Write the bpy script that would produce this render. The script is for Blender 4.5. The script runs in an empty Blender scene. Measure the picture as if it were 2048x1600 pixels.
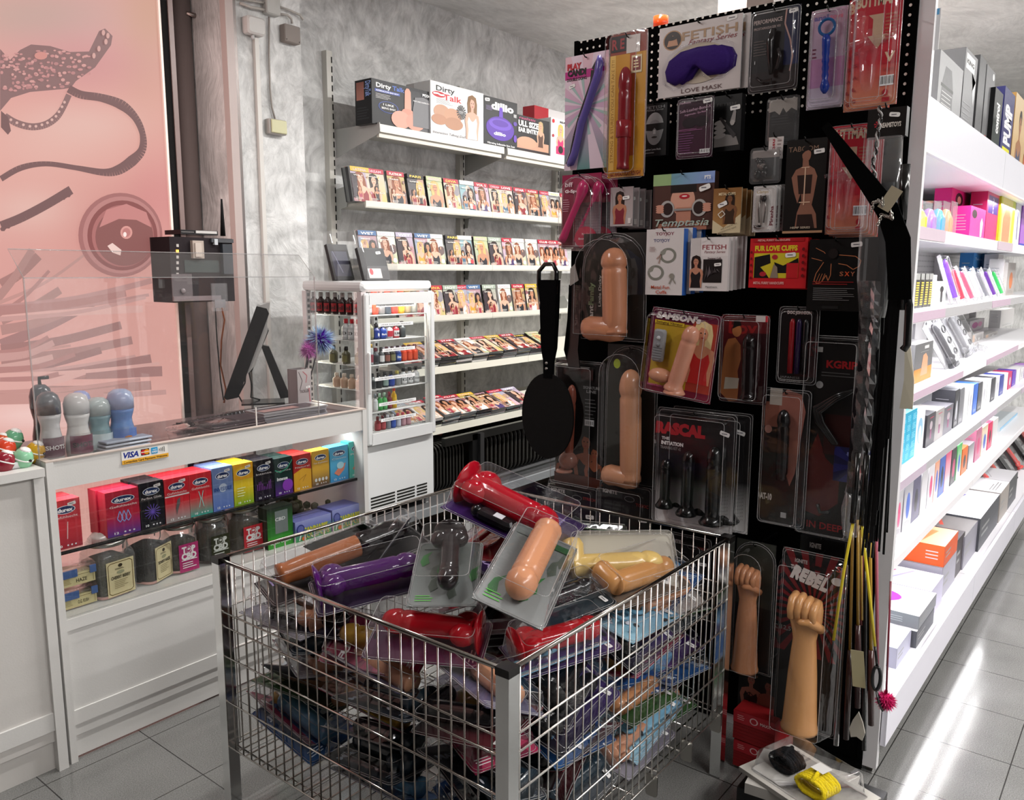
import bpy, math, random
from mathutils import Matrix, Vector
random.seed(11)
S=bpy.context.scene
COL=S.collection
# ---------------------------------------------------------------- camera
H=1.6
YAW,PITCH,ROLL,F=0.670717216,0.155608450,0.003231768,1639.90
fw=Vector((math.cos(YAW)*math.cos(PITCH),math.sin(YAW)*math.cos(PITCH),-math.sin(PITCH)))
r0=fw.cross(Vector((0,0,1))).normalized(); u0=r0.cross(fw)
rt=math.cos(ROLL)*r0+math.sin(ROLL)*u0; up=-math.sin(ROLL)*r0+math.cos(ROLL)*u0
EYE=Vector((0,0,H))
cd=bpy.data.cameras.new('camera'); cd.sensor_width=36; cd.lens=36*F/2048; cd.clip_start=.05; cd.clip_end=60
cam=bpy.data.objects.new('camera',cd); COL.objects.link(cam)
m=Matrix((rt,up,-fw)).transposed().to_4x4(); m.translation=EYE; cam.matrix_world=m
S.camera=cam
def on(px,py,ax,v):
    d=fw+(px-1024)/F*rt-(py-800)/F*up
    return EYE+d*((v-EYE[ax])/d[ax])
def oX(px,py,v): return on(px,py,0,v)
def oY(px,py,v): return on(px,py,1,v)
def oZ(px,py,v): return on(px,py,2,v)
# ---------------------------------------------------------------- world, exposure, lights
S.view_settings.view_transform='Standard'; S.view_settings.look='None'
S.view_settings.exposure=0.0; S.view_settings.gamma=1.0; S.view_settings.use_curve_mapping=False
S.cycles.transparent_max_bounces=48; S.cycles.max_bounces=8; S.cycles.diffuse_bounces=3
w=bpy.data.worlds.new('world'); S.world=w; w.use_nodes=True
w.node_tree.nodes['Background'].inputs[0].default_value=(.5,.5,.5,1); w.node_tree.nodes['Background'].inputs[1].default_value=.02
def area(name,loc,rot,sx,sy,power,col=(1,1,1),spread=180):
    l=bpy.data.lights.new(name,'AREA'); l.shape='RECTANGLE'; l.size=sx; l.size_y=sy; l.energy=power; l.color=col; l.spread=math.radians(spread)
    o=bpy.data.objects.new(name,l); o.location=loc; o.rotation_euler=rot; COL.objects.link(o); return o
# ceiling tube lamps: two rows over the aisle, one over the back of the shop
TUBES=[]
for x in (3.3,4.9,6.5,8.1):
    for y in (-.75,-1.5): TUBES.append((x,y,22))
for x in (.85,2.25): TUBES.append((x,-1.7,68))
for x in (3.25,4.75,6.25): TUBES.append((x,1.65,66))
TUBES.append((1.0,2.2,24))
for (x,y,p) in TUBES:
    area('ceiling_lamp_light',(x,y,3.10),(0,0,0),1.2,.10,p,(1,.98,.95))
# led strips under the white gondola shelves
LED=[]
# ---------------------------------------------------------------- colour and materials
def lin(c):
    if isinstance(c,str):
        c=c.lstrip('#')
        if len(c)==3: c=''.join(a*2 for a in c)
        c=tuple(int(c[i:i+2],16)/255 for i in (0,2,4))
    return tuple((a/12.92 if a<=.04045 else ((a+.055)/1.055)**2.4) for a in c[:3])
MAT={}
def mk(name,rough=.5,metal=0,spec=.5,bump=0,bscale=60,coat=0):
    m=bpy.data.materials.new(name); m.use_nodes=True; nt=m.node_tree; b=nt.nodes['Principled BSDF']
    a=nt.nodes.new('ShaderNodeAttribute'); a.attribute_name='Col'
    nz=nt.nodes.new('ShaderNodeTexNoise'); nz.inputs['Scale'].default_value=bscale; nz.inputs['Detail'].default_value=2
    tc=nt.nodes.new('ShaderNodeTexCoord'); nt.links.new(tc.outputs['Object'],nz.inputs['Vector'])
    mr=nt.nodes.new('ShaderNodeMapRange'); mr.inputs[3].default_value=max(0,rough-.04); mr.inputs[4].default_value=rough+.05
    nt.links.new(nz.outputs[0],mr.inputs[0]); nt.links.new(mr.outputs[0],b.inputs['Roughness'])
    nt.links.new(a.outputs[0],b.inputs['Base Color'])
    b.inputs['Metallic'].default_value=metal; b.inputs['Specular IOR Level'].default_value=spec
    b.inputs['Coat Weight'].default_value=coat; b.inputs['Coat Roughness'].default_value=.08
    if bump:
        bp=nt.nodes.new('ShaderNodeBump'); bp.inputs['Strength'].default_value=bump; bp.inputs['Distance'].default_value=.004
        nt.links.new(nz.outputs[0],bp.inputs['Height']); nt.links.new(bp.outputs[0],b.inputs['Normal'])
    MAT[name]=m; return m
mk('print',.38,0,.35); mk('matte',.75,0,.2,.15,90); mk('gloss',.16,0,.5); mk('rubber',.22,0,.5,.25,35)
mk('metal',.3,1); mk('chrome',.14,1); mk('white_metal',.35,0,.5); mk('laminate',.4,0,.4,.05,200); mk('fur',.9,0,.1,.9,220)
mk('black_metal',.8,0,.02); mk('herb',.9,0,.1,1,160); mk('velvet',.8,0,.2,.3,150)
def mkclear(name,tint=(1,1,1),refl=.9,rough=.04,ior=1.45,haze=0):
    m=bpy.data.materials.new(name); m.use_nodes=True; nt=m.node_tree; nt.nodes.remove(nt.nodes['Principled BSDF'])
    out=nt.nodes['Material Output']
    t=nt.nodes.new('ShaderNodeBsdfTransparent'); t.inputs[0].default_value=(*tint,1)
    g=nt.nodes.new('ShaderNodeBsdfGlossy'); g.inputs[0].default_value=(refl,refl,refl,1); g.inputs['Roughness'].default_value=rough
    lw=nt.nodes.new('ShaderNodeLayerWeight'); lw.inputs[0].default_value=.5
    pw=nt.nodes.new('ShaderNodeMath'); pw.operation='POWER'; pw.inputs[1].default_value=4.0; nt.links.new(lw.outputs['Facing'],pw.inputs[0])
    fr=nt.nodes.new('ShaderNodeMath'); fr.operation='MULTIPLY_ADD'; fr.inputs[1].default_value=.9*refl; fr.inputs[2].default_value=(ior-1)**2/(ior+1)**2; fr.use_clamp=True; nt.links.new(pw.outputs[0],fr.inputs[0])
    nz=nt.nodes.new('ShaderNodeTexNoise'); nz.inputs['Scale'].default_value=14
    bp=nt.nodes.new('ShaderNodeBump'); bp.inputs['Strength'].default_value=.25 if rough>.02 else .0; bp.inputs['Distance'].default_value=.01
    tc=nt.nodes.new('ShaderNodeTexCoord'); nt.links.new(tc.outputs['Object'],nz.inputs['Vector'])
    nt.links.new(nz.outputs[0],bp.inputs['Height']); nt.links.new(bp.outputs[0],g.inputs['Normal']); nt.links.new(bp.outputs[0],lw.inputs['Normal'])
    mx=nt.nodes.new('ShaderNodeMixShader'); nt.links.new(fr.outputs[0],mx.inputs[0]); nt.links.new(t.outputs[0],mx.inputs[1]); nt.links.new(g.outputs[0],mx.inputs[2])
    last=mx
    if haze:
        d=nt.nodes.new('ShaderNodeBsdfDiffuse'); d.inputs[0].default_value=(.8,.8,.8,1)
        m2=nt.nodes.new('ShaderNodeMixShader'); m2.inputs[0].default_value=haze
        nt.links.new(mx.outputs[0],m2.inputs[1]); nt.links.new(d.outputs[0],m2.inputs[2]); last=m2
    nt.links.new(last.outputs[0],out.inputs[0]); MAT[name]=m
mkclear('clear',(.98,.98,.99),1,.05,1.4,0); mkclear('glass',(.97,.98,.98),1,.0,1.45); mkclear('bag',(.95,.95,.96),1,.12,1.6,.05)
mkclear('acrylic',(.97,.97,.97),1,.0,1.5,.015); mkclear('jarglass',(.9,.92,.9),1,.05,1.6,.10); mkclear('edge',(.75,.74,.74),1,.05,1.8,.22)
def mkemit(name,st):
    m=bpy.data.materials.new(name); m.use_nodes=True; nt=m.node_tree; nt.nodes.remove(nt.nodes['Principled BSDF'])
    e=nt.nodes.new('ShaderNodeEmission'); a=nt.nodes.new('ShaderNodeAttribute'); a.attribute_name='Col'; e.inputs[1].default_value=st
    nt.links.new(a.outputs[0],e.inputs[0]); nt.links.new(e.outputs[0],nt.nodes['Material Output'].inputs[0]); MAT[name]=m
mkemit('emit',1.0); mkemit('lamp',6.0)
# translucent jelly rubber
def mkjelly(name):
    m=mk(name,.12,0,.6,.2,30); b=m.node_tree.nodes['Principled BSDF']
    b.inputs['Transmission Weight'].default_value=.45; b.inputs['IOR'].default_value=1.4
mkjelly('jelly')
def plaster(name,c1,c2,scale=3.0,stretch=(1,1,1),dist=.02,bs=.5,st2=4):
    m=bpy.data.materials.new(name); m.use_nodes=True; nt=m.node_tree; b=nt.nodes['Principled BSDF']; N=nt.nodes.new; L=nt.links.new
    tc=N('ShaderNodeTexCoord'); mp=N('ShaderNodeMapping'); mp.inputs['Scale'].default_value=stretch; L(tc.outputs['Object'],mp.inputs[0])
    n0=N('ShaderNodeTexNoise'); n0.inputs['Scale'].default_value=1.3; L(mp.outputs[0],n0.inputs['Vector'])
    va=N('ShaderNodeVectorMath'); va.operation='MULTIPLY_ADD'; L(n0.outputs['Color'],va.inputs[0]); va.inputs[1].default_value=(.5,.5,.5); L(mp.outputs[0],va.inputs[2])
    # brushed strokes
    m2=N('ShaderNodeMapping'); m2.inputs['Rotation'].default_value=(0.1,.75,.0); m2.inputs['Scale'].default_value=(1.2,st2,.55); L(va.outputs[0],m2.inputs[0])
    n1=N('ShaderNodeTexNoise'); n1.inputs['Scale'].default_value=scale*3; n1.inputs['Detail'].default_value=8; n1.inputs['Roughness'].default_value=.7; n1.inputs['Distortion'].default_value=.35; L(m2.outputs[0],n1.inputs['Vector'])
    n2=N('ShaderNodeTexNoise'); n2.inputs['Scale'].default_value=scale*.6; n2.inputs['Detail'].default_value=4; n2.inputs['Distortion'].default_value=1.5; L(va.outputs[0],n2.inputs['Vector'])
    ad=N('ShaderNodeMath'); ad.operation='ADD'; L(n1.outputs[0],ad.inputs[0]); L(n2.outputs[0],ad.inputs[1])
    cr=N('ShaderNodeValToRGB'); cr.color_ramp.elements[0].position=.72; cr.color_ramp.elements[1].position=1.25
    hv=N('ShaderNodeMath'); hv.operation='MULTIPLY'; hv.inputs[1].default_value=.5; L(ad.outputs[0],hv.inputs[0])
    cr.color_ramp.elements[0].position=.38; cr.color_ramp.elements[1].position=.64
    cr.color_ramp.elements[0].color=(*lin(c1),1); cr.color_ramp.elements[1].color=(*lin(c2),1); L(hv.outputs[0],cr.inputs[0]); L(cr.outputs[0],b.inputs['Base Color'])
    bp=N('ShaderNodeBump'); bp.inputs['Strength'].default_value=bs; bp.inputs['Distance'].default_value=dist; L(n1.outputs[0],bp.inputs['Height']); L(bp.outputs[0],b.inputs['Normal'])
    b.inputs['Roughness'].default_value=.5; b.inputs['Specular IOR Level'].default_value=.35; MAT[name]=m
plaster('plaster_wall','#b4b4b3','#f2f2f1',5.5); plaster('plaster_ceiling','#cfcecb','#f1f0ed',3,(1,1,1),.02,.4,3)
plaster('plaster_dark','#94807a','#c4aca5',3)
def dots(name,base,dot,pitch,rad,axes,rough=.8,spec=.02,zmin=None):
    m=bpy.data.materials.new(name); m.use_nodes=True; nt=m.node_tree; b=nt.nodes['Principled BSDF']; N=nt.nodes.new; L=nt.links.new
    tc=N('ShaderNodeTexCoord'); sx=N('ShaderNodeSeparateXYZ'); L(tc.outputs['Object'],sx.inputs[0]); sq=[]
    for a in axes:
        d=N('ShaderNodeMath'); d.operation='DIVIDE'; d.inputs[1].default_value=pitch; L(sx.outputs[a],d.inputs[0])
        f=N('ShaderNodeMath'); f.operation='FRACT'; L(d.outputs[0],f.inputs[0])
        s_=N('ShaderNodeMath'); s_.operation='SUBTRACT'; s_.inputs[1].default_value=.5; L(f.outputs[0],s_.inputs[0])
        p=N('ShaderNodeMath'); p.operation='POWER'; p.inputs[1].default_value=2; L(s_.outputs[0],p.inputs[0]); sq.append(p)
    ad=N('ShaderNodeMath'); ad.operation='ADD'; L(sq[0].outputs[0],ad.inputs[0]); L(sq[1].outputs[0],ad.inputs[1])
    lt=N('ShaderNodeMath'); lt.operation='LESS_THAN'; lt.inputs[1].default_value=(rad/pitch)**2; L(ad.outputs[0],lt.inputs[0])
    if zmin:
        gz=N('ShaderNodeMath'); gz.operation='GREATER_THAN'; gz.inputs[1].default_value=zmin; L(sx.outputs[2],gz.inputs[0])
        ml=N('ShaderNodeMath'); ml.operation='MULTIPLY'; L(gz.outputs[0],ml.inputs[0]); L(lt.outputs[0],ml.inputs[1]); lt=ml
    mx=N('ShaderNodeMixRGB'); L(lt.outputs[0],mx.inputs[0]); mx.inputs[1].default_value=(*lin(base),1); mx.inputs[2].default_value=(*lin(dot),1); L(mx.outputs[0],b.inputs['Base Color'])
    b.inputs['Roughness'].default_value=rough; b.inputs['Specular IOR Level'].default_value=spec; MAT[name]=m
dots('peg_black','#050505','#d8d4cc',.0265,.0042,(1,2),zmin=2.10); dots('peg_grey','#d4d1d2','#6f6b6a',.030,.0048,(0,2),.4,.3)  # upper black-board dots pale: brightness behind the holes painted as colour
def floor_mat():
    m=bpy.data.materials.new('floor_tile'); m.use_nodes=True; nt=m.node_tree; b=nt.nodes['Principled BSDF']; N=nt.nodes.new; L=nt.links.new
    tc=N('ShaderNodeTexCoord'); sx=N('ShaderNodeSeparateXYZ'); L(tc.outputs['Object'],sx.inputs[0])
    def grid(o,off,step):
        a=N('ShaderNodeMath'); a.operation='SUBTRACT'; a.inputs[1].default_value=off; L(o,a.inputs[0])
        d=N('ShaderNodeMath'); d.operation='DIVIDE'; d.inputs[1].default_value=step; L(a.outputs[0],d.inputs[0])
        f=N('ShaderNodeMath'); f.operation='FRACT'; L(d.outputs[0],f.inputs[0])
        s=N('ShaderNodeMath'); s.operation='SUBTRACT'; s.inputs[1].default_value=.5; L(f.outputs[0],s.inputs[0])
        ab=N('ShaderNodeMath'); ab.operation='ABSOLUTE'; L(s.outputs[0],ab.inputs[0])
        g=N('ShaderNodeMath'); g.operation='GREATER_THAN'; g.inputs[1].default_value=.5-.0018/step; L(ab.outputs[0],g.inputs[0])
        fl=N('ShaderNodeMath'); fl.operation='FLOOR'; L(d.outputs[0],fl.inputs[0]); return g.outputs[0],fl.outputs[0]
    g1,f1=grid(sx.outputs[0],1.277,.3385); g2,f2=grid(sx.outputs[1],.59,.337)
    mx=N('ShaderNodeMath'); mx.operation='MAXIMUM'; L(g1,mx.inputs[0]); L(g2,mx.inputs[1])
    n=N('ShaderNodeTexNoise'); n.inputs['Scale'].default_value=260; n.inputs['Detail'].default_value=4; L(tc.outputs['Object'],n.inputs['Vector'])
    n3=N('ShaderNodeTexNoise'); n3.inputs['Scale'].default_value=3; n3.inputs['Detail'].default_value=5; L(tc.outputs['Object'],n3.inputs['Vector'])
    ad=N('ShaderNodeMath'); ad.operation='MULTIPLY_ADD'; L(n3.outputs[0],ad.inputs[0]); ad.inputs[1].default_value=.5; L(n.outputs[0],ad.inputs[2])
    cr=N('ShaderNodeValToRGB'); cr.color_ramp.elements[0].position=.5; cr.color_ramp.elements[1].position=1
    cr.color_ramp.elements[0].color=(*lin('#5c5c5a'),1); cr.color_ramp.elements[1].color=(*lin('#868583'),1); L(ad.outputs[0],cr.inputs[0])
    mc=N('ShaderNodeMixRGB'); L(mx.outputs[0],mc.inputs[0]); L(cr.outputs[0],mc.inputs[1]); mc.inputs[2].default_value=(*lin('#2c2b2a'),1); L(mc.outputs[0],b.inputs['Base Color'])
    rr=N('ShaderNodeMapRange'); rr.inputs[3].default_value=.05; rr.inputs[4].default_value=.22; L(n3.outputs[0],rr.inputs[0]); L(rr.outputs[0],b.inputs['Roughness'])
    b.inputs['Specular IOR Level'].default_value=.7
    MAT['floor_tile']=m
floor_mat()
# ---------------------------------------------------------------- mesh builder
TXT={}
def text_mesh(s,bold=0,shear=0):
    k=(s,bold,shear)
    if k in TXT: return TXT[k]
    c=bpy.data.curves.new('t','FONT'); c.body=s; c.offset=bold; c.shear=shear; c.resolution_u=2; c.size=1
    o=bpy.data.objects.new('t',c); COL.objects.link(o)
    dg=bpy.context.evaluated_depsgraph_get(); me=o.evaluated_get(dg).to_mesh()
    vs=[(v.co.x,v.co.y) for v in me.vertices]; fs=[tuple(p.vertices) for p in me.polygons]
    o.evaluated_get(dg).to_mesh_clear(); bpy.data.objects.remove(o); bpy.data.curves.remove(c)
    if not vs: vs=[(0,0)]
    x0=min(v[0] for v in vs); x1=max(v[0] for v in vs); y0=min(v[1] for v in vs); y1=max(v[1] for v in vs)
    TXT[k]=(vs,fs,x0,x1,y0,y1); return TXT[k]
class MB:
    def __init__(s): s.v=[]; s.f=[]; s.c=[]; s.m=[]; s.sm=[]; s.M=Matrix.Identity(4)
    def add(s,vs,fs,col,mat='matte',smooth=False):
        b=len(s.v); M=s.M
        s.v+=[tuple(M@Vector(p)) for p in vs]
        for i,f in enumerate(fs):
            s.f.append(tuple(b+j for j in f)); s.m.append(mat); s.sm.append(smooth)
        if isinstance(col,list): s.c+=col
        else:
            c=lin(col); s.c+=[c]*len(fs)
        return s
    def box(s,x0,x1,y0,y1,z0,z1,col,mat='matte'):
        v=[(x0,y0,z0),(x1,y0,z0),(x1,y1,z0),(x0,y1,z0),(x0,y0,z1),(x1,y0,z1),(x1,y1,z1),(x0,y1,z1)]
        return s.add(v,[(0,3,2,1),(4,5,6,7),(0,1,5,4),(1,2,6,5),(2,3,7,6),(3,0,4,7)],col,mat)
    def bbox(s,x0,x1,y0,y1,z0,z1,col,mat='matte',b=.004,n=2):
        # box with softened vertical+horizontal edges: rounded outline in x-z, chamfered along y
        o=rrect(x0,x1,z0,z1,b*1.5,n); k=len(o); cx=(x0+x1)/2; cz=(z0+z1)/2
        def ins(d): return [(p[0]-math.copysign(min(d,abs(p[0]-cx)),p[0]-cx),p[1]-math.copysign(min(d,abs(p[1]-cz)),p[1]-cz)) for p in o]
        i=ins(b); vs=[(p[0],y0,p[1]) for p in i]+[(p[0],y0+b,p[1]) for p in o]+[(p[0],y1-b,p[1]) for p in o]+[(p[0],y1,p[1]) for p in i]
        fs=[]
        for r in range(3):
            for j in range(k):
                a=r*k+j; c=r*k+(j+1)%k; fs.append((a,c,c+k,a+k))
        fs.append(tuple(range(k))[::-1]); fs.append(tuple(range(3*k,4*k)))
        return s.add(vs,fs,col,mat,False)
    def prism(s,pts,y0,y1,col,mat='matte',smooth=False,cap0=True,cap1=True):
        # outline in x-z extruded along y
        k=len(pts); vs=[(p[0],y0,p[1]) for p in pts]+[(p[0],y1,p[1]) for p in pts]
        fs=[(j,(j+1)%k,(j+1)%k+k,j+k) for j in range(k)]
        if cap0: fs.append(tuple(range(k))[::-1])
        if cap1: fs.append(tuple(range(k,2*k)))
        return s.add(vs,fs,col,mat,smooth)
    def prismx(s,pts,x0,x1,col,mat='matte'):
        k=len(pts); vs=[(x0,p[0],p[1]) for p in pts]+[(x1,p[0],p[1]) for p in pts]
        return s.add(vs,[(j,(j+1)%k,(j+1)%k+k,j+k) for j in range(k)]+[tuple(range(k))[::-1],tuple(range(k,2*k))],col,mat)
    def loft(s,loops,col,mat='matte',smooth=True,cap=True):
        k=len(loops[0]); vs=[p for l in loops for p in l]; fs=[]
        for r in range(len(loops)-1):
            for j in range(k): a=r*k+j; c=r*k+(j+1)%k; fs.append((a,c,c+k,a+k))
        if cap: fs.append(tuple(range(k))[::-1]); fs.append(tuple(range((len(loops)-1)*k,len(loops)*k)))
        return s.add(vs,fs,col,mat,smooth)
    def lathe(s,prof,cx=0,cy=0,cz=0,col='#fff',mat='gloss',n=20,cols=None):
        loops=[[(cx+r*math.cos(2*math.pi*j/n),cy+r*math.sin(2*math.pi*j/n),cz+z) for j in range(n)] for r,z in prof]
        if cols:
            cc=[]
            for q in range(len(prof)-1): cc+=[lin(cols[min(q,len(cols)-1)])]*n
            cc+=[lin(cols[0]),lin(cols[-1])]
            return s.loft(loops,cc,mat)
        return s.loft(loops,col,mat)
    def tube(s,path,rad,col,mat='gloss',n=10,flat=1.0,cap=True,cols=None):
        P=[Vector(p) for p in path]; k=len(P)
        if not isinstance(rad,(list,tuple)): rad=[rad]*k
        t0=(P[1]-P[0]).normalized(); ref=Vector((0,1,0)) if abs(t0.y)<.9 else Vector((1,0,0))
        nrm=(ref-t0*ref.dot(t0)).normalized(); loops=[]
        for i in range(k):
            t=(P[min(i+1,k-1)]-P[max(i-1,0)])
            if t.length<1e-9: t=t0
            t.normalize(); nrm=nrm-t*nrm.dot(t)
            if nrm.length<1e-6: nrm=Vector((1,0,0))
            nrm.normalize(); bn=t.cross(nrm)
            loops.append([tuple(P[i]+(nrm*math.cos(2*math.pi*j/n)*flat+bn*math.sin(2*math.pi*j/n))*rad[i]) for j in range(n)])
        if cols:
            cc=[]
            for q in range(k-1): cc+=[lin(cols[min(q,len(cols)-1)])]*n
            if cap: cc+=[lin(cols[0]),lin(cols[-1])]
            return s.loft(loops,cc,mat,True,cap)
        return s.loft(loops,col,mat,True,cap)
    def ball(s,c,r,col,mat='gloss',n=14,sc=(1,1,1)):
        loops=[]
        m=n//2
        for i in range(m+1):
            a=-math.pi/2+math.pi*i/m; a=max(min(a,math.pi/2-.02),-math.pi/2+.02)
            loops.append([(c[0]+r*sc[0]*math.cos(a)*math.cos(2*math.pi*j/n),c[1]+r*sc[1]*math.cos(a)*math.sin(2*math.pi*j/n),c[2]+r*sc[2]*math.sin(a)) for j in range(n)])
        return s.loft(loops,col,mat)
    def build(s,name,parent=None,label=None,loc=None,rot=None):
        me=bpy.data.meshes.new(name); me.from_pydata(s.v,[],s.f); 
        names=[]; 
        for x in s.m:
            if x not in names: names.append(x)
        for x in names: me.materials.append(MAT[x])
        idx={x:i for i,x in enumerate(names)}
        me.polygons.foreach_set('material_index',[idx[x] for x in s.m]); me.polygons.foreach_set('use_smooth',s.sm)
        ca=me.color_attributes.new('Col','FLOAT_COLOR','CORNER'); arr=[]
        for p,c in zip(s.f,s.c):
            if isinstance(c[0],(tuple,list)):
                for k in range(len(p)): arr+=[*c[k%len(c)],1]
            else: arr+=[c[0],c[1],c[2],1]*len(p)
        ca.data.foreach_set('color',arr); me.update()
        o=bpy.data.objects.new(name,me); COL.objects.link(o)
        if parent: o.parent=parent
        if label: o['label']=label
        if loc is not None: o.location=loc
        if rot is not None: o.rotation_euler=rot
        return o
def rrect(x0,x1,z0,z1,r,n=3):
    r=min(r,(x1-x0)/2,(z1-z0)/2); o=[]
    for cx,cz,a in ((x1-r,z0+r,-90),(x1-r,z1-r,0),(x0+r,z1-r,90),(x0+r,z0+r,180)):
        for i in range(n+1):
            t=math.radians(a+90*i/n); o.append((cx+r*math.cos(t),cz+r*math.sin(t)))
    return o
# ---------------------------------------------------------------- things
def tag(o,label,cat,group=None,kind=None):
    o['label']=label; o['category']=cat
    if group: o['group']=group
    if kind: o['kind']=kind
    return o
def thing(name,label,cat,loc=(0,0,0),rot=(0,0,0),group=None):
    o=bpy.data.objects.new(name,None); o.empty_display_size=.05; COL.objects.link(o)
    o.location=loc; o.rotation_euler=rot; return tag(o,label,cat,group)
def struct(name,mb,label=None):
    o=mb.build(name); o['kind']='structure'
    if label: o['label']=label
    return o
def copy_tree(o,loc=None,rot=None,label=None,par=None):
    c=o.copy(); COL.objects.link(c)
    if par: c.parent=par
    if loc is not None: c.location=loc
    if rot is not None: c.rotation_euler=rot
    if label: c['label']=label
    for ch in list(o.children): copy_tree(ch,par=c)
    return c
ORD=['first','second','third','fourth','fifth','sixth','seventh','eighth','ninth','tenth','eleventh','twelfth','thirteenth','fourteenth','fifteenth','sixteenth','seventeenth','eighteenth','nineteenth','twentieth']
def nth(i): return ORD[i] if i<len(ORD) else 'number %d'%(i+1)
# ---------------------------------------------------------------- printed faces: flat shapes layered on a front that looks along -y
SK='#dcb097'; SK2='#c08b6c'
class D(MB):
    """draws on a w x h face, origin bottom centre, plane y=y0"""
    def __init__(s,w,h,y0=0,bg=None,mat='print'):
        super().__init__(); s.w=w; s.h=h; s.y=y0; s.k=0; s.mat=mat
        if bg: s.rect(0,0,1,1,bg)
    def P(s,u,v): return ((u-.5)*s.w,s.y-s.k*.00022,v*s.h)
    def lay(s): s.k+=1
    def poly(s,pts,col,mat=None):
        s.lay(); pts=[(min(max(u,0),1),min(max(v,0),1)) for u,v in pts]
        a=sum((pts[i][0]*pts[(i+1)%len(pts)][1]-pts[(i+1)%len(pts)][0]*pts[i][1]) for i in range(len(pts)))
        if a<0: pts=pts[::-1]
        if abs(a)<1e-7: return s
        s.add([s.P(*p) for p in pts],[tuple(range(len(pts)))],col,mat or s.mat); return s
    def rect(s,u0,v0,u1,v1,col,c2=None,mat=None,horiz=False):
        s.lay(); vs=[s.P(u0,v0),s.P(u1,v0),s.P(u1,v1),s.P(u0,v1)]
        if c2:
            a,b=lin(col),lin(c2); cc=[(a,a,b,b)] if not horiz else [(a,b,b,a)]
            s.add(vs,[(0,1,2,3)],cc,mat or s.mat)
        else: s.add(vs,[(0,1,2,3)],col,mat or s.mat)
        return s
    def ell(s,u,v,ru,rv,col,n=18,mat=None,rot=0,asp=False):
        if asp: rv=ru*s.w/s.h
        c,sn=math.cos(rot),math.sin(rot); W,Hh=s.w,s.h; pts=[]
        for i in range(n):
            a=2*math.pi*i/n; x=ru*W*math.cos(a); y=rv*Hh*math.sin(a)
            pts.append((u+(x*c-y*sn)/W,v+(x*sn+y*c)/Hh))
        return s.poly(pts,col,mat)
    def line(s,pts,t,col):
        # polyline of thickness t (fraction of width)
        s.lay(); tw=t*s.w/2
        for i in range(len(pts)-1):
            (a,b),(c,d)=pts[i],pts[i+1]; dx=(c-a)*s.w; dy=(d-b)*s.h; L=math.hypot(dx,dy) or 1; nx=-dy/L*tw/s.w; ny=dx/L*tw/s.h
            q=[(a+nx,b+ny),(a-nx,b-ny),(c-nx,d-ny),(c+nx,d+ny)]
            s.add([s.P(*p) for p in q],[(0,1,2,3)],col,s.mat)
        return s
    def text(s,t,u,v,h,col,w=None,bold=.02,shear=0,al='c',rot=0,mat=None):
        """h = letter height (fraction of face height), w = width to squeeze to (fraction of face width)"""
        s.lay(); vs,fs,x0,x1,y0,y1=text_mesh(t,bold,shear)
        hh=h*s.h; ky=hh/.72; kx=ky
        if w:
            W=(w*s.w if abs(rot)<1 else w*s.h); kx=W/max(x1-x0,1e-6)
        tw=(x1-x0)*kx; ox={'c':-tw/2,'l':0,'r':-tw}[al]; c,sn=math.cos(rot),math.sin(rot); out=[]
        for x,y in vs:
            X=(x-x0)*kx+ox; Y=y*ky-hh/2; out.append(((u-.5)*s.w+X*c-Y*sn,s.y-s.k*.00022,v*s.h+X*sn+Y*c))
        s.add(out,fs,col,mat or s.mat); return s
    def lines(s,u0,v0,u1,v1,n,col,fill=.45,jit=True):
        s.lay(); R=random.Random(int(u0*1000)+n)
        for i in range(n):
            v=v1-(i+.5)*(v1-v0)/n; t=(v1-v0)/n*fill/2; e=u1-(R.random()*.3*(u1-u0) if jit else 0)
            s.add([s.P(u0,v-t),s.P(e,v-t),s.P(e,v+t),s.P(u0,v+t)],[(0,1,2,3)],col,s.mat)
        return s
    def barcode(s,u0,v0,u1,v1):
        s.rect(u0,v0,u1,v1,'#eee'); s.lay(); n=12
        for i in range(n):
            a=u0+(i+.25)*(u1-u0)/n; b=a+(u1-u0)/n*(.25+.4*((i*7)%3)/2)
            s.add([s.P(a,v0+(v1-v0)*.15),s.P(b,v0+(v1-v0)*.15),s.P(b,v1-(v1-v0)*.1),s.P(a,v1-(v1-v0)*.1)],[(0,1,2,3)],'#222',s.mat)
        return s
    def sticker(s,u,v,w=.16,t='€',rot=.1):
        h=w*s.w/s.h*.42; c,sn=math.cos(rot),math.sin(rot); W,Hh=s.w,s.h
        pts=[]
        for (a,b) in rrect(-w/2,w/2,-h/2,h/2,min(w,h)*.3,2):
            x=a*W; y=b*Hh; pts.append((u+(x*c-y*sn)/W,v+(x*sn+y*c)/Hh))
        s.poly(pts,'#e9e7e4'); s.lines(u-w*.3,v-h*.15,u+w*.3,v+h*.15,1,'#77757a',.8); return s
    def burst(s,u,v,n,c,r=1.2,a0=0,frac=.5):
        s.lay(); asp=s.w/s.h
        for i in range(n):
            a=a0+2*math.pi*i/n; b=a+2*math.pi/n*frac
            pts=clip([(u,v),(u+r*math.cos(a),v+r*math.sin(a)*asp),(u+r*math.cos(b),v+r*math.sin(b)*asp)])
            if len(pts)>=3: s.add([s.P(*p) for p in pts],[tuple(range(len(pts)))],c,s.mat)
        return s
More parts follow.
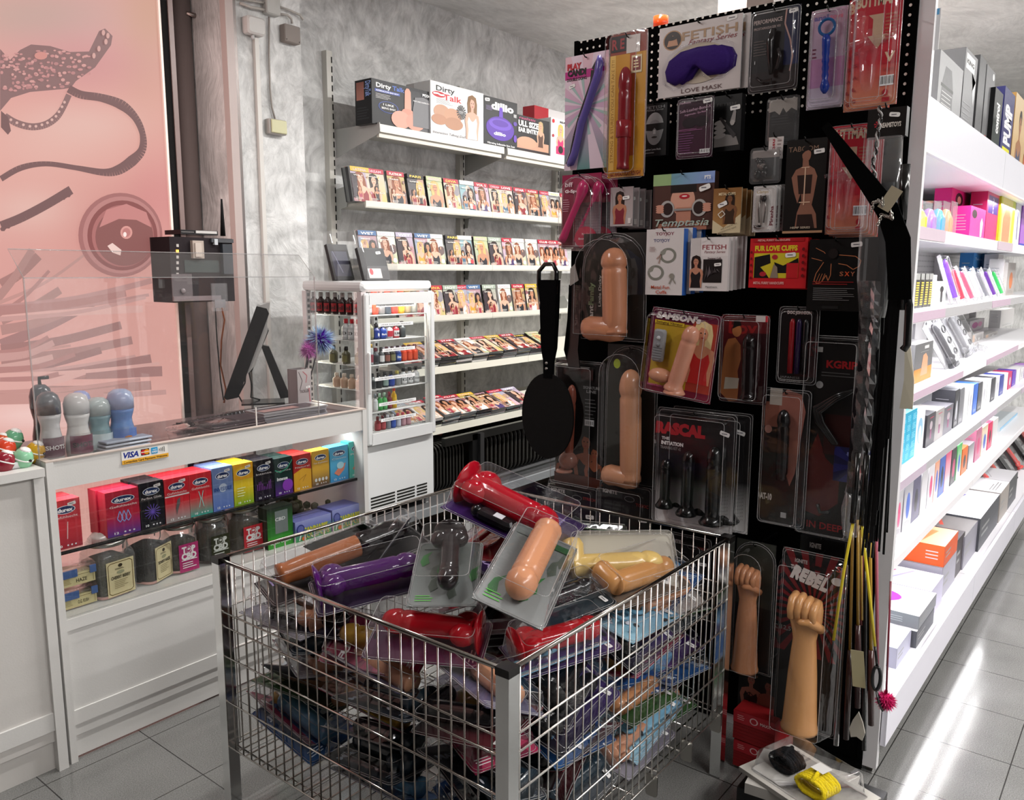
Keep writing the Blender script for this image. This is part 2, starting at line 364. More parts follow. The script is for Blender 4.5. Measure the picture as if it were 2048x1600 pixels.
    def person(s,u,v,h,skin=SK,hair='#3a2418',cloth='#8a1d2a',face=True,long=True,lean=0,w=None):
        """half-length clothed figure standing on (u,v), height h in fractions of the face"""
        W=h*s.h/s.w if w is None else w   # unit: width fraction equal to figure height
        def q(a,b): return (u+a*W+lean*b*W,v+b*h)
        if long: s.poly([q(-.15,.52),q(-.17,.8),q(-.13,.95),q(0,1.0),q(.13,.95),q(.17,.8),q(.16,.52),q(.05,.6),q(-.05,.6)],hair)
        s.poly([q(-.05,.55),q(.05,.55),q(.045,.72),q(-.045,.72)],skin)
        s.poly([q(-.22,0),q(.2,0),q(.21,.2),q(.25,.42),q(.22,.55),q(.07,.61),q(-.07,.61),q(-.22,.55),q(-.26,.4),q(-.22,.2)],skin)
        s.poly([q(-.17,0),q(.17,0),q(.14,.2),q(.17,.38),q(.13,.5),q(.05,.42),q(0,.40),q(-.05,.42),q(-.13,.5),q(-.17,.38),q(-.14,.2)],cloth)
        s.ell(*q(0,.80),.085*W,.125*h,skin)
        s.poly([q(-.1,.8),q(-.11,.9),q(-.05,.97),q(.04,.97),q(.1,.9),q(.1,.8),q(.05,.88),q(-.04,.9)],hair)
        if face:
            s.ell(*q(-.035,.81),.014*W,.011*h,'#2a1c18',8); s.ell(*q(.035,.81),.014*W,.011*h,'#2a1c18',8)
            s.ell(*q(0,.735),.024*W,.010*h,'#a8323a',8)
        return s
def clip(poly):
    for ax,val,sg in ((0,0,1),(0,1,-1),(1,0,1),(1,1,-1)):
        out=[]
        for i in range(len(poly)):
            a,b=poly[i],poly[(i+1)%len(poly)]; da=(a[ax]-val)*sg; db=(b[ax]-val)*sg
            if da>=0: out.append(a)
            if da*db<0: t=da/(da-db); out.append((a[0]+(b[0]-a[0])*t,a[1]+(b[1]-a[1])*t))
        poly=out
        if not poly: return []
    return poly
# ---------------------------------------------------------------- products
def rod(mb,p0,p1,r,col,mat='rubber',tip=1.0,base=1.25,bend=0.0,neck=True,cols=None,n=14,side=Vector((1,0,0))):
    """smooth rubber shaft from p0 (flared foot) to p1 (rounded end)"""
    p0=Vector(p0); p1=Vector(p1); ax=(p1-p0); L=ax.length; path=[]; rad=[]
    for t in (0,.03,.06,.10,.16,.25,.4,.55,.68,.74,.765,.79,.82,.86,.90,.93,.955,.975,.99,1.0):
        path.append(p0+ax*t+side*(bend*math.sin(math.pi*t)))
        if t<.05: rr=base
        elif t<.10: rr=base*.9
        elif t<.16: rr=.95
        else: rr=1
        if neck and .75<t<.78: rr=.90
        if t>.8: q=(t-.8)/.2; rr=tip*1.06*math.sqrt(max(0,1-q**2.6))
        rad.append(max(r*rr,r*.06))
    mb.tube(path,rad,col,mat,n,cols=cols); return mb
def boot(mb,w,h,r,col,y,mat='rubber',flip=False,d=1.0):
    """tall rounded column on a rounded foot"""
    s=-1 if flip else 1
    rod(mb,(s*w*.18,y,.02),(s*w*.12,y,h),r,col,mat,1.0,1.0)
    mb.tube([(s*w*.30,y,r*.7),(s*w*.12,y,r*.75),(-s*w*.12,y,r*.8),(-s*w*.28,y,r*.78),(-s*w*.38,y,r*.76),(-s*w*.45,y,r*.72)],[r*.80,r*1.02,r*.95,r*1.0,r*.82,r*.2],col,mat,14)
    return mb
def shell(mb,w,h,d,r=.012,flange=.008,top=0,z0=0,mat='clear',y0=0,draft=.12):
    """vacuum formed clear blister, front bulging to -y"""
    def ol(ins,y):
        pts=rrect(-w/2+ins,w/2-ins,z0+ins,z0+h-ins,max(r,.004),4) if not top else arch(w-2*ins,h-2*ins,z0+ins)
        return [(p[0],y,p[1]) for p in pts]
    L=[ol(-flange,y0),ol(-flange,y0-.002),ol(0,y0-.002),ol(d*draft,y0-d*.8),ol(d*draft+.005,y0-d)]
    mb.loft(L,'#fff',mat,False,True)
    if mat=='clear':
        for l,rr_ in ((L[0],.0011),(L[2],.0008),(L[4],.0009)): mb.tube([(p[0],p[1]-.0008,p[2]) for p in l]+[(l[0][0],l[0][1]-.0008,l[0][2])],rr_,'#fff','edge',4,cap=False)  # pale hazy outlines added to imitate gleam along the plastic edges
    return mb
def arch(w,h,z0,n=10):
    o=[(w/2,z0)]
    for i in range(n+1):
        a=math.pi*i/n; o.append((w/2*math.cos(a)*.98,z0+h-w*.45+w*.45*math.sin(a)))
    o.append((-w/2,z0)); return o
def shift(mb,m0):
    """bake a matrix into everything already in mb"""
    mb.v=[tuple(m0@Vector(p)) for p in mb.v]; return mb
def pack(name,label,cat,design,w,h,loc,rot,thick=.004,side='#dddddd',back='#bbbbbb',prod=None,blister=None,hook=None,group=None,sidemat='print',holes=True,extra=None):
    """card or carton: body mesh with its print, optional product and clear blister; origin bottom centre, front at y=0"""
    t=thing(name,label,cat,loc,rot,group)
    b=MB(); b.box(-w/2,w/2,.0004,thick,0,h,side,sidemat)
    b.v+=[]; off=len(b.v)
    b.f+=[tuple(i+off for i in f) for f in design.f]; b.v+=design.v; b.c+=design.c; b.m+=design.m; b.sm+=design.sm
    b.build('carton' if thick>.012 else 'backing_card',t)
    if prod: prod.build('product',t)
    if blister: blister.build('blister',t)
    if extra:
        for nm,mb in extra: mb.build(nm,t)
    return t
RX=(0,0,-math.pi/2)   # fronts turned to face -x (the pegboard side)
# ---------------------------------------------------------------- the room
for i,(x,y,p) in enumerate(TUBES):
    t=thing('ceiling_lamp','long white ceiling tube lamp, %s counted, %s'%(nth(i),'above the aisle' if y<0 else 'above the back'),'ceiling lamp',(x,y,0),group='ceiling tube lamps')
    m_=MB(); m_.box(-.62,.62,-.06,.06,3.12,3.16,'#e8e8e6','white_metal'); m_.box(-.05,.05,-.02,.02,3.16,3.24,'#cfcfcd','white_metal'); m_.build('housing',t)
    m_=MB(); m_.box(-.62,-.60,-.06,.06,3.095,3.12,'#e8e8e6','white_metal'); m_.build('end_cap',t)

CZ=3.24; YW=3.78
struct('floor',MB().add([(-3,-3.2,0),(9.5,-3.2,0),(9.5,4.4,0),(-3,4.4,0)],[(0,1,2,3)],'#888','floor_tile'))
struct('ceiling',MB().box(-3,9.5,-3.2,4.4,CZ,CZ+.1,'#ccc','plaster_ceiling'))
struct('wall_back',MB().box(2.78,9.5,YW,YW+.1,0,CZ,'#ccc','plaster_wall'))
struct('wall_recess',MB().box(-3,2.5,4.3,4.4,0,CZ,'#777','plaster_dark'))
struct('wall_left',MB().box(-3.1,-3,-3.2,4.4,0,CZ,'#3b3836','matte'))
struct('wall_front',MB().box(-3,9.5,-3.3,-3.2,0,CZ,'#bdbab7','plaster_wall'))
struct('wall_right',MB().box(9.5,9.6,-3.2,4.4,0,CZ,'#bbb','plaster_wall'))
YC=3.60
xcl=oY(455,100,YC).x; xcr=oY(602,100,YC).x
struct('wall_column',MB().box(xcl,xcr,YC,4.3,0,CZ,'#ccc','plaster_wall'))
# vertical trim on the column's left corner
tr=MB(); tr.box(xcl-.012,xcl+.03,YC-.014,YC+.03,0,CZ,'#b9aaa6','white_metal'); tr.box(xcl+.034,xcl+.05,YC-.006,YC+.01,0,CZ,'#77716f','metal'); struct('trim_1',tr)
# conduits, boxes and switches on the column
def cpt(px,py): return oY(px,py,YC-.02)
def cable(name,pts,r,col,label,mat='white_metal',cat='conduit'):
    mb=MB(); mb.tube([tuple(p) for p in pts],r,col,mat,8); o=mb.build(name); return tag(o,label,cat)
t=thing('junction_box','large white junction box with rounded cover on the concrete column','junction box',(0,0,0))
a=oY(494,28,YC-.05); b=oY(532,74,YC-.05)
MB().bbox(a.x,b.x,YC-.055,YC,b.z,a.z,'#c9c6c3','white_metal',.008).build('housing',t)
q=MB(); q.lathe([(.008,0),(.008,-.015),(.005,-.02)],(a.x+b.x)/2-.01,YC-.03,b.z,'#bbb','white_metal',10); q.build('cable_gland',t)
mb=MB(); p=oY(513,76,YC-.02); p2=oY(528,500,YC-.02); mb.box(p.x-.011,p.x+.011,YC-.022,YC,.9,p.z,'#d3d0cb','white_metal'); tag(mb.build('cable_trunking'),'long vertical white cable trunking running down the column below the white box','trunking')
mb=MB(); a=oY(530,-12,YC-.03); b=oY(560,34,YC-.03); mb.bbox(a.x,b.x,YC-.04,YC,b.z,a.z,'#b7b6b2','white_metal',.005); tag(mb.build('junction_box'),'grey painted square junction box at the top of the column','junction box')
t=thing('junction_box','small stained grey junction box with corner screws right of the white one','junction box')
a=oY(568,46,YC-.04); b=oY(601,90,YC-.04); MB().bbox(a.x,b.x,YC-.045,YC,b.z,a.z,'#8f8782','matte',.004).build('housing',t)
q=MB()
for x in (a.x+.01,b.x-.01):
    for z in (b.z+.01,a.z-.01): q.lathe([(.003,0),(.003,.0)],x,YC-.046,z,'#555','metal',6)
    q.ball((x,YC-.045,b.z+.01),.003,'#444','metal',6)
q.build('screw',t)
t=thing('wall_switch','square wall switch with yellowed plate at the right of the column','switch')
a=oY(536,236,YC-.03); b=oY(572,272,YC-.03); MB().bbox(a.x,b.x,YC-.04,YC,b.z,a.z,'#a9a5a0','white_metal',.004).build('housing',t)
MB().bbox(a.x+.008,b.x-.004,YC-.048,YC-.04,b.z+.005,a.z-.004,'#c6c39b','white_metal',.003).build('rocker',t)
cable('conduit',[oY(480,6,YC-.02),oY(500,14,YC-.02),oY(531,20,YC-.02)],.007,'#b5afa9','upper grey conduit entering the square box from the left')
cable('conduit',[oY(472,-4,YC-.02),oY(505,2,YC-.02),oY(531,6,YC-.02)],.006,'#a59f99','topmost grey conduit at the head of the column')
cable('conduit',[oY(560,14,YC-.02),oY(580,21,YC-.02),oY(600,30,YC-.02),oY(606,40,YC-.02)],.006,'#b5afa9','grey conduit leaving the square box towards the right corner')
cable('conduit',[oY(560,28,YC-.02),oY(575,30,YC-.02),oY(583,38,YC-.02),oY(584,47,YC-.02)],.006,'#b5afa9','short bent conduit dropping into the stained box')
cable('conduit',[oY(538,34,YC-.012),oY(538,110,YC-.012),oY(540,175,YC-.012),oY(544,215,YC-.012),oY(550,238,YC-.012)],.005,'#9b948e','thin conduit dropping from the square box to the wall switch')
# dark pipe in the recess left of the column
mb=MB(); p=oY(366,100,3.9); mb.tube([(p.x,3.9,0),(p.x,3.9,CZ)],.045,'#6d6462','matte',16)
mb.tube([(p.x,3.86,2.83),(p.x+.1,3.86,2.83)],.012,'#8a807c','metal',8); tag(mb.build('drain_pipe'),'grey vertical pipe in the dark recess beside the backlit picture','pipe')
# ---------------------------------------------------------------- backlit picture on the left
YL=3.5; xl1=oY(322,100,YL).x; xl0=-.55; zl0=.30; zl1=3.1
lb=thing('backlit_picture','large pink backlit picture of a lace mask and straps behind the counter','lightbox',(0,0,0))
def lightmat():
    m=bpy.data.materials.new('backlit_print'); m.use_nodes=True; nt=m.node_tree; N=nt.nodes.new; L=nt.links.new
    nt.nodes.remove(nt.nodes['Principled BSDF']); e=N('ShaderNodeEmission'); e.inputs[1].default_value=1.0
    g=N('ShaderNodeBsdfGlossy'); g.inputs['Roughness'].default_value=.35; g.inputs[0].default_value=(.015,.015,.015,1)
    a=N('ShaderNodeAttribute'); a.attribute_name='Col'
    ad=N('ShaderNodeAddShader'); L(e.outputs[0],ad.inputs[0]); L(g.outputs[0],ad.inputs[1]); L(a.outputs[0],e.inputs[0]); L(ad.outputs[0],nt.nodes['Material Output'].inputs[0]); MAT['backlit']=m
lightmat()
mb=MB(); mb.box(xl0,xl1+.0,YL+.02,YL+.16,zl0,zl1,'#4b4644','matte'); mb.build('housing',lb)
fr=MB()
fr.box(xl1-.008,xl1+.002,YL-.012,YL+.16,zl0,zl1,'#e5ddd5','white_metal'); fr.box(xl1+.002,xl1+.038,YL-.004,YL+.16,zl0,zl1,'#0c0a0a','matte')
fr.box(xl1+.038,xl1+.06,YL-.01,YL+.16,zl0,zl1,'#8c7672','white_metal'); fr.box(xl0-.04,xl1+.06,YL-.012,YL+.16,zl1,zl1+.05,'#8c7672','white_metal'); fr.box(xl0-.04,xl1+.06,YL-.012,YL+.16,zl0-.05,zl0,'#8c7672','white_metal')
fr.build('frame',lb)
# printed picture as a grid of print colours
pic=MB(); nx,nz=70,80
blobs=[((150,60),150,90,'#d9a1a0',.8),((60,30),200,60,'#bfa59a',.75),((300,60),60,160,'#c69b80',.65),((180,130),150,60,'#c98d8d',.6),((160,250),130,45,'#e2bcb1',.7),((330,400),70,90,'#cd7f80',.8),((100,300),160,60,'#e4b9ad',.5),((60,420),90,45,'#e6c2b6',.7),((20,600),100,150,'#d19a95',.5),((150,700),160,80,'#dba39c',.6),((280,820),120,60,'#ecc0b6',.6),((230,470),95,95,'#b5706f',.35),((60,830),140,40,'#f0cfc9',.8),((330,560),50,300,'#e2a79d',.5)]
def pcol(px,py):
    c=[.87,.64,.60]
    for (cx,cy),rx,ry,h,k in blobs:
        d=((px-cx)/rx)**2+((py-cy)/ry)**2; g=k*math.exp(-d); hc=[int(h[i:i+2],16)/255 for i in (1,3,5)]
        c=[a*(1-g)+b*g for a,b in zip(c,hc)]
    return lin(tuple(c))
vs=[];
xs=[xl0+(xl1-xl0)*i/nx for i in range(nx+1)]; zs=[zl0+(zl1-zl0)*j/nz for j in range(nz+1)]
def proj(P):
    v=Vector(P)-EYE; d=v.dot(fw); return 1024+F*v.dot(rt)/d,800-F*v.dot(up)/d
vc={}
for j,z in enumerate(zs):
    for i,x in enumerate(xs): vs.append((x,YL,z)); vc[len(vs)-1]=pcol(*proj((x,YL,z)))
fs=[];cc=[]
for j in range(nz):
    for i in range(nx):
        a=j*(nx+1)+i; f=(a,a+1,a+nx+2,a+nx+1); fs.append(f); cc.append(tuple(vc[k] for k in f))
pic.add(vs,fs,cc,'backlit')
lay=[0]
def P2(px,py): lay[0]; p=oY(px,py,YL); return (p.x,YL-.00005*lay[0]-.0004,p.z)
def shp(pts,col,nxt=True):
    if nxt: lay[0]+=1
    q=[P2(*p) for p in pts]; q=[(min(max(a[0],xl0),xl1-.009),a[1],min(max(a[2],zl0),zl1)) for a in q]; pic.add(q,[tuple(range(len(q)))],col,'backlit')
def ribbon(pts,w,col):
    lay[0]+=1
    W_=w if isinstance(w,list) else [w]*len(pts); n=len(pts); P_=[];w=[]
    for i in range(n-1):
        a,b,c,d=[pts[min(max(j,0),n-1)] for j in (i-1,i,i+1,i+2)]
        for k in range(6):
            t=k/6; f=lambda q:.5*((2*b[q])+(-a[q]+c[q])*t+(2*a[q]-5*b[q]+4*c[q]-d[q])*t*t+(-a[q]+3*b[q]-3*c[q]+d[q])*t**3)
            P_.append((f(0),f(1))); w.append(W_[i]+(W_[i+1]-W_[i])*t)
    P_.append(pts[-1]); w.append(W_[-1]); pts=P_
    for i in range(len(pts)-1):
        (a,b),(c,d)=pts[i],pts[i+1]; L=math.hypot(c-a,d-b) or 1; w0=w[i] if isinstance(w,list) else w; w1=w[i+1] if isinstance(w,list) else w
        nx_,ny_=-(d-b)/L,(c-a)/L
        shp([(a+nx_*w0,b+ny_*w0),(a-nx_*w0,b-ny_*w0),(c-nx_*w1,d-ny_*w1),(c+nx_*w1,d+ny_*w1)],col,False)
def circ(cx,cy,rx,ry,col,n=28): shp([(cx+rx*math.cos(2*math.pi*i/n),cy+ry*math.sin(2*math.pi*i/n)) for i in range(n)],col)
# lace mask
DK='#8d6c6a'; DK2='#7c5c5b'
shp([(0,98),(20,120),(40,100),(62,89),(100,92),(140,104),(178,103),(198,62),(210,57),(225,72),(222,90),(190,135),(152,162),(142,175),(128,178),(60,184),(22,196),(6,215),(0,222)],DK)
R=random.Random(4)
for i in range(190):
    x=R.uniform(0,178); y=R.uniform(100,182)
    top=98+ (10 if x<30 else 0); bot=190-.08*x if x<140 else 162
    if y<top+3+(8 if x>140 else 0) or y>bot-6: continue
    circ(x,y,R.uniform(2,5.5),R.uniform(1.6,3.6),R.choice(['#c98f8c','#b98482','#d39c96']),7)
for x,y in ((205,66),(214,72),(210,84),(196,98),(186,112)): circ(x,y,3.5,6,'#d2a39b',8)
circ(80,112,13,8,'#d18f86',12)
ribbon([(8,232),(30,246),(60,254),(88,250),(110,236),(124,216),(136,190)],[6,7,7,7,7,6,6],DK)
for i,(x,y) in enumerate([(20,240),(32,246),(45,250),(58,253),(70,253),(82,250),(93,246),(102,240),(110,233),(116,224),(122,214),(127,205)]): circ(x,y,3,3,'#d8aea4',7)
shp([(0,222),(14,234),(20,262),(14,270),(0,255)],DK2)
# ribbons
ribbon([(135,178),(160,190),(200,196),(240,210),(268,235),(283,268),(282,300),(262,322),(235,340),(205,345),(150,336),(90,328),(40,336),(0,358)],[8,8,8,10,7,6,8,11,10,7,5,5,6,6],DK2)
ribbon([(0,452),(40,436),(90,410),(140,380)],[9,9,9,9],DK2)
for i in range(14): x=4+i*10; y=458-i*5.2; circ(x,y,6,5,DK2,6)
# fringe
for (a,b,c,d,w,cl) in [(0,570,75,512,9,'#aa7d78'),(-10,600,62,500,7,'#b58983'),(0,640,118,580,8,'#b08680'),(0,690,205,592,9,'#a87f7c'),(0,700,240,650,8,'#a57b77'),(0,720,262,680,8,'#ad827d'),(0,760,300,718,10,'#a67b77'),(0,740,322,742,10,'#a87c78'),(0,780,300,770,9,'#b1857f'),(0,790,120,782,8,'#b78c86'),(0,660,140,620,8,'#b58983'),(10,740,200,700,7,'#9d7471')]:
    ribbon([(a,b),((a+c)/2,(b+d)/2+6),(c,d)],[w*1.3,w*1.1,w],cl)
R=random.Random(77)
for q in range(26):
    y0_=R.uniform(600,800); c_=R.uniform(90,330); d_=y0_-R.uniform(10,110)*(1-(y0_-600)/240); w0=R.uniform(2,7)
    ribbon([(-10,y0_),(c_*.5,(y0_+d_)/2+R.uniform(0,10)),(c_,d_)],[w0*1.5,w0*1.2,w0],R.choice(['#c89a94','#bd8f8a','#cfa29b','#b5847f','#c4938c','#dba9a1']))
# round ball
circ(238,470,84,84,'#a8706d',40); circ(240,470,77,77,'#bd8480',40); circ(242,471,70,70,'#8f5553',40); circ(243,472,62,62,'#b0716e',36); circ(246,474,58,58,'#8f5c59',36)
shp([(196,455),(210,420),(250,408),(290,425),(300,455),(270,440),(235,438)],'#c98783'); circ(250,465,12,13,'#dc9c94',18); circ(250,465,8,9,'#c27f7b',16); circ(247,469,3.5,5,'#ffe9e2',10)
shp([(212,492),(222,486),(240,500),(238,511),(222,505)],'#f0cfc6')
pic.build('print',lb)
area('backlit_picture_light',((xl0+xl1)/2,YL-.03,1.9),(math.radians(90),0,0),xl1-xl0,1.8,14,(1,.62,.56))
area('recess_fill_light',(xl1+.09,YL+.07,1.75),(0,math.radians(-90),0),2.4,.12,3.2,(1,.72,.66))  # added pink fill for the recess, in place of spill from the lightbox
# ---------------------------------------------------------------- counter with glass display front
YF=2.66; x0=oY(88,930,YF).x+.005; x1=oY(735,900,YF).x; zt=1.01; yb=3.16
ct=thing('display_counter','white counter with a glass display front and a card payment sticker','counter',(0,0,0))
W='#d9d7d4'
b=MB(); b.box(x0,x0+.022,YF,yb,0,zt,W,'laminate'); b.build('side_panel',ct)
b=MB(); b.box(x1-.022,x1,YF,yb,0,zt,W,'laminate'); b.build('side_panel',ct)
b=MB(); b.box(x0+.022,x1-.022,YF+.004,YF+.022,.921,zt,W,'laminate'); b.build('upper_rail',ct)
b=MB(); b.box(x0+.022,x1-.022,YF+.022,yb,.965,.985,W,'laminate'); b.build('worktop',ct)
b=MB(); b.box(x0,x1,YF,YF+.022,zt,zt+.004,'#c5b7ae','laminate'); b.box(x0,x0+.022,YF+.022,yb,zt,zt+.004,'#c5b7ae','laminate'); b.box(x1-.022,x1,YF+.022,yb,zt,zt+.004,'#c5b7ae','laminate'); b.build('edge_band',ct)
b=MB(); b.box(x0+.022,x1-.022,YF+.022,yb,.985,.992,'#5b4f50','gloss'); b.build('glass_top',ct,'dark glass sheet lying in the worktop')
b=MB(); b.box(x0+.022,x1-.022,YF+.012,YF+.030,.085,.488,W,'laminate'); b.box(x0+.022,x1-.022,YF+.006,YF+.012,.45,.488,W,'laminate'); b.box(x0+.022,x1-.022,YF+.006,YF+.012,.125,.175,W,'laminate'); b.build('lower_panel',ct)
b=MB(); b.box(x0+.022,x1-.022,YF+.02,YF+.034,.008,.125,W,'laminate'); b.build('plinth',ct)
b=MB(); b.box(x0+.022,x1-.022,YF+.01,yb,.488,.496,'#cfcdc8','laminate'); b.build('display_floor',ct)
b=MB(); b.box(x0+.022,x1-.022,YF+.05,yb,.694,.702,'#50504e','glass'); b.box(x0+.022,x1-.022,YF+.046,YF+.05,.692,.703,'#222','black_metal'); b.build('glass_shelf',ct)
b=MB(); b.box(x0+.022,x1-.022,YF+.004,YF+.008,.496,.921,'#fff','glass'); b.build('glass_pane',ct)
s=D(.17,.075,0,'#ece9e4'); s.text('VISA',.2,.68,.42,'#1d2f8c',.32,.04,.25); s.rect(.41,.45,.59,.93,'#111')
s.ell(.465,.69,.06,.2,'#c5202c'); s.ell(.535,.69,.06,.2,'#ee9a1e'); s.rect(.41,.66,.59,.72,'#f4e9d6'); s.rect(.63,.45,.77,.93,'#2d9bd2'); s.text('AMEX',.7,.6,.14,'#fff',.12); s.text('card',.7,.78,.1,'#fff',.08)
for i in range(4):
    s.line([(.80+i*.035+.02*math.cos(a/5*1.6-.8)-.01,.69+ (.1+.05*i)*math.sin(a/5*1.6-.8)*1.2) for a in range(6)],.012,'#222')
s.rect(0,.02,1,.32,'#f0b23a'); s.text('Contactless Card Payments Welcome',.5,.17,.17,'#3a2410',.94,.02)
p0=oY(245,928,YF-.002); p1=oY(337,902,YF-.002)
s.w=.1; 
o=s.build('payment_sticker',ct); k=(p1.x-p0.x)/.17; o.scale=(k,1,k*.62); o.location=((p0.x+p1.x)/2,YF+.002,p0.z-.004)
area('display_lamp_light',((x0+x1)/2,YF+.10,.915),(0,0,0),x1-x0-.1,.03,2.6,(1,1,.97))
# lower white cabinet to the left
xc1=x0-.012; xc0=x0-1.1; zc=oY(60,940,YF-.01).z
cb=thing('white_cabinet','plain white cabinet left of the glass display counter','cabinet')
b=MB(); b.box(xc1-.03,xc1,YF-.01,yb,0,zc-.026,W,'laminate'); b.build('side_panel',cb)
b=MB(); b.box(xc0,xc1,YF-.02,yb,zc-.026,zc,W,'laminate'); b.build('worktop',cb)
b=MB(); b.box(xc0,xc1-.03,YF+.006,YF+.022,.10,zc-.026,'#d3cfcb','laminate'); b.box(xc0,xc1-.03,YF-.002,YF+.006,.14,.20,W,'laminate'); b.build('front_panel',cb)
b=MB(); b.box(xc0,xc1-.03,YF+.02,YF+.034,.0,.14,'#d3cfcb','laminate'); b.build('plinth',cb)
# ---------------------------------------------------------------- low platform under fridge
b=MB()
for (xa,xb,yb2) in ((2.36,2.80,3.585),(2.80,6.4,3.735)):
    b.box(xa,xb,2.90,yb2,.372,.388,'#4a4a4b','matte'); b.box(xa,xb,2.885,2.90,.345,.388,'#85888a','matte')
b.box(2.82,6.4,3.6,3.735,.08,.372,'#75777d','matte'); b.box(2.82,6.4,3.61,3.735,0,.08,'#574b42','matte'); b.box(2.40,2.80,3.5,3.58,0,.372,'#75777d','matte')
for x in (2.45,6.3): b.box(x,x+.05,2.95,3.0,0,.372,'#4a4a4b','matte')
tag(b.build('low_platform'),'low dark grey platform along the back wall under the drinks fridge','platform')
# ---------------------------------------------------------------- pegboard end and white shelving behind it
XP=2.62; GY0=.632; GY1=oX(1151,85,XP).y; GZ=oX(1151,85,XP).z
pg=thing('black_pegboard','tall black perforated board at the end of the white shelving, covered in hanging packs','pegboard')
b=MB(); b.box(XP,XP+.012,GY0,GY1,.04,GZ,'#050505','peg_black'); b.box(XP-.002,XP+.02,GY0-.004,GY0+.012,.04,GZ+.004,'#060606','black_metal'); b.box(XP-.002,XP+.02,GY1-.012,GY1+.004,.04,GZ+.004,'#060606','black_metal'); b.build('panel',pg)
b=MB(); b.box(XP+.010,XP+.022,GY0,GY1,.0,.12,'#0a0a0a','black_metal'); b.build('kick_panel',pg)
# gondola frame
G=thing('gondola_shelving','long white double sided shop shelving with lit shelves facing the right aisle','shelving')
SY=.60
zr={'r1':(1.70,1.735),'r2':(1.449,1.478),'r3':(1.198,1.222),'r4':(.923,.951),'r5':(.650,.676)}
XB=[2.64,4.13,5.40,6.67]
WH='#eceaf0'
b=MB(); b.box(2.628,2.655,.586,.628,.02,2.44,'#d6d4d6','white_metal'); b.box(2.645,2.665,.60,1.10,.02,2.10,'#e8e6ea','white_metal'); b.build('end_panel',G)
for i,x in enumerate(XB[:3]):
    bk=MB()
    if i==0: bk.box(x,XB[1],1.10,1.12,.1,2.12,'#f4f2f6','white_metal')
    else:
        bk.box(x,XB[i+1],1.10,1.12,.1,2.12,'#d4d1d2','peg_grey')
    bk.build('back_panel',G)
for i,x in enumerate(XB):
    b=MB(); b.box(x-.012,x+.012,1.06,1.14,.0,2.42 if i==0 else 2.3,'#cfcccf','white_metal'); b.build('upright',G)
b=MB(); q=oY(1870,50,.9); b.box(2.70,2.735,.62,.66,2.0,CZ,'#0a0a0a','black_metal'); b.build('black_post',G)
for i in range(3):
    xa,xb=XB[i]+.002,XB[i+1]-.002
    # header fascia (deep white band), underside lamp channel
    b=MB(); b.box(xa,xb,.60,.612,1.952,2.109,'#cfced6','white_metal'); b.box(xa,xb,.598,.60,1.952,1.958,'#fbfaf4','white_metal'); b.build('header_fascia',G)
    b=MB(); b.box(xa,xb,.612,1.10,1.975,1.99,'#eeeef2','white_metal'); b.build('top_shelf',G)
    for j,(k,(z0,z1)) in enumerate(zr.items()):
        depth=.60 if k!='r5' else .61
        col=WH if i==0 else '#dedde0'
        s=MB(); s.box(xa,xb,depth+.006,1.10,z0+.012,z1-.004,col,'white_metal')
        s.build('shelf',G)
        l=MB(); l.box(xa,xb,depth,depth+.006,z0-.004,z1+.002,'#f1eef2','white_metal'); pk='#c9b5c4' if i==0 else '#c5c3c6'
        if k=='r1': l.box(xa+.002,xa+.42,depth-.003,depth,z0+.0,z1+.002,'#cdb9c6','white_metal')
        elif k=='r2': l.box(xa+.002,xa+.52,depth-.003,depth,z0-.0,z1+.001,'#c7adc0','white_metal'); l.box(xa+.52,xb-.01,depth-.003,depth,z0,z1+.001,'#b5b3b6','white_metal')
        elif k=='r3': l.box(xa+.002,xa+.95,depth-.003,depth,z0-.0,z1+.001,'#c7adc0','white_metal')
        elif k=='r4': l.box(xa+.002,xa+.42,depth-.003,depth,z0-.0,z1+.001,'#c3b2c3','white_metal'); l.box(xa+.42,xb-.01,depth-.003,depth,z0,z1+.001,'#b3b1b5','white_metal')
        l.build('price_rail',G)
    b=MB(); b.box(xa,xb,.567,.583,.099,.236,'#e1dfe9','white_metal'); b.box(xa,xb,.583,1.10,.215,.228,'#f0eef4','white_metal'); b.build('base_tray',G)
    b=MB(); b.box(xa+.004,xa+.024,.60,.62,0,.1,'#8d8a86','metal'); b.build('foot',G)
b=MB(); b.box(2.645,XB[3],1.14,1.16,.1,2.12,'#c8c6c8','white_metal'); b.box(2.645,XB[3],1.16,1.74,1.3,1.32,'#d5d3d5','white_metal'); b.box(2.645,XB[3],1.16,1.74,.2,.22,'#d5d3d5','white_metal'); b.build('rear_panel',G)
for (z,p) in ((1.945,7),(1.69,7),(1.44,7),(1.19,7),(.915,7),(.645,7)):
    area('shelf_strip_light',((XB[0]+XB[1])/2+.05,.67,z),(math.radians(-12),0,0),XB[1]-XB[0]-.1,.02,p*.6,(1,.99,1))
    area('shelf_strip_light',((XB[1]+XB[2])/2,.67,z),(math.radians(-12),0,0),1.2,.02,p*.35,(1,.99,1))
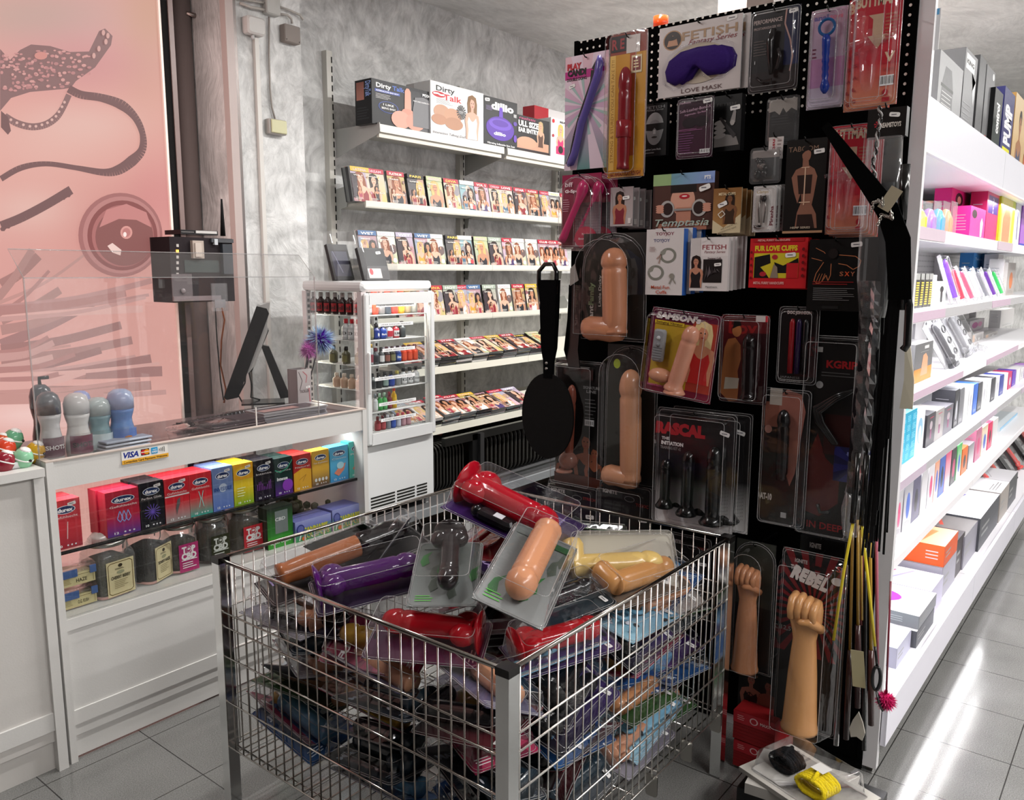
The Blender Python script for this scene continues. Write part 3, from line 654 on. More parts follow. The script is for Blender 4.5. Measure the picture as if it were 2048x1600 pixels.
# ---------------------------------------------------------------- wire bargain bin
CX0,CX1,CY0,CY1,CT=1.215,2.33,.97,2.05,.80
bn=thing('wire_bargain_bin','square chrome wire bin on legs filled with packaged toys in front of the pegboard','wire bin')
P=.035
for (x,y) in ((CX0,CY0),(CX0,CY1-P),(CX1-P,CY0),(CX1-P,CY1-P)):
    l=MB(); l.box(x,x+P,y,y+P,.0,CT-.018,'#eef0f0','chrome'); o=l.build('leg',bn); 
    c=MB(); c.box(x-.001,x+P+.001,y-.001,y+P+.001,CT-.018,CT,'#0b0909','gloss'); c.build('end_cap',o)
levels=[.64,.597,.505,.365,.222]
def wires(p,q,n,nrm):
    mb=MB(); p=Vector(p); q=Vector(q); d=q-p
    for i in range(n+1):
        a=p+d*((i+.5)/(n+1)); mb.tube([(a.x,a.y,.215),(a.x,a.y,CT-.008)],.0023,'#a9a39d' if nrm[0] else '#dedcd8','chrome' if nrm[0] else 'metal',6)  # x-facing panels get darker wire colours, their shade painted in
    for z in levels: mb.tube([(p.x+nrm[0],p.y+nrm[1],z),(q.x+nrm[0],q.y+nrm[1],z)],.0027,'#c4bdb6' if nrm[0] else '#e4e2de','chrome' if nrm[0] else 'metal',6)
    mb.tube([(p.x,p.y,CT-.008),(q.x,q.y,CT-.008)],.0058,'#a8a29c','chrome',8)
    mb.build('wire_panel',bn)
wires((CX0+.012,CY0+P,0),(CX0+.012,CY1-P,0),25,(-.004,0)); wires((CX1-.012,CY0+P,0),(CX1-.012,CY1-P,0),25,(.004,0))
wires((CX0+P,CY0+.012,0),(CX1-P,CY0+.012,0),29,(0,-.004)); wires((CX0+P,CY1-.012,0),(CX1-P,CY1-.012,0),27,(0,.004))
fl=MB()
for i in range(28): y=CY0+.03+i*(CY1-CY0-.06)/27; fl.tube([(CX0+.012,y,.222),(CX1-.012,y,.222)],.0026,'#c4c0bb','chrome',5)
for i in range(9): x=CX0+.03+i*(CX1-CX0-.06)/8; fl.tube([(x,CY0+.012,.217),(x,CY1-.012,.217)],.003,'#c4c0bb','chrome',5)
fl.build('wire_floor',bn)
for x in (1.86,2.07,2.27):
    c=MB(); c.prismx(rrect(CY0-.006,CY0+.03,.17,.235,.008),x,x+.004,'#bdbab4','metal'); c.build('shelf_clip',bn)
# ---------------------------------------------------------------- film shelves on the back wall
RK=thing('film_display_rack','cream metal wall rack with shelves of film cases along the grey back wall','wall rack')
GR='#c3c0b8'
UX=[oY(652,102,YW-.02).x+.01,oY(922,540,YW-.02).x]; du=UX[1]-UX[0]; UX.append(UX[1]+du); UX.append(UX[2]+du)
for i,x in enumerate(UX):
    u=MB(); zt_=oY(652,102,YW-.02).z if i==0 else 2.79
    u.box(x-.025,x+.015,YW-.04,YW,.2,zt_,GR,'white_metal')
    for k in range(52): z=zt_-.03-k*.05; u.box(x+.006,x+.0135,YW-.0412,YW-.04,z-.032,z,'#1c1b1a','matte')
    u.build('upright',RK)
TSY=3.385; TZ=2.355
for i in range(3):
    xa=UX[i]-.005+.01; xb=UX[i+1]-.005
    xa+= .02
    s=MB(); s.box(xa,xb,TSY,YW-.04,TZ,TZ+.02,'#d6d3c9','white_metal')
    s.box(xa,xb,TSY-.004,TSY+.004,TZ-.02,TZ+.02,'#e4e1d6','white_metal'); s.box(xa+.01,xb-.01,TSY+.012,TSY+.03,TZ-.045,TZ-.005,'#d9d6cb','white_metal'); s.build('shelf',RK)
    for x in (xa,xb-.002) if i==2 else (xa,):
        b=MB(); b.prismx([(YW-.04,TZ-.13),(YW-.04,TZ+.025),(TSY-.006,TZ+.028),(TSY-.01,TZ-.018),(TSY+.02,TZ-.035)],x-.003,x+.001,'#a9a9a6','white_metal'); b.build('bracket',RK)
# sloping display shelves
SLOPE=[]
YS=3.50
zs_=[oY(728.5,403.5,YS).z,oY(775,530,YS).z,oY(865,634,YS).z]
for k,z in enumerate(zs_):
    for i in range(3):
        xa=UX[i]+.02; xb=UX[i+1]+.018
        s=MB(); s.prismx([(YS,z+.004),(YS,z-.03),(YS+.006,z-.03),(YS+.012,z-.008),(YW-.05,z-.008+.10*0-.02),(YW-.05,z-.012)],xa,xb,'#cbc8bd','white_metal')
        s.box(xa,xb,YS-.002,YS+.002,z-.024,z+.008,'#e2dfd3','white_metal'); s.build('shelf',RK)
        b=MB(); b.prismx([(YW-.04,z-.09),(YW-.04,z+.08),(YW-.11,z+.09),(YW-.14,z+.04),(YW-.13,z-.02),(YW-.08,z-.03),(YW-.07,z-.09)],xa-.006,xa-.003,'#a9aaa6','white_metal'); b.build('bracket',RK)
Y4,Y5=3.20,3.10
z4=oY(867.5,737,Y4).z; z5=oY(868.7,858,Y5).z
TILT=math.radians(24)
for (z,y) in ((z4,Y4),(z5,Y5)):
    for i in range(3):
        xa=UX[i]+.02; xb=UX[i+1]+.018; xa=max(xa,3.15)
        s=MB(); s.box(xa,xb,y,YW-.04,z-.012,z,'#d9d6cb','white_metal'); s.box(xa,xb,y-.003,y+.002,z-.034,z+.006,'#ebe8da','white_metal')
        s.prismx([(y+.004,z),(y+.004+.2*math.cos(TILT),z+.2*math.sin(TILT)),(y+.2*math.cos(TILT)+.02,z)],xa+.01,xb-.01,'#c9c6bb','white_metal'); s.build('shelf',RK)
# dark support rail and legs below
PY=2.99
s=MB(); s.box(3.2,6.4,PY+.01,PY+.04,z5-.085,z5-.04,'#4d4d4b','metal')
xp=oY(962,900,PY).x
s.box(xp-.016,xp+.018,PY-.01,PY+.01,.39,z5-.05,'#77787a','metal'); s.box(xp-.06,xp-.018,PY+.01,PY+.04,.39,z5-.05,'#0d0d0d','matte')
s.build('support_rail',RK)
s=MB(); zb=oY(1065,944,PY-.03).z; s.box(xp+.02,6.3,PY-.05,PY-.02,zb-.03,zb+.03,'#9b9d9d','metal'); tag(s.build('metal_barrier'),'horizontal grey metal bar in front of the black ribbed radiators','barrier')
# ribbed black radiators
def radiator(xa,xb,n,label):
    t=thing('ribbed_radiator',label,'radiator',group='radiators under the film shelves')
    for i in range(n):
        x=xa+(xb-xa)*i/n; w_=(xb-xa)/n
        o=rrect(3.045,3.33,.397,.655,.045,4); mb=MB(); mb.prismx(o,x,x+w_*.6,'#15120f','gloss')
        mb.tube([(x+w_*.3,p[0],p[1]) for p in o]+[(x+w_*.3,o[0][0],o[0][1])],w_*.14,'#3a3936','gloss',5,cap=False)
        mb.build('rib',t)
radiator(oY(866,900,3.05).x-.06,xp-.075,12,'black ribbed radiator between the drinks fridge and the dark rack post')
radiator(xp+.03,xp+1.35,34,'long black ribbed radiator right of the dark rack post')
b=MB(); b.box(3.35,xp+.2,YW-.006,YW-.001,.42,.72,'#e89a8c','print'); b.box(xp+.2,6.4,YW-.006,YW-.001,.42,.72,'#f0806e','print'); b.box(xp-.17,xp-.11,YW-.01,YW-.001,.5,.72,'#a0561a','matte'); b.box(3.35,6.4,YW-.02,YW-.001,.70,.72,'#b98246','matte')
struct('sill_reflections',b,'windowsill strip with pink reflections painted on, behind the radiators')  # pink reflections by the windowsill, painted as salmon boxes
# ---------------------------------------------------------------- film cases
PAL0=['#d8c7b4','#c97f86','#7fb3bd','#e0c25a','#b7a9c9','#e8e4de','#6d6f75','#d98a50','#c4d08a','#9d4a55','#8fa3c4','#dcb3a6','#4a4447','#e6a3b4','#a7b9a0']
def pale(c): 
    r=[int(c[i:i+2],16) for i in (1,3,5)]; g=sum(r)/3; return '#%02x%02x%02x'%tuple(int(min(255,.62*a+.26*g+18)) for a in r)
PAL=[pale(c) for c in PAL0]
TT=['DIVA','WET','GOLD','PLATINUM','LATINA','DOLL','ANGELS','PRIVATE','BEACH','STAR','NIGHT','LOVE','PARIS','VOL 5','HOT','DREAM','CLUB','MAGIC']
DW,DH,DT=.135,.19,.014
def film_design(i,R):
    bg=PAL[i%len(PAL)]; d=D(DW,DH,0); c2=PAL[(i*7+3)%len(PAL)]
    d.rect(0,0,1,1,c2,bg)
    k=i%5; hair=R.choice(['#2a1a14','#6b3f22','#d2b070','#3a2018','#8a4a2a']); cl=R.choice(['#8a1d2a','#22242c','#e9e2da','#3f6a86','#c23c6a','#4a3a6a','#d8a03c'])
    for q in range(5): d.ell(R.uniform(0,1),R.uniform(0,.8),R.uniform(.15,.35),R.uniform(.08,.22),R.choice([c2,'#b3917c','#6d5a58','#d9c6b8','#8f8a90',bg,'#4b4148']),12,rot=R.uniform(0,3))
    if k==0: d.person(.38,-.2,1.06,SK,hair,cl)
    elif k==1: d.person(.3,-.15,.9,SK,hair,cl); d.person(.74,-.1,.84,SK2,'#241610','#ddd5cc')
    elif k==2: d.person(.72,-.25,1.05,SK,hair,cl); d.person(.27,.02,.5,SK2,'#241610',cl)
    elif k==3: d.person(.5,-.3,1.18,SK2,hair,cl)
    else: d.person(.62,-.2,1.08,SK,hair,cl,lean=-.12); d.rect(.0,.1,.28,.8,'#3b3036')
    d.rect(0,.86,1,1,R.choice(['#20181a','#b5273d','#e8e4de',bg,'#d8b13c','#4d6f9a']))
    d.text(TT[i%len(TT)],.5,.92,.075,R.choice(['#f4efe6','#f1d25a','#ffffff','#e6b8c4']),.7)
    if i%3==0: d.text(TT[(i+5)%len(TT)],.62,.3,.06,'#f3e9dc',.55,shear=.2)
    if i%4==1: d.ell(.82,.13,.11,.075,R.choice(['#e8d63c','#f4f0ea','#d8434f']))
    for q in range(R.randrange(3,7)):
        d.ell(R.uniform(.05,.95),R.uniform(.05,.8),R.uniform(.03,.09),R.uniform(.02,.06),R.choice([SK,SK2,'#b58a72','#e9cdb8','#8d6f63',c2,'#cfc6bd']),9,rot=R.uniform(0,3))
    if R.random()<.6: d.person(R.uniform(.15,.85),R.uniform(-.02,.1),R.uniform(.35,.5),R.choice([SK,SK2]),hair,R.choice(['#2a2226','#d9d2c8','#a0364a']),False)
    d.lines(.06,.03,.5,.12,3,'#efe9e2',.3); d.text(TT[(i+9)%len(TT)],.35,.75,.04,'#f6f2ea',.5)
    return d
FILMS=[]
def film_case(i,R,label,loc,rot,group):
    d=film_design(i,R)
    t=thing('film_case',label,'film case',loc,rot,group)
    b=MB(); b.bbox(-DW/2,DW/2,.0004,DT,0,DH,['#3a3b3c','#747877','#26262a','#6b6f6e','#85898a','#e4e2e0'][i%6],'gloss',.0012,1)
    b.build('case',t); d.build('cover_sheet',t)
    return t
R=random.Random(5); PR=[]
FK=[film_case(i,R,'film case',(0,0,0),(0,0,0),'film cases on the wall rack') for i in range(20)]
used=set()
KD=['cream','rose','teal','yellow','lilac','white','grey','orange','lime green','maroon','pale blue','salmon','charcoal','pink','sage']
def put_film(i,loc,rot,label,group):
    if i not in used:
        used.add(i); o=FK[i]; o.location=loc; o.rotation_euler=rot; o['label']=label; o['group']=group; return o
    o=copy_tree(FK[i],loc,rot,label); o['group']=group; return o
TI=math.radians(-11)
def row(nm,z,px0,px1,py,y,group,seed,back):
    xa=oY(px0,py,y).x; xb=oY(px1,py,y).x; x=xa; R=random.Random(seed); n=0
    while x<xb:
        i=R.randrange(20); w_=DW+R.choice([.004,.012,.004,.02,-.03])
        for b in range(back(n,R)):
            put_film(R.randrange(20) if b else i,(x+DW/2+.012*b*.3,y+.004+b*.0155,z),(TI,0,0),('%s film case, %s from left on the %s, front one'%(KD[i%15],nth(n),nm) if b==0 else 'film case number %d behind the front, %s from left on the %s'%(b,nth(n),nm)),group)
        x+=w_+.004 if w_>.1 else DW+.004; n+=1
    return n
row('upper film shelf',zs_[0]+.002,710,1140,404,YS+.006,'film cases on the upper film shelf',1,lambda n,R:6 if n==0 else R.choice([1,2,3]))
row('middle film shelf',zs_[1]+.002,725,1125,530,YS+.006,'film cases on the middle film shelf',2,lambda n,R:R.choice([2,1,1]))
row('third film shelf down',zs_[2]+.002,800,1100,633,YS+.006,'film cases on the third film shelf',9,lambda n,R:R.choice([1,2,1]))
def stacks(nm,z,y,px0,px1,py,group,seed,hs):
    xa=oY(px0,py,y).x; xb=oY(px1,py,y).x; R=random.Random(seed); x=xa; n=0
    while x<xb:
        h=hs(n,R)
        for k in range(h):
            i=R.randrange(20); off=.012+k*(DT+.0008)
            # lying face up, sloping up to the back
            yy=y+.006-math.sin(TILT)*off; zz=z+math.cos(TILT)*off+.003
            put_film(i,(x+DW/2+R.uniform(-.003,.003),yy+math.sin(TILT)*0,zz+.004),(-math.pi/2+TILT,0,R.uniform(-.02,.02)),'film case %s from bottom, %s stack from left on the %s'%(nth(k),nth(n),nm),group)
        x+=DW+.006; n+=1
stacks('lower film shelf',z4,Y4,808,1105,735,'stacked film cases on the lower film shelf',3,lambda n,R:R.choice([3,4,4]))
stacks('lowest film shelf',z5,Y5,812,1062,858,'stacked film cases on the lowest film shelf',4,lambda n,R:R.choice([3,4,4,5]) if n<5 else 3)
for i,o in enumerate(FK):
    if i not in used:
        for c in list(o.children): bpy.data.objects.remove(c)
        bpy.data.objects.remove(o)
# ---------------------------------------------------------------- big boxes on the top shelf
zt_=TZ+.0202
def carton(name,label,cat,px0,px1,pyb,pyt,y,d,design,side='#222',z=None,depth=.1,group=None,sided=None,yaw=0):
    """printed carton on a shelf plane y, extents read at its front"""
    a=oY(px0,pyb,y); b=oY(px1,pyb,y); zz=z if z is not None else a.z; top=oY(px0,pyt,y).z
    w_,h_=b.x-a.x,top-zz; ds=design(D(w_,h_,0)); 
    o=pack(name,label,cat,ds,w_,h_,((a.x+b.x)/2,y,zz),(0,0,yaw),depth,side,group=group)
    if sided: 
        s=sided(D(depth,h_,0)); q=s.build('side_print',o); q.rotation_euler=(0,0,-math.pi/2); q.location=(-w_/2-.0004,depth/2,0)
    return o
yb1=TSY+.012
def d1(d):
    d.rect(0,0,1,1,'#17171b'); d.rect(.6,0,1,.93,'#5d5d60','#2a2a2e'); d.text('Dirty',.19,.885,.10,'#f2f2f2',.24,.03); d.text('Talk',.43,.885,.10,'#5273c8',.2,.03)
    d.rect(.05,.73,.45,.79,'#4b5fae'); d.text('INTERACTIVE BAD BOY',.25,.76,.03,'#fff',.36); d.lines(.06,.58,.33,.70,4,'#c9c9c9',.3)
    d.ell(.26,.42,.16,.13,'#3d55a6',24); d.ell(.26,.42,.148,.118,'#101014',24); d.text('I LIKE',.26,.47,.045,'#e8e8e8',.17); d.text('BEING BAD!',.26,.39,.045,'#e8e8e8',.22)
    d.poly([(.52,.42),(.53,.88),(.56,.95),(.6,.95),(.63,.88),(.635,.42)],'#e0a48f'); d.ell(.575,.40,.10,.08,'#d59683'); d.ell(.46,.2,.16,.2,'#dda290'); d.ell(.70,.2,.16,.2,'#d99b89')
    d.poly([(.66,.1),(.98,.1),(.99,.5),(.95,.78),(.84,.82),(.70,.78),(.66,.5)],'#77777a'); d.text('FEATURES SUPER-HOT',.82,.7,.03,'#eee',.3); d.text('PDX',.9,.88,.06,'#fff',.14,.04); return d
def d1s(d): d.rect(0,0,1,1,'#101013'); d.rect(.08,.55,.55,.95,'#b3796a','#8b5a50'); d.text('DirtyTalk',.8,.78,.18,'#8fa8e0',.34,rot=-math.pi/2); d.lines(.1,.1,.9,.4,5,'#2c2c30'); return d
carton('novelty_box','black box at the left end of the top shelf, printed DirtyTalk in white and blue','box',745,864,268,156,yb1,None,d1,'#121214',zt_,.13,sided=d1s)
def d2(d):
    d.rect(0,0,1,1,'#e6e4e4','#f5f4f4'); d.text('Dirty',.27,.89,.10,'#1b1b1b',.34,.02); d.text('Talk',.40,.75,.11,'#d3202c',.34,.02)
    d.ell(.15,.77,.12,.055,'#c7202c',20); d.line([(.05,.775),(.13,.785),(.18,.765),(.25,.775)],.02,'#fff'); d.lines(.1,.6,.42,.7,4,'#9a9a9a',.3)
    d.ell(.2,.45,.15,.14,'#c79a7f',20); d.ell(.40,.41,.16,.15,'#c9997c',20); d.ell(.15,.3,.14,.10,'#bd8b6f',20); d.ell(.42,.27,.17,.12,'#b98a6e',20)
    d.burst(.56,.52,16,'#444',.09,0,.6); d.ell(.56,.52,.06,.055,'#555'); d.lines(.51,.49,.6,.55,3,'#ddd',.3)
    d.person(.77,.03,.88,'#dfae98','#8a6238','#efe6e2'); d.text('Interactive Talking Doll',.33,.05,.045,'#333',.6,0,.2); return d
carton('novelty_box','large white box with red lips printed Dirty Talk on the top shelf','box',862,967,295,160,yb1-.012,None,d2,'#dcdcdc',zt_,.13)
def d3(d):
    d.rect(0,0,1,1,'#232325'); d.text('dillio',.55,.84,.15,'#f4f4f4',.68,.05); d.sticker(.1,.93,.14); d.lines(.06,.72,.3,.82,4,'#8d7fae',.3)
    d.poly([(.43,.5),(.45,.8),(.5,.84),(.55,.8),(.56,.5)],'#6a43c0'); d.ell(.48,.38,.42,.25,'#5b35a8',30); d.ell(.48,.47,.34,.12,'#7350c6',30); d.ell(.48,.49,.24,.07,'#5b35a8',24); d.text('dillio',.46,.27,.07,'#fff',.36,.03)
    d.ell(.93,.55,.06,.045,'#5f45a6'); d.poly([(.88,.68),(.97,.68),(.97,.75),(.88,.75)],'#bbb'); d.ell(.93,.23,.05,.08,'#6b44b8'); d.text('Vibrating Inflatable Hot Seat',.5,.05,.04,'#eee',.84); return d
carton('novelty_box','black box with a round purple cushion printed dillio on the top shelf','box',968,1034,306,190,yb1-.006,None,d3,'#19191b',zt_,.13)
def d4(d):
    d.rect(0,0,1,1,'#191215'); d.rect(.0,.08,.98,.32,'#c99a80'); d.ell(.3,.27,.3,.16,'#cf9f83'); d.person(.72,.2,.75,'#d6a88c','#c9ab7c','#5a3a2c'); d.text('ULL SIZE',.34,.78,.15,'#f2f2f2',.62,.05); d.text('EAR ENTRY',.34,.6,.12,'#f2f2f2',.62,.05); d.text('realistic',.3,.93,.07,'#e86a9a',.5,0,.2); d.rect(0,0,1,.08,'#2a1a1c'); return d
carton('novelty_box','black box with white capital letters second from the right on the top shelf','box',1034,1098,318,228,yb1-.004,None,d4,'#1b1418',zt_,.13)
def d5(d): d.rect(0,0,1,1,'#ececec'); d.person(.55,.1,.78,'#e3b39a','#e4c86a','#e2316e'); d.rect(.3,.1,.8,.3,'#e2316e'); d.ell(.55,.22,.14,.1,'#241a1c'); d.ell(.13,.92,.07,.05,'#d3202c'); d.text('REAL',.7,.93,.05,'#333',.4); d.ell(.12,.55,.06,.04,'#b5323c'); return d
carton('novelty_box','narrow white box with a blonde person in pink at the right of the top shelf','box',1101,1136,320,234,yb1,None,d5,'#e0e0e0',zt_,.12)
def d6(d): d.rect(0,0,1,1,'#e9e6e6'); d.rect(0,.5,.4,1,'#c2202f'); d.text('XXL',.7,.7,.2,'#b3202f',.4); return d
o=carton('novelty_box','red and white box lying behind the others at the right of the top shelf','box',1068,1136,300,210,yb1+.16,None,d6,'#c43a44',zt_,.1)
o=carton('novelty_box','pale grey box just visible behind the first two boxes on the top shelf','box',833,872,262,166,yb1+.15,None,lambda d:(d.rect(0,0,1,1,'#c9c6c6'),d.text('KO',.7,.8,.14,'#9a2734',.4))[0] and d,'#bdbaba',zt_,.08)
# ---------------------------------------------------------------- bottles
def bottle(name,label,cat,h,r,body,cap,lab,loc,txt=None,shape='b',mat='gloss',group=None,rot=0,capmat='gloss'):
    t=thing(name,label,cat,loc,(0,0,rot),group)
    b=MB()
    if shape=='b': pr=[(r*.9,0),(r,.004),(r,h*.55),(r*.92,h*.62),(r*.45,h*.72),(r*.42,h*.8)]
    elif shape=='c': pr=[(r*.92,0),(r,.004),(r,h*.78),(r*.9,h*.82),(r*.5,h*.84)]
    elif shape=='w': pr=[(r*.8,0),(r*.95,h*.03),(r,h*.15),(r*.95,h*.3),(r*.78,h*.45),(r*.76,h*.52),(r*.9,h*.62),(r*.95,h*.68)]
    elif shape=='j': pr=[(r*.9,0),(r,.006),(r,h*.72),(r*.8,h*.80),(r*.75,h*.84)]
    b.lathe(pr,0,0,0,body,mat,16); b.build('body',t)
    c=MB(); z=pr[-1][1]
    if shape=='b': c.lathe([(r*.5,z-.002),(r*.52,z),(r*.5,h-.003),(r*.4,h)],0,0,0,cap,capmat,14)
    elif shape=='c': c.lathe([(r*.8,z-.002),(r*.8,h-.004),(r*.7,h)],0,0,0,cap,capmat,14)
    elif shape=='w': c.lathe([(r*.97,z),(r*.97,h*.84),(r*.8,h*.94),(r*.45,h*.99),(.002,h)],0,0,0,cap,capmat,16)
    else: c.lathe([(r*.82,z),(r*.84,h-.004),(r*.8,h)],0,0,0,cap,capmat,16)
    c.build('cap',t)
    if lab:
        l=MB(); z0,z1=(h*.12,h*.5) if shape!='w' else (h*.08,h*.36); n=9; pts=[(r*1.012*math.cos(a),r*1.012*math.sin(a)) for a in [math.radians(-90-62+124*i/n) for i in range(n+1)]]
        vs=[(p[0],p[1],z0) for p in pts]+[(p[0],p[1],z1) for p in pts]; l.add(vs,[(i,i+1,i+n+2,i+n+1) for i in range(n)],lab,'print',True)
        if txt:
            vs,fs,a0,a1,b0,b1=text_mesh(txt,.03,0); W=2*r*.8; k=min(W/(a1-a0),(z1-z0)*.5/.72); 
            l.add([((x-(a0+a1)/2)*k, -math.sqrt(max(1e-9,(r*1.02)**2-((x-(a0+a1)/2)*k)**2))-.0003,(z0+z1)/2+(y-.36)*k) for x,y in vs],fs,'#f2f0ee' if lab[1] in '0123456' else '#222','print')
        l.build('label',t)
    return t
# ---------------------------------------------------------------- drinks-style display fridge
fx0,fx1,fy0,fy1,fz0,fz1=2.585,3.062,2.95,3.40,.388,1.552
fr=thing('display_fridge','white glass sided countertop fridge full of small bottles between counter and film shelves','display fridge')
FW='#dcdddd'
zs=oY(800,868,fy0).z
b=MB(); b.bbox(fx0,fx1,fy0,fy1,fz1-.05,fz1,FW,'white_metal',.012); b.build('top',fr)
b=MB(); b.bbox(fx0+.008,fx1,fy0+.004,fy1,fz0+.03,zs-.03,'#e3e4e4','white_metal',.006)
for i in range(4):
    for (a,c) in ((.03,.19),(.205,.33),(.345,.42)):
        b.box(fx0+a,fx0+c,fy0+.002,fy0+.01,fz0+.06+i*.016,fz0+.067+i*.016,'#15140f','matte')
for x in (fx0+.03,fx1-.05): b.box(x,x+.02,fy0+.02,fy0+.05,fz0,fz0+.03,'#c9caca','white_metal')
b.build('base_cabinet',fr)
d=MB(); gy=fy0-.018; zt1=fz1-.055
d.bbox(fx0+.004,fx0+.038,gy,fy0+.002,zs-.025,zt1,FW,'white_metal',.006); d.bbox(fx1-.034,fx1-.004,gy,fy0+.002,zs-.025,zt1,FW,'white_metal',.005)
d.box(fx0+.03,fx1-.03,gy,fy0+.002,zt1-.055,zt1,FW,'white_metal'); d.box(fx0+.03,fx1-.03,gy,fy0+.002,zs-.025,zs+.03,FW,'white_metal'); o=d.build('door',fr)
g=MB(); g.box(fx0+.038,fx1-.034,gy+.006,gy+.010,zs+.03,zt1-.055,'#fff','glass'); g.build('door_glass',o)
hd=MB(); hd.bbox(fx0+.006,fx0+.018,gy-.02,gy,1.02,1.22,'#e9eaea','white_metal',.004); hd.build('handle',o)
for (x,y) in ((fx0,fy0+.004),(fx0,fy1-.035),(fx1-.03,fy0+.004),(fx1-.03,fy1-.035)):
    p=MB(); p.box(x,x+.03,y,y+.03,zs-.03,fz1-.05,'#cfc6c6' if x==fx0 else FW,'white_metal')
    if x>fx0 or y>fy0+.1:
        for k in range(26): p.box(x+.008,x+.022,y-.0006,y,zs+.01+k*.028,zs+.026+k*.028,'#2b2b2b','matte')
    p.build('corner_post',fr)
p=MB(); p.box(fx0+.004,fx0+.008,fy0+.034,fy1-.035,zs-.03,fz1-.05,'#fff','glass'); p.box(fx1-.008,fx1-.004,fy0+.034,fy1-.035,zs-.03,fz1-.05,'#fff','glass'); p.box(fx0+.03,fx1-.03,fy1-.008,fy1-.004,zs-.03,fz1-.05,'#fff','glass'); p.build('side_glass',fr)
SZ=[oY(843,py,fy0+.03).z for py in (625,672,719,765,808,846)]
for k,z in enumerate(SZ):
    s=MB(); s.tube([(fx0+.03,fy0+.02,z-.003),(fx1-.03,fy0+.02,z-.003)],.0035,'#eceded','white_metal',6)
    for i in range(20): s.tube([(fx0+.03,fy0+.02+i*.02,z-.003),(fx1-.03,fy0+.02+i*.02,z-.003)],.0016,'#eceded','white_metal',4)
    for i in range(3): s.tube([(fx0+.04+i*.19,fy0+.02,z-.006),(fx0+.04+i*.19,fy1-.03,z-.006)],.0022,'#eceded','white_metal',4)
    s.build('wire_shelf',fr)
    q=D(.20,.016,0,'#f2f2f2'); q.text(['LEDER REINIGER PREMIUM PLUS','LEDER REINIGER PREMIUM','LEDER REINIGER SMALL','LEDER REINIGER PREMIUM PLUS SMALL','LEDER REINIGER PREMIUM SMALL','LEDER REINIGER SMALL'][k],.5,.5,.4,'#444',.86,.0)
    px=[(752,828),(757,826),(765,830),(750,830),(758,832),(762,832)][k]; py=[(613,607),(652,644),(704,692),(762,746),(812,796),(844,826)][k]
    a=oY(px[0],py[0],gy+.004); c=oY(px[1],py[1],gy+.004); q.w=c.x-a.x
    ob=q.build('price_strip',fr); ob.location=((a.x+c.x)/2,gy+.004,(a.z+c.z)/2-.008); ob.scale=((c.x-a.x)/.20,1,1); 
area('fridge_lamp_light',(fx0+.2,fy0+.03,1.48),(math.radians(12),0,0),.36,.02,2.2,(1,.97,.85)); 
area('fridge_lamp_light',(fx0+.05,fy1-.06,1.1),(math.radians(-90),0,math.radians(-20)),.02,.6,1.0,(1,.95,.75))
bt='fridge bottles'
rows=[ # (x offset px left,right at shelf), colour list body,cap,label,text,shape,h
 [('#8d8f93','#3a3a3a','#e9e9e9','XXX','b',.115),('#d6452c','#e8422c','#e8452c',None,'c',.12),('#8e9296','#a9abad',None,None,'b',.115),('#34404f','#d6452c',None,None,'c',.12),('#df3a2c','#7c7a78','#e0402f',None,'c',.12),('#f0b51c','#cf3b2c','#f0b51c',None,'c',.12),('#a79a7c','#8d8462',None,None,'c',.11),('#a0a09c','#7d7d79',None,None,'c',.11)],
 [('#7c7a62','#56555c','#8b8466',None,'b',.10),('#2b3a7c','#1d1d24','#243a8c','B','b',.075),('#26439a','#1d1d24','#2a4aa6','Barley','b',.075),('#c9ccd6','#1d1d24','#b03545',None,'b',.075),('#c33a48','#1d1d24','#d8d5da','LINE','b',.075),('#454a4e','#2a2c2e',None,None,'b',.08)],
 [('#aab0b6','#c8a54a','#8a4550',None,'c',.10),('#555a60','#71323c','#3a3d42',None,'b',.08),('#4a4d50','#3a3c3e','#d5d5d5',None,'b',.08),('#3d3538','#5b2c36','#8b5b50',None,'b',.08),('#3a3a34','#4b3136','#7d7b5a',None,'b',.08),('#2b3c78','#44353c','#3558a8','Stud','b',.08),('#d2492f','#68333a','#d8563a',None,'b',.08),('#d2492f','#68333a','#d8563a',None,'b',.08),('#d2492f','#68333a','#d8563a',None,'b',.08)],
 [('#565b5c','#2c2d2f','#3c4042',None,'b',.075),('#3a3f42','#2c2d2f','#2d3134',None,'b',.075),('#2f3b3c','#2c2d2f','#8aa09a',None,'b',.075),('#2d3f8a','#2c2d2f','#30489a',None,'b',.075),('#8c8f90','#b3a65a',None,None,'b',.075),('#b9bcbe','#232426','#d9dadb','CO','b',.085),('#b9bcbe','#232426','#d9dadb','CO','b',.085),('#b9bcbe','#232426','#d9dadb','COCO','b',.085)],
 [('#cfd2d4','#7b848a','#e0e3e4',None,'b',.085),('#3f9c4c','#a9c9b2','#4fae5c',None,'b',.085),('#58a867','#a9c9b2','#6cbb7b',None,'b',.085),('#7a3540','#8d2a3a','#a5505a',None,'b',.085),('#e0b02a','#d0442a','#e8c048',None,'b',.11)],
 [('#8f3138','#5b2026','#b04a50',None,'b',.07),('#97383f','#5b2026','#b5545a',None,'b',.07),('#8a8f98','#c7cad0',None,None,'b',.07),('#3550a8','#c7cad0','#4060b8',None,'b',.07),('#b7bac6','#c25560','#c8cbd8',None,'b',.07),('#b58a94','#c25560','#c79aa4',None,'b',.07),('#b58a94','#a34552','#c79aa4',None,'b',.07)]]
SN=['top','second','third','fourth','fifth','bottom']
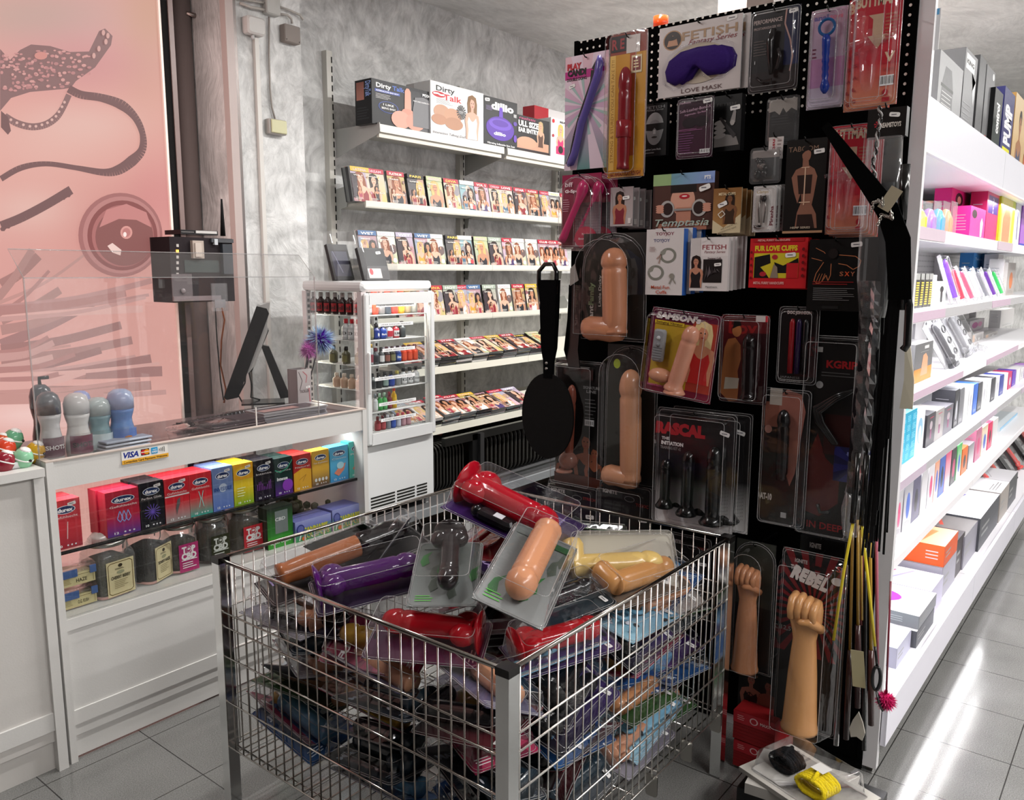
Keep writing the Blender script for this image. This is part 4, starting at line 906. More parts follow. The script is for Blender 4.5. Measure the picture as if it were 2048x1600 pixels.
for k,rw in enumerate(rows):
    lim={0:(732,836),1:(735,812),2:(735,836),3:(738,838),4:(744,792),5:(748,820)}[k]
    for i,(bc,cc,lc,tx,sh,h) in enumerate(rw):
        x=oY(lim[0]+(lim[1]-lim[0])*(i+.5)/len(rw),700,fy0+.05).x; r=min(.024,(oY(lim[1],700,fy0+.05).x-oY(lim[0],700,fy0+.05).x)/len(rw)/2*.92)
        bottle('small_bottle','small bottle, %s from left in front row of the fridge, %s shelf'%(nth(i),SN[k]),'bottle',h,r,bc,cc,lc,(x,fy0+.055,SZ[k]),tx,sh,group=bt)
def side_row(k,n,y0,y1,spec,what,h,x=None):
    p=None
    for i in range(n):
        y=y1+(y0-y1)*i/max(1,n-1); lb='%s, %s from the back along the left glass, %s fridge shelf'%(what,nth(i),SN[k])
        if p is None: p=bottle('small_bottle',lb,'bottle',h,.022,*spec,group=bt,loc=(x or fx0+.05,y,SZ[k]),rot=-math.pi/2,shape='b')
        else: copy_tree(p,(x or fx0+.05,y,SZ[k]),None,lb)
def bspec(b,c,l,t=None): return (b,c,l)
def side_row(k,n,y0,y1,b,c,l,t,what,h):
    p=None
    for i in range(n):
        y=y1+(y0-y1)*i/max(1,n-1); lb='%s, %s from the back by the left glass, %s fridge shelf'%(what,nth(i),SN[k])
        if p is None: p=bottle('small_bottle',lb,'bottle',h,.021,b,c,l,(fx0+.045,y,SZ[k]),t,'b',group='fridge bottles by the side glass',rot=-math.pi/2)
        else: copy_tree(p,(fx0+.045,y,SZ[k]),None,lb)
side_row(0,7,3.03,3.36,'#2a1416','#a9a5a4','#a11f28','Bel','red labelled black bottle',.105)
side_row(1,3,3.03,3.12,'#b9bcbe','#b01f2c','#cfd1d2','CO','clear bottle with red cap',.10)
side_row(2,3,3.03,3.22,'#5c5a44','#151515','#77734e',None,'dark olive bottle',.085)
side_row(3,4,3.03,3.20,'#b99a84','#c9b9aa',None,None,'tan squat bottle',.07)
# clear leaflet stands on top of the fridge
def stand(nm,px0,px1,pyb,pyt,y,lab,front):
    a=oY(px0,pyb,y); b_=oY(px1,pyb,y); h=oY(px0,pyt,y).z-fz1; w_=b_.x-a.x; t=thing(nm,lab,'leaflet stand',((a.x+b_.x)/2,y,fz1))
    m=MB()
    for s_ in (-1,1): m.prismx([(0,.0),(.1,.0),(.1,h),(.055,h),(.0,h*.35)],s_*w_/2-.0015,s_*w_/2+.0015,'#fff','acrylic')
    m.box(-w_/2,w_/2,.0,.003,0,h*.33,'#fff','acrylic'); m.box(-w_/2,w_/2,.1,.103,0,h,'#fff','acrylic'); m.box(-w_/2,w_/2,0,.1,0,.003,'#fff','acrylic'); m.build('tray',t)
    d=D(w_*.86,h*.75,0,'#2a2a2c'); front(d); q=MB(); q.box(-w_*.43,w_*.43,.0006,.02,0,h*.75,'#1c1c1e','print'); q.f+=[tuple(j+len(q.v) for j in f) for f in d.f]; q.c+=d.c; q.m+=d.m; q.sm+=d.sm; q.v+=d.v
    o=q.build('leaflets',t); o.location=(0,.035,.005); o.rotation_euler=(math.radians(-18),0,0); return t
stand('leaflet_stand',676,722,556,460,3.12,'taller clear plastic stand with dark leaflets at the left on top of the fridge',lambda d:(d.rect(.1,.1,.9,.8,'#4a4a58'),d.line([(.2,.8),(.5,.2)],.03,'#8a8aa0')))
stand('leaflet_stand',735,795,552,470,3.02,'shorter clear plastic stand with black cards at the right on top of the fridge',lambda d:(d.rect(.05,.3,.95,.95,'#3b3b3e','#1c1c1e'),d.rect(.2,.05,.7,.35,'#d9d5d2'),d.ell(.32,.25,.07,.1,'#c2303c'),d.sticker(.75,.85,.2)))
# ---------------------------------------------------------------- boxes in the display, upper row
gs='packets on the glass shelf of the counter'
ys=YF+.065; zsh=.7035
def logo(d,u,v,w,c='#16305f',t='durex'):
    d.ell(u,v,w/2,.085,'#e9eef5',28); d.ell(u,v,w/2*.93,.074,c,28); d.text(t,u,v,.075,'#fff',w*.74,.04)
CB=[(105,166,984,1090,'#c8343f','#a8303d','f','Gefühlsecht'),(215,284,963,1061,'#b5223a','#5a3a8c','drop','Gefühlsecht'),(281,331,949,1047,'#17161b','#1b1a22','star','Perfect Glide'),(332,381,942,1036,'#c9202e','#9f9a98','fe','Gefühlsecht'),(381,426,932,1023,'#cf2430','#2fa596','x','Gefühlsecht'),(427,468,921,1012,'#6f86b8','#5b76c0','inv','INVISIBLE'),(469,508,913,1001,'#e6c52a','#7fae2a','sm','Sensation'),(510,548,906,991,'#17151c','#241a30','pl','Intense'),(551,586,902,981,'#1c3330','#5a2c86','pl2','Intense'),(588,623,896,972,'#b5322f','#d8a02c','gd','Natural'),(625,659,885,960,'#d9a83a','#5b4640','dots','Fun Explosion'),(661,697,879,953,'#58b3dd','#3c93cf','fi','Classic'),(699,729,871,946,'#54c2bb','#59bfa9','fi','Real')]
cdesc=['faded red','red and purple','black with a violet star','red and silver with a feather','red and turquoise','pale blue','yellow and lime','black with violet bars','black, green and violet','red and gold','gold and brown','light blue','mint green']
for i,(a,b_,t_,bo,c1,c2,kind,txt) in enumerate(CB):
    A=oY(a,bo,ys); B=oY(b_,bo,ys); Tp=oY((a+b_)/2,t_,ys); w_=B.x-A.x; h_=Tp.z-A.z; d=D(w_,h_,0)
    d.rect(0,.0,1,.45,c2,c1); d.rect(0,.45,1,1,c1); logo(d,.5,.8,.68); d.text(txt,.5,.66 if kind!='inv' else .5,.05 if kind!='inv' else .09,'#f1e9e6' if kind!='inv' else '#3d558f',.8,.0)
    if kind=='f': d.line([(.5,.2),(.55,.55)],.03,'#e7c2c0')
    if kind=='drop':
        for s_ in (-.12,0,.12): d.line([(.5+s_,.3),(.42+s_,.38),(.5+s_,.55),(.58+s_,.38),(.5+s_,.3)],.025,'#8fa4e0')
    if kind=='star':
        for q in range(14): an=q*math.pi/7; d.line([(.5,.35),(.5+.33*math.cos(an),.35+.17*math.sin(an))],.022,'#6f58c0')
    if kind=='fe': d.rect(0,.58,1,.61,'#e9e5e3'); d.poly([(.45,.15),(.42,.3),(.5,.5),(.62,.54),(.6,.4),(.5,.25)],'#5e5b5b')
    if kind=='x': d.line([(.4,.58),(.48,.4),(.4,.2)],.03,'#8fd8cf'); d.line([(.6,.58),(.52,.4),(.6,.2)],.03,'#8fd8cf')
    if kind=='inv': d.ell(.5,.52,.2,.1,'#b9c6d8'); d.text('INVISIBLE',.5,.5,.09,'#34508f',.9)
    if kind=='sm': d.rect(0,.62,1,1,'#e8a820'); d.ell(.5,.8,.42,.12,'#f1c22c'); logo(d,.5,.78,.7); d.lines(.15,.2,.6,.45,4,'#dfe8b0',.35)
    if kind=='pl':
        for q in range(9): d.line([(.15+q*.085,.25),(.15+q*.085,.40+.08*math.sin(q))],.02,'#a04fc0')
    if kind=='pl2': d.line([(0,.7),(.3,.62),(.7,.7),(1,.9)],.05,'#43b08a'); d.ell(.7,.25,.3,.16,'#8a3fb4'); d.text('Intense',.4,.45,.09,'#fff',.6)
    if kind=='gd': d.poly([(0,.0),(1,0),(1,.55),(.5,.62),(0,.5)],'#dba32e'); d.line([(.3,.3),(.7,.42),(.5,.25)],.02,'#8a5a12')
    if kind=='dots':
        for q in range(4): d.ell(.2+.2*q,.18,.07,.05,'#ddd')
    if kind=='fi': d.poly([(.2,.25),(.5,.42),(.85,.5),(.75,.3),(.45,.15)],'#e5886f'); d.ell(.55,.45,.2,.1,'#a9d8e6')
    d.text('10' if i%2==0 else '12',.25,.07,.05,'#fff',.13); 
    for q in range(3): d.ell(.5+.13*q,.07,.03,.018,'#e6e6ea')
    if i in(0,2,3,5,6,7): d.sticker(.72,.91,.28,rot=.15)
    pack('small_carton','%s small carton, %s from left on the counter shelf'%(cdesc[i],nth(i)),'carton',d,w_,h_,((A.x+B.x)/2,ys,zsh),(0,0,0),.055,c1,group=gs)
    k=oY(0,0,1)  # second packet behind
    d2=D(w_,h_,0); d2.rect(0,0,1,1,c1); 
    if i<10: pack('small_carton','hidden carton behind the %s one in the counter'%cdesc[i],'carton',d2,w_,h_,((A.x+B.x)/2-.004,ys+.06,zsh),(0,0,.02),.055,c1,group=gs)
# ---------------------------------------------------------------- lower row: tubs, jars, boxes
zf=.4965
def jar(name,lab,px0,px1,pyb,pyt,y,sq,lbl,body='#3c3320',rotz=0):
    A=oY(px0,pyb,y); B=oY(px1,pyb,y); w_=B.x-A.x; h=oY((px0+px1)/2,pyt,y).z-zf; t=thing(name,lab,'jar',((A.x+B.x)/2,y+w_/2,zf),(0,0,rotz),'clip top jars in the counter')
    r=w_/2
    def lp(s,z):
        if sq: return [(p[0],p[1],z) for p in rrect(-s,s,-s,s,s*.35,3)]
        return [(s*math.cos(a*math.pi/10),s*math.sin(a*math.pi/10),z) for a in range(20)]
    b=MB(); b.loft([lp(r*.9,0),lp(r*.98,.006),lp(r*.98,h*.60),lp(r*.92,h*.68),lp(r*.78,h*.75),lp(r*.74,h*.80),lp(r*.74,h*.84)],'#fff','jarglass'); b.build('glass_body',t)
    c=MB(); c.loft([lp(r*.84,.008),lp(r*.9,.012),lp(r*.9,h*.54),lp(r*.6,h*.60)],body,'herb'); c.build('contents',t)
    l=MB(); l.lathe([(r*.76,h*.85),(r*.8,h*.86),(r*.8,h*.90),(r*.6,h*.97),(r*.3,h*.99),(.001,h*.99)],0,0,0,'#a5a49f','gloss',18)
    l.lathe([(r*.84,h*.80),(r*.88,h*.82),(r*.88,h*.85),(r*.84,h*.87)],0,0,0,'#b9b7b0','metal',18); l.build('lid',t)
    w=MB(); w.tube([(r*.8,-.01,h*.86),(r*.98,-.012,h*.8),(r*.95,-.012,h*.62),(r*.84,-.012,h*.58)],.0022,'#b5b3ae','metal',6); w.tube([(r*.8,.012,h*.86),(r*1.02,.012,h*.78),(r*.95,.012,h*.62)],.0022,'#b5b3ae','metal',6)
    w.tube([(r*.84*math.cos(a*math.pi/9),r*.84*math.sin(a*math.pi/9),h*.83) for a in range(19)],.002,'#b5b3ae','metal',5); w.build('wire_clasp',t)
    o=lbl(w_,h).build('label',t); o.location=(0,-r*(1.0 if sq else 1.0)-.002,h*.03); return t
def lab_cream(txt):
    def f(w_,h):
        d=D(w_*.70,h*.56,0,'#d8cba0'); d.line([(.06,.1),(.06,.9),(.15,.95),(.85,.95),(.94,.9),(.94,.1),(.85,.05),(.15,.05),(.06,.1)],.025,'#6a5428'); d.ell(.5,.85,.08,.05,'#3a3020'); d.lines(.3,.74,.7,.79,2,'#4a3f28',.5); d.ell(.5,.66,.14,.05,'#9a9a78')
        d.text(txt,.5,.53,.09,'#2f2a1c',.72,.03); d.lines(.25,.2,.75,.45,5,'#8a7c58',.3); return d
    return f
def lab_cbd(bg,fg):
    def f(w_,h):
        d=D(w_*.60,h*.52,0,bg); d.text('TOP',.5,.8,.2,fg,.7,.06); d.text('CBD',.5,.56,.22,fg,.78,.06); d.ell(.5,.8,.12,.1,bg,14)
        for q in range(5): an=math.pi*(.1+.2*q); d.line([(.5,.77),(.5+.1*math.cos(an),.77+.09*math.sin(an))],.03,fg)
        d.rect(.1,.41,.9,.44,fg); d.lines(.14,.12,.86,.36,3,fg,.4); return d
    return f
tubs=[]
for k in range(2):
    y=YF+.05; A=oY(118,1222,y); B=oY(204,1222,y); w_=B.x-A.x; hz=.072
    t=thing('clip_lid_tub',['lower clear food tub with blue clip lid and cream band inside the counter','upper clear food tub with blue clip lid, stacked inside the counter'][k],'tub',((A.x+B.x)/2,y+.07,zf+k*(hz+.002)),(0,0,0),'stacked tubs in the counter')
    b=MB(); b.loft([[(p[0],p[1],z) for p in rrect(-w_/2*s,w_/2*s,-.06*s,.06*s,.02,3)] for z,s in ((0,.86),(.004,.9),(hz*.72,.98))],'#fff','clear'); b.build('tub',t)
    b=MB(); b.loft([[(p[0],p[1],z) for p in rrect(-w_/2*.84,w_/2*.84,-.05,.05,.02,3)] for z in (.005,hz*.55)],'#c8bd90','matte'); b.build('contents',t)
    b=MB(); b.loft([[(p[0],p[1],z) for p in rrect(-w_/2*s,w_/2*s,-.064*s,.064*s,.02,3)] for z,s in ((hz*.72,1),(hz*.9,1.0),(hz,.93))],'#9ab0cc','clear')
    b.box(-w_*.35,w_*.0,-.068,-.063,hz*.5,hz*.85,'#4b669a','gloss'); b.box(w_*.3,w_*.45,-.068,-.063,hz*.5,hz*.85,'#4b669a','gloss'); b.build('lid',t)
    d=D(w_*.86,hz*.55,0,'#cfc392'); d.line([(.05,.1),(.05,.85),(.95,.85),(.95,.1)],.012,'#6a5428'); d.text('O.G. KUSH' if k==0 else 'HAZE',.62,.4,.3,'#3a3322',.3,.02); d.lines(.1,.2,.35,.7,4,'#8a7c58',.3); o=d.build('label',t); o.location=(0,-.0615,.005)
jar('clip_top_jar','square glass jar of dried herbs with a cream Cherry Berry label',196,281,1196,1068,YF+.05,True,lab_cream('CHERRY BERRY'),'#4a4634',.12)
jar('clip_top_jar','square glass jar with an angled cream Sunny Haze label',281,352,1174,1042,YF+.07,True,lab_cream('SUNNY HAZE'),'#1f1710',.45)
jar('clip_top_jar','round glass jar with a magenta label right of the cream labelled jars',347,412,1155,1037,YF+.075,False,lab_cbd('#b5306f','#f2eeee'))
jar('clip_top_jar','round glass jar with a white on dark green label',412,474,1140,1022,YF+.075,False,lab_cbd('#33351f','#d6d8d2'))
jar('clip_top_jar','round glass jar with a bright red label',476,540,1116,1005,YF+.085,False,lab_cbd('#c5303a','#f2eeee'),'#4b3a1c')
def bx(name,lab,cat,px0,px1,pyb,pyt,y,dep,dsg,side,z,group=None,yaw=0):
    A=oY(px0,pyb,y); B=oY(px1,pyb,y); w_=B.x-A.x; h_=oY((px0+px1)/2,pyt,y).z-z; d=D(w_,h_,0); dsg(d); return pack(name,lab,cat,d,w_,h_,((A.x+B.x)/2,y,z),(0,0,yaw),dep,side,group=group)
def dpl(d): d.rect(0,0,1,1,'#3fa03a','#2c2c2c'); d.rect(0,.0,1,.3,'#3f9e36'); d.text('PLANT OF LIFE',.5,.13,.06,'#eef5ea',.8,.03); d.rect(.3,.35,.8,.9,'#7d8583'); d.text('CBD',.5,.7,.08,'#eee',.4); return d
bx('small_carton','green and grey carton with a clear window and small bottle in the counter','carton',537,588,1105,1012,YF+.05,.06,dpl,'#2c3a2a',zf)
bottle('small_bottle','white capped bottle behind the green carton inside the counter','bottle',.15,.022,'#b9bcbb','#e9e9e7',None,(oY(548,1060,YF+.12).x,YF+.14,zf),None,'b')
def dlp(d): d.rect(0,0,1,1,'#3f9a54','#7f86c8'); d.rect(0,.62,1,1,'#7d86cf','#a9afe6'); d.text('CANNABIS',.55,.5,.24,'#d9d03a',.7,.05); d.text('LOLLIPOPS',.58,.2,.26,'#e0d83f',.72,.05); d.text('LOLLIPOPS',.57,.18,.24,'#2f3f8c',.7,.0); d.ell(.14,.6,.11,.24,'#38408c'); d.ell(.14,.6,.08,.18,'#6a72b8'); d.line([(.1,.05),(.16,.45)],.03,'#f0f0ec'); d.ell(.22,.12,.06,.1,'#d86a2c'); return d
bx('sweet_box','left of the two green lollipop boxes in the counter','box',592,664,1098,1035,YF+.04,.1,dlp,'#6d74b8',zf,'lollipop boxes')
bx('sweet_box','right of the two green lollipop boxes in the counter','box',666,728,1082,1012,YF+.04,.1,dlp,'#6d74b8',zf,'lollipop boxes')
mb=MB(); 
for i in range(60): 
    a=Vector((R.uniform(x0+.7,x1-.05),YF+R.uniform(.2,.4),zf+R.uniform(.02,.14))); mb.ball(tuple(a),R.uniform(.012,.03),R.choice(['#4a4a36','#5b5648','#3b4030','#6b6458']),'herb',7)
tag(mb.build('herb_bags'),'mass of dried herb behind the lollipop boxes in the counter','dried herb',kind='stuff')
# ---------------------------------------------------------------- things standing on the counter
zt=.9925
CT='things on the counter top'
for (px0,px1,pyb,pyt,y,bc,cc,lc,txt,lab) in [
 (84,130,893,785,2.74,'#cfcfd0','#5a5d63','#6a4250','SHOTS','grey domed toy bottle with dark cap, leftmost behind the clear shield'),
 (138,187,889,788,2.74,'#d9d8d6','#c9c8c8','#7a3550','SHOTS','white domed toy bottle printed SHOTS behind the clear shield'),
 (181,228,880,797,2.76,'#86a5ac','#aebcbc','#d4e4e6',None,'teal domed toy bottle with handwriting behind the clear shield'),
 (226,275,883,780,2.75,'#6f95cf','#a8b8d8','#5a7fc4',None,'blue domed toy bottle with an orange badge behind the clear shield'),
 (150,190,875,783,2.86,'#5f6fa8','#8c95c0',None,None,'blue domed toy bottle half hidden behind the white one'),
 (72,116,900,770,2.82,'#26282c','#4d5158',None,None,'tall black pump bottle at the left end of the counter')]:
    A=oY(px0,pyb,y); B=oY(px1,pyb,y); r=(B.x-A.x)/2; h=oY(px0,pyt,y).z-zt
    o=bottle('toy_bottle',lab,'bottle',h,r*1.05,bc,cc,lc,((A.x+B.x)/2,y+r*.4,zt),txt,'w',mat='gloss',group='domed bottles on the counter')
    if lc=='#5a7fc4': m=MB(); m.ball((0,-r*.95,h*.2),r*.38,'#b5702c','gloss',12,(1,.4,1)); m.build('badge',o)
    if pyt==770: m=MB(); m.tube([(0,0,h),(0,0,h+.02),(.02,-.02,h+.022)],.006,'#2c2f33','gloss',8); m.build('pump',o)
# clear shield
sh=thing('clear_shield','large clear acrylic shield with folded top standing on the counter edge','screen')
ysd=YF+.035
a=oY(92,917,ysd); b_=oY(657,826,ysd); zf1=oY(33,556,ysd).z
m=MB(); xa,xb=x0+.02,oY(650,826,ysd).x-.03; xa=oY(60,700,ysd).x-.0
zl=zt; m.box(xa,xb,ysd,ysd+.004,zl,zf1,'#fff','acrylic'); 
m.prismx([(ysd,zf1),(ysd+.004,zf1),(ysd+.10,zf1+.085),(ysd+.096,zf1+.088)],xa,xb,'#fff','acrylic'); m.build('sheet',sh)
e=MB(); tt=.0016
e.box(xa-tt,xa+tt,ysd-.001,ysd+.005,zl,zf1,'#fff','edge'); e.box(xb-tt,xb+tt,ysd-.001,ysd+.005,zl,zf1,'#fff','edge'); e.box(xa,xb,ysd-.001,ysd+.003,zf1-tt,zf1+tt,'#fff','edge')
e.tube([(xa,ysd+.002,zf1),(xa,ysd+.098,zf1+.087),(xb,ysd+.098,zf1+.087),(xb,ysd+.002,zf1)],.0016,'#fff','edge',5); e.build('polished_edge',sh)
e=MB(); p=oY(512,836,ysd); e.box(p.x-.002,p.x+.002,ysd-.004,ysd,zt,zt+.09,'#e9e4de','gloss'); e.build('clip',sh); e=MB(); e.box(xa+.0,xa+.28,ysd-.012,ysd-.009,zt+.0,zt+.09,'#fff','acrylic'); e.build('front_pocket',sh)
# face masks bag, clear box, keyboard, magazines
def onc(px,py): return oZ(px,py,zt)
m=MB(); 
for k in range(4): m.bbox(-.085+k*.003,.075+k*.004,-.03,.03,.002+k*.012,.010+k*.012,['#a9b0bc','#9fa6b4','#b5bac4','#a5acba'][k],'matte',.003)
o=m.build('face_masks',loc=(onc(215,893).x,YF+.06,zt),rot=(0,0,.05)); tag(o,'pale grey blue pack of folded face masks behind the clear shield','face masks')
t=thing('clear_box','shallow clear plastic box with pink sweets lid near the counter edge','plastic box',(onc(395,868).x,2.76,zt),(0,0,.05))
m=MB(); m.loft([[(p[0],p[1],z) for p in rrect(-.13*s,.13*s,-.055*s,.055*s,.03,4)] for z,s in ((0,.92),(.004,.95),(.035,1))],'#fff','clear'); m.build('tray',t)
m=MB(); m.loft([[(p[0],p[1],z) for p in rrect(-.132*s,.132*s,-.057*s,.057*s,.03,4)] for z,s in ((.035,1),(.043,1),(.046,.9))],'#fff','clear'); m.build('lid',t)
t=thing('keyboard','black computer keyboard behind the magazines on the counter','keyboard',(onc(365,825).x,2.93,zt),(0,0,math.radians(8)))
m=MB(); m.bbox(-.22,.22,-.075,.075,.0,.018,'#101012','gloss',.006); m.build('case',t)
m=MB()
for r_ in range(5):
    for c in range(20): m.bbox(-.21+c*.021,-.192+c*.021,-.066+r_*.026,-.045+r_*.026,.017,.026,'#1c1c1f','gloss',.002)
o=m.build('keys',t)
def mags(px0,px1,pyb,y,n,lab,c,grp,seed,dep=.13):
    A=oZ(px0,pyb,zt); B=oZ(px1,pyb,zt); x_0=oY(px0,pyb,y).x; x_1=oY(px1,pyb,y).x; R=random.Random(seed)
    for k in range(n):
        b=MB(); w_=(x_1-x_0)
        b.box(-w_/2,w_/2,-dep/2,dep/2,0,.0042,R.choice(c),'print'); 
        if k==n-1: b.box(-w_/2+.01,w_/2-.03,-dep/2+.01,dep/2-.02,.0042,.0044,'#463a40','print'); b.box(-w_/2+.02,w_/2-.12,-dep/2+.03,dep/2-.05,.0044,.0046,'#b08a86','print')
        o=b.build('magazine',loc=((x_0+x_1)/2+R.uniform(-.006,.006),y+dep/2+R.uniform(-.006,.006),zt+k*.0048),rot=(0,0,R.uniform(-.04,.04))); tag(o,'%s, %s from the bottom'%(lab,nth(k)),'magazine',grp)
mags(425,530,850,2.72,9,'dark magazine in the left pile by the shield',['#5b4c52','#77666b','#8b7b7e','#4b3f45'],'left pile of magazines',3)
mags(528,655,838,2.73,11,'grey magazine in the right pile by the shield',['#9a989b','#85838a','#aaa8ab','#76747a'],'right pile of magazines',4)
# monitor seen from behind and side
c=oZ(520,812,zt); ang=math.atan2(c.y,c.x)-math.pi/2
t=thing('till_monitor','black flat till monitor on a leaning stand seen from behind','monitor',(c.x,c.y,zt),(0,0,ang-.02))
k=(c-EYE).dot(fw)/F   # metres per pixel there
def mp(px,py,y=0): return ((px-520)*k,y,(812-py)*k)
m=MB(); 
pts=[mp(522,613),mp(541,618),mp(545,628),mp(480,792),mp(458,796),mp(453,790)]
m.prism([(p[0],p[2]) for p in pts],-.02,.20,'#0b0b0c','gloss'); m.build('screen_case',t)
m=MB(); m.prism([(p[0],p[2]) for p in [mp(528,612),mp(548,606),mp(540,650),mp(541,662),mp(514,730),mp(500,746),mp(496,735)]],-.01,.16,'#a7a5a2','gloss'); m.prism([(p[0],p[2]) for p in [mp(534,650),mp(543,662),mp(508,742),mp(488,745)]],-.005,.12,'#121214','gloss'); m.build('rear_housing',t)
m=MB(); m.prism([(p[0],p[2]) for p in [mp(526,690),mp(542,694),mp(580,798),mp(560,800)]],.02,.07,'#101113','gloss'); m.tube([mp(526,690,.06),mp(526,690,.15)],.012,'#101113','gloss',10); m.build('stand_arm',t)
m=MB(); m.box(-.08,.11,.0,.14,.004,.012,'#17181a','gloss'); m.build('stand_base',t)
m=MB(); 
for (a1,a2,a3,a4) in (((495,745),(492,770),(478,795),(485,810)),((500,745),(505,775),(502,800),(520,806))): m.tube([mp(*a1,.1),mp(*a2,.1),mp(*a3,.1),mp(*a4,.1)],.004,'#131314','gloss',6)
m.build('cable',t)
# leaflet box with feather ticklers
t=thing('leaflet_box','grey printed box holding feather ticklers at the right end of the counter','box',(oY(622,812,2.80).x,2.84,zt),(0,0,.05))
kk=(oY(622,812,2.8)-EYE).dot(fw)/F; w_=35*kk; h_=92*kk; d=D(w_,h_,-.0005,'#a39c9b'); d.rect(0,0,1,1,'#948b8c','#b5adac'); d.line([(.1,.95),(.35,.75),(.15,.55)],.05,'#5a5054'); d.line([(.4,.95),(.7,.85),(.6,.7)],.04,'#b5505c'); d.text('TICKLER',.5,.52,.06,'#5a4e50',.7); d.ell(.6,.12,.15,.06,'#d09a4a'); d.line([(.9,.1),(.8,.6)],.04,'#c4505c'); d.sticker(.75,.6,.3)
b=MB(); b.box(-w_/2,w_/2,0,.002,0,h_,'#9a9394','print'); b.box(-w_/2,w_/2,.06,.062,0,h_,'#9a9394','print'); b.box(-w_/2,-w_/2+.002,0,.062,0,h_,'#857d7f','print'); b.box(w_/2-.002,w_/2,0,.062,0,h_,'#c9b9bb','print'); b.box(-w_/2,w_/2,0,.06,0,.002,'#9a9394','print'); b.build('carton',t); d.build('print',t)
def feather(px,py,base,rad,cols,lab,n=260,y=2.86,seed=1,st='#17141a'):
    R=random.Random(seed); p=oY(px,py,y); q=Vector(base); t=thing('feather_tickler',lab,'feather tickler',tuple(q),group=None)
    s=MB(); s.tube([(0,0,0),tuple(p-q)],.003,st,'gloss',6); s.build('stick',t)
    f=MB(); c0=p-q; f.ball(tuple(c0),rad*.45,cols[0],'fur',10)
    for i in range(n):
        v=Vector((R.gauss(0,1),R.gauss(0,1),R.gauss(0,1))).normalized(); L=rad*R.uniform(.6,1.1); a=c0+v*rad*.3; b_=c0+v*L+Vector((0,0,-.1*rad)); w_=Vector((R.gauss(0,1),R.gauss(0,1),R.gauss(0,1))).cross(v).normalized()*rad*.028
        f.add([tuple(a-w_),tuple(a+w_),tuple(b_)],[(0,1,2)],cols[R.randrange(len(cols))] if L<rad*.95 else cols[-1],'fur')
    f.build('feathers',t); return t
bz=zt+.02; bxp=oY(622,812,2.80).x
feather(640,678,(bxp+.01,2.87,bz),.075,['#5a2a9c','#6a35a8','#4b2390','#8fb4dc','#a9c9e6'],'purple and pale blue feather pom on a black stick in the leaflet box',n=1100,y=2.87,seed=2)
feather(617,700,(bxp-.012,2.87,bz),.05,['#b04aa0','#a03a94','#d07ac0'],'pink feather pom on a black stick in the leaflet box',n=600,y=2.87,seed=3)
feather(622,690,(bxp,2.88,bz),.05,['#8a4aa8','#b080c8','#c9a0d8'],'lilac feather pom at the back of the leaflet box',n=500,y=2.89,seed=4)
# toy eggs on the cabinet
zc_=zc
eggs=[(45,918,'#8fc9a2','front mint green'),(70,905,'#d8a82c','yellow'),(25,880,'#6aa883','rear green'),(10,900,'#d2452a','orange red'),(8,925,'#8c2030','dark red'),(2,890,'#c9542c','rear orange')]
tr_=MB(); pc=oZ(30,940,zc_); 
tr_.loft([[(p[0],p[1],z) for p in rrect(-.11*s,.075*s,-.05*s,.06*s,.02,4)] for z,s in ((0,.8),(.003,.95),(.022,1),(.022,.93),(.006,.85))],'#dededf','gloss')
o=tr_.build('egg_tray',loc=(oY(8,930,2.72).x,2.74,zc_)); tag(o,'white plastic tray holding painted toy eggs on the low cabinet','tray')
for i,(px,py,c,n_) in enumerate(eggs):
    y=[2.71,2.75,2.79,2.75,2.71,2.79][i]; p=oY(px,py,y); t=thing('toy_egg','%s toy egg in the white tray on the cabinet'%n_,'toy egg',(p.x,y,p.z),(.3,.25,.2*i),'toy eggs in the white tray')
    e=MB(); e.ball((0,0,0),.030,c,'gloss',16,(1,1,1.25)); e.build('shell',t)
    e=MB(); e.lathe([(.0305,.002),(.0312,.004),(.0305,.006)],0,0,0,'#efeeea','gloss',18); e.ball((0,-.0,.030),.017,'#efeeea','gloss',12,(1,1,.55)); e.ball((.012,-.027,.008),.005,'#222','gloss',8); e.build('trim',t)
m=MB(); p=oZ(66,885,zc_); 
for k in range(3): m.prism([(-.03+k*.01,0+k*.006),(.03+k*.012,-.004+k*.006),(.035+k*.012,.004+k*.006),(-.03+k*.01,.006+k*.006)],-.02,.02,'#6f6a68' if k else '#3a3436','print')
o=m.build('folded_leaflets',loc=(oY(68,885,2.80).x,2.80,zc_+.02)); tag(o,'dark folded leaflets between the toy eggs and the bottles','leaflets')
# ---------------------------------------------------------------- equipment box on the backlit picture
ye=3.32
eq=thing('control_panel','black wall mounted control panel with switches, sockets and a router on top','control panel')
k=(oY(400,520,ye)-EYE).dot(fw)/F
A=oY(337,470,ye); B=oY(471,600,ye)
E0=oY(345,600,ye)
def ebox(px0,px1,py0,py1,d0,d1,c,mat,mb): 
    a=oY(px0,py0,ye); b_=oY(px1,py1,ye); mb.box(a.x,b_.x,ye-d1,ye-d0,b_.z,a.z,c,mat)
m=MB(); ebox(338,470,473,602,-.16,0,'#2a2326','matte',m); m.build('housing',eq)
m=MB(); ebox(342,385,548,592,0,.004,'#6b6264','white_metal',m); ebox(420,464,477,486,0,.012,'#4a4c50','gloss',m); ebox(440,462,488,548,0,.02,'#3a3f45','gloss',m); ebox(368,438,520,545,0,.003,'#3c4644','print',m); ebox(345,440,593,600,0,.01,'#8a7c7e','white_metal',m); ebox(425,432,478,490,0,.016,'#c9ccd0','gloss',m); m.build('fittings',eq)
m=MB(); ebox(380,404,481,517,0,.02,'#b8a99e','white_metal',m); ebox(384,398,486,514,.02,.026,'#cdbfb4','white_metal',m); m.build('rocker_switch',eq)
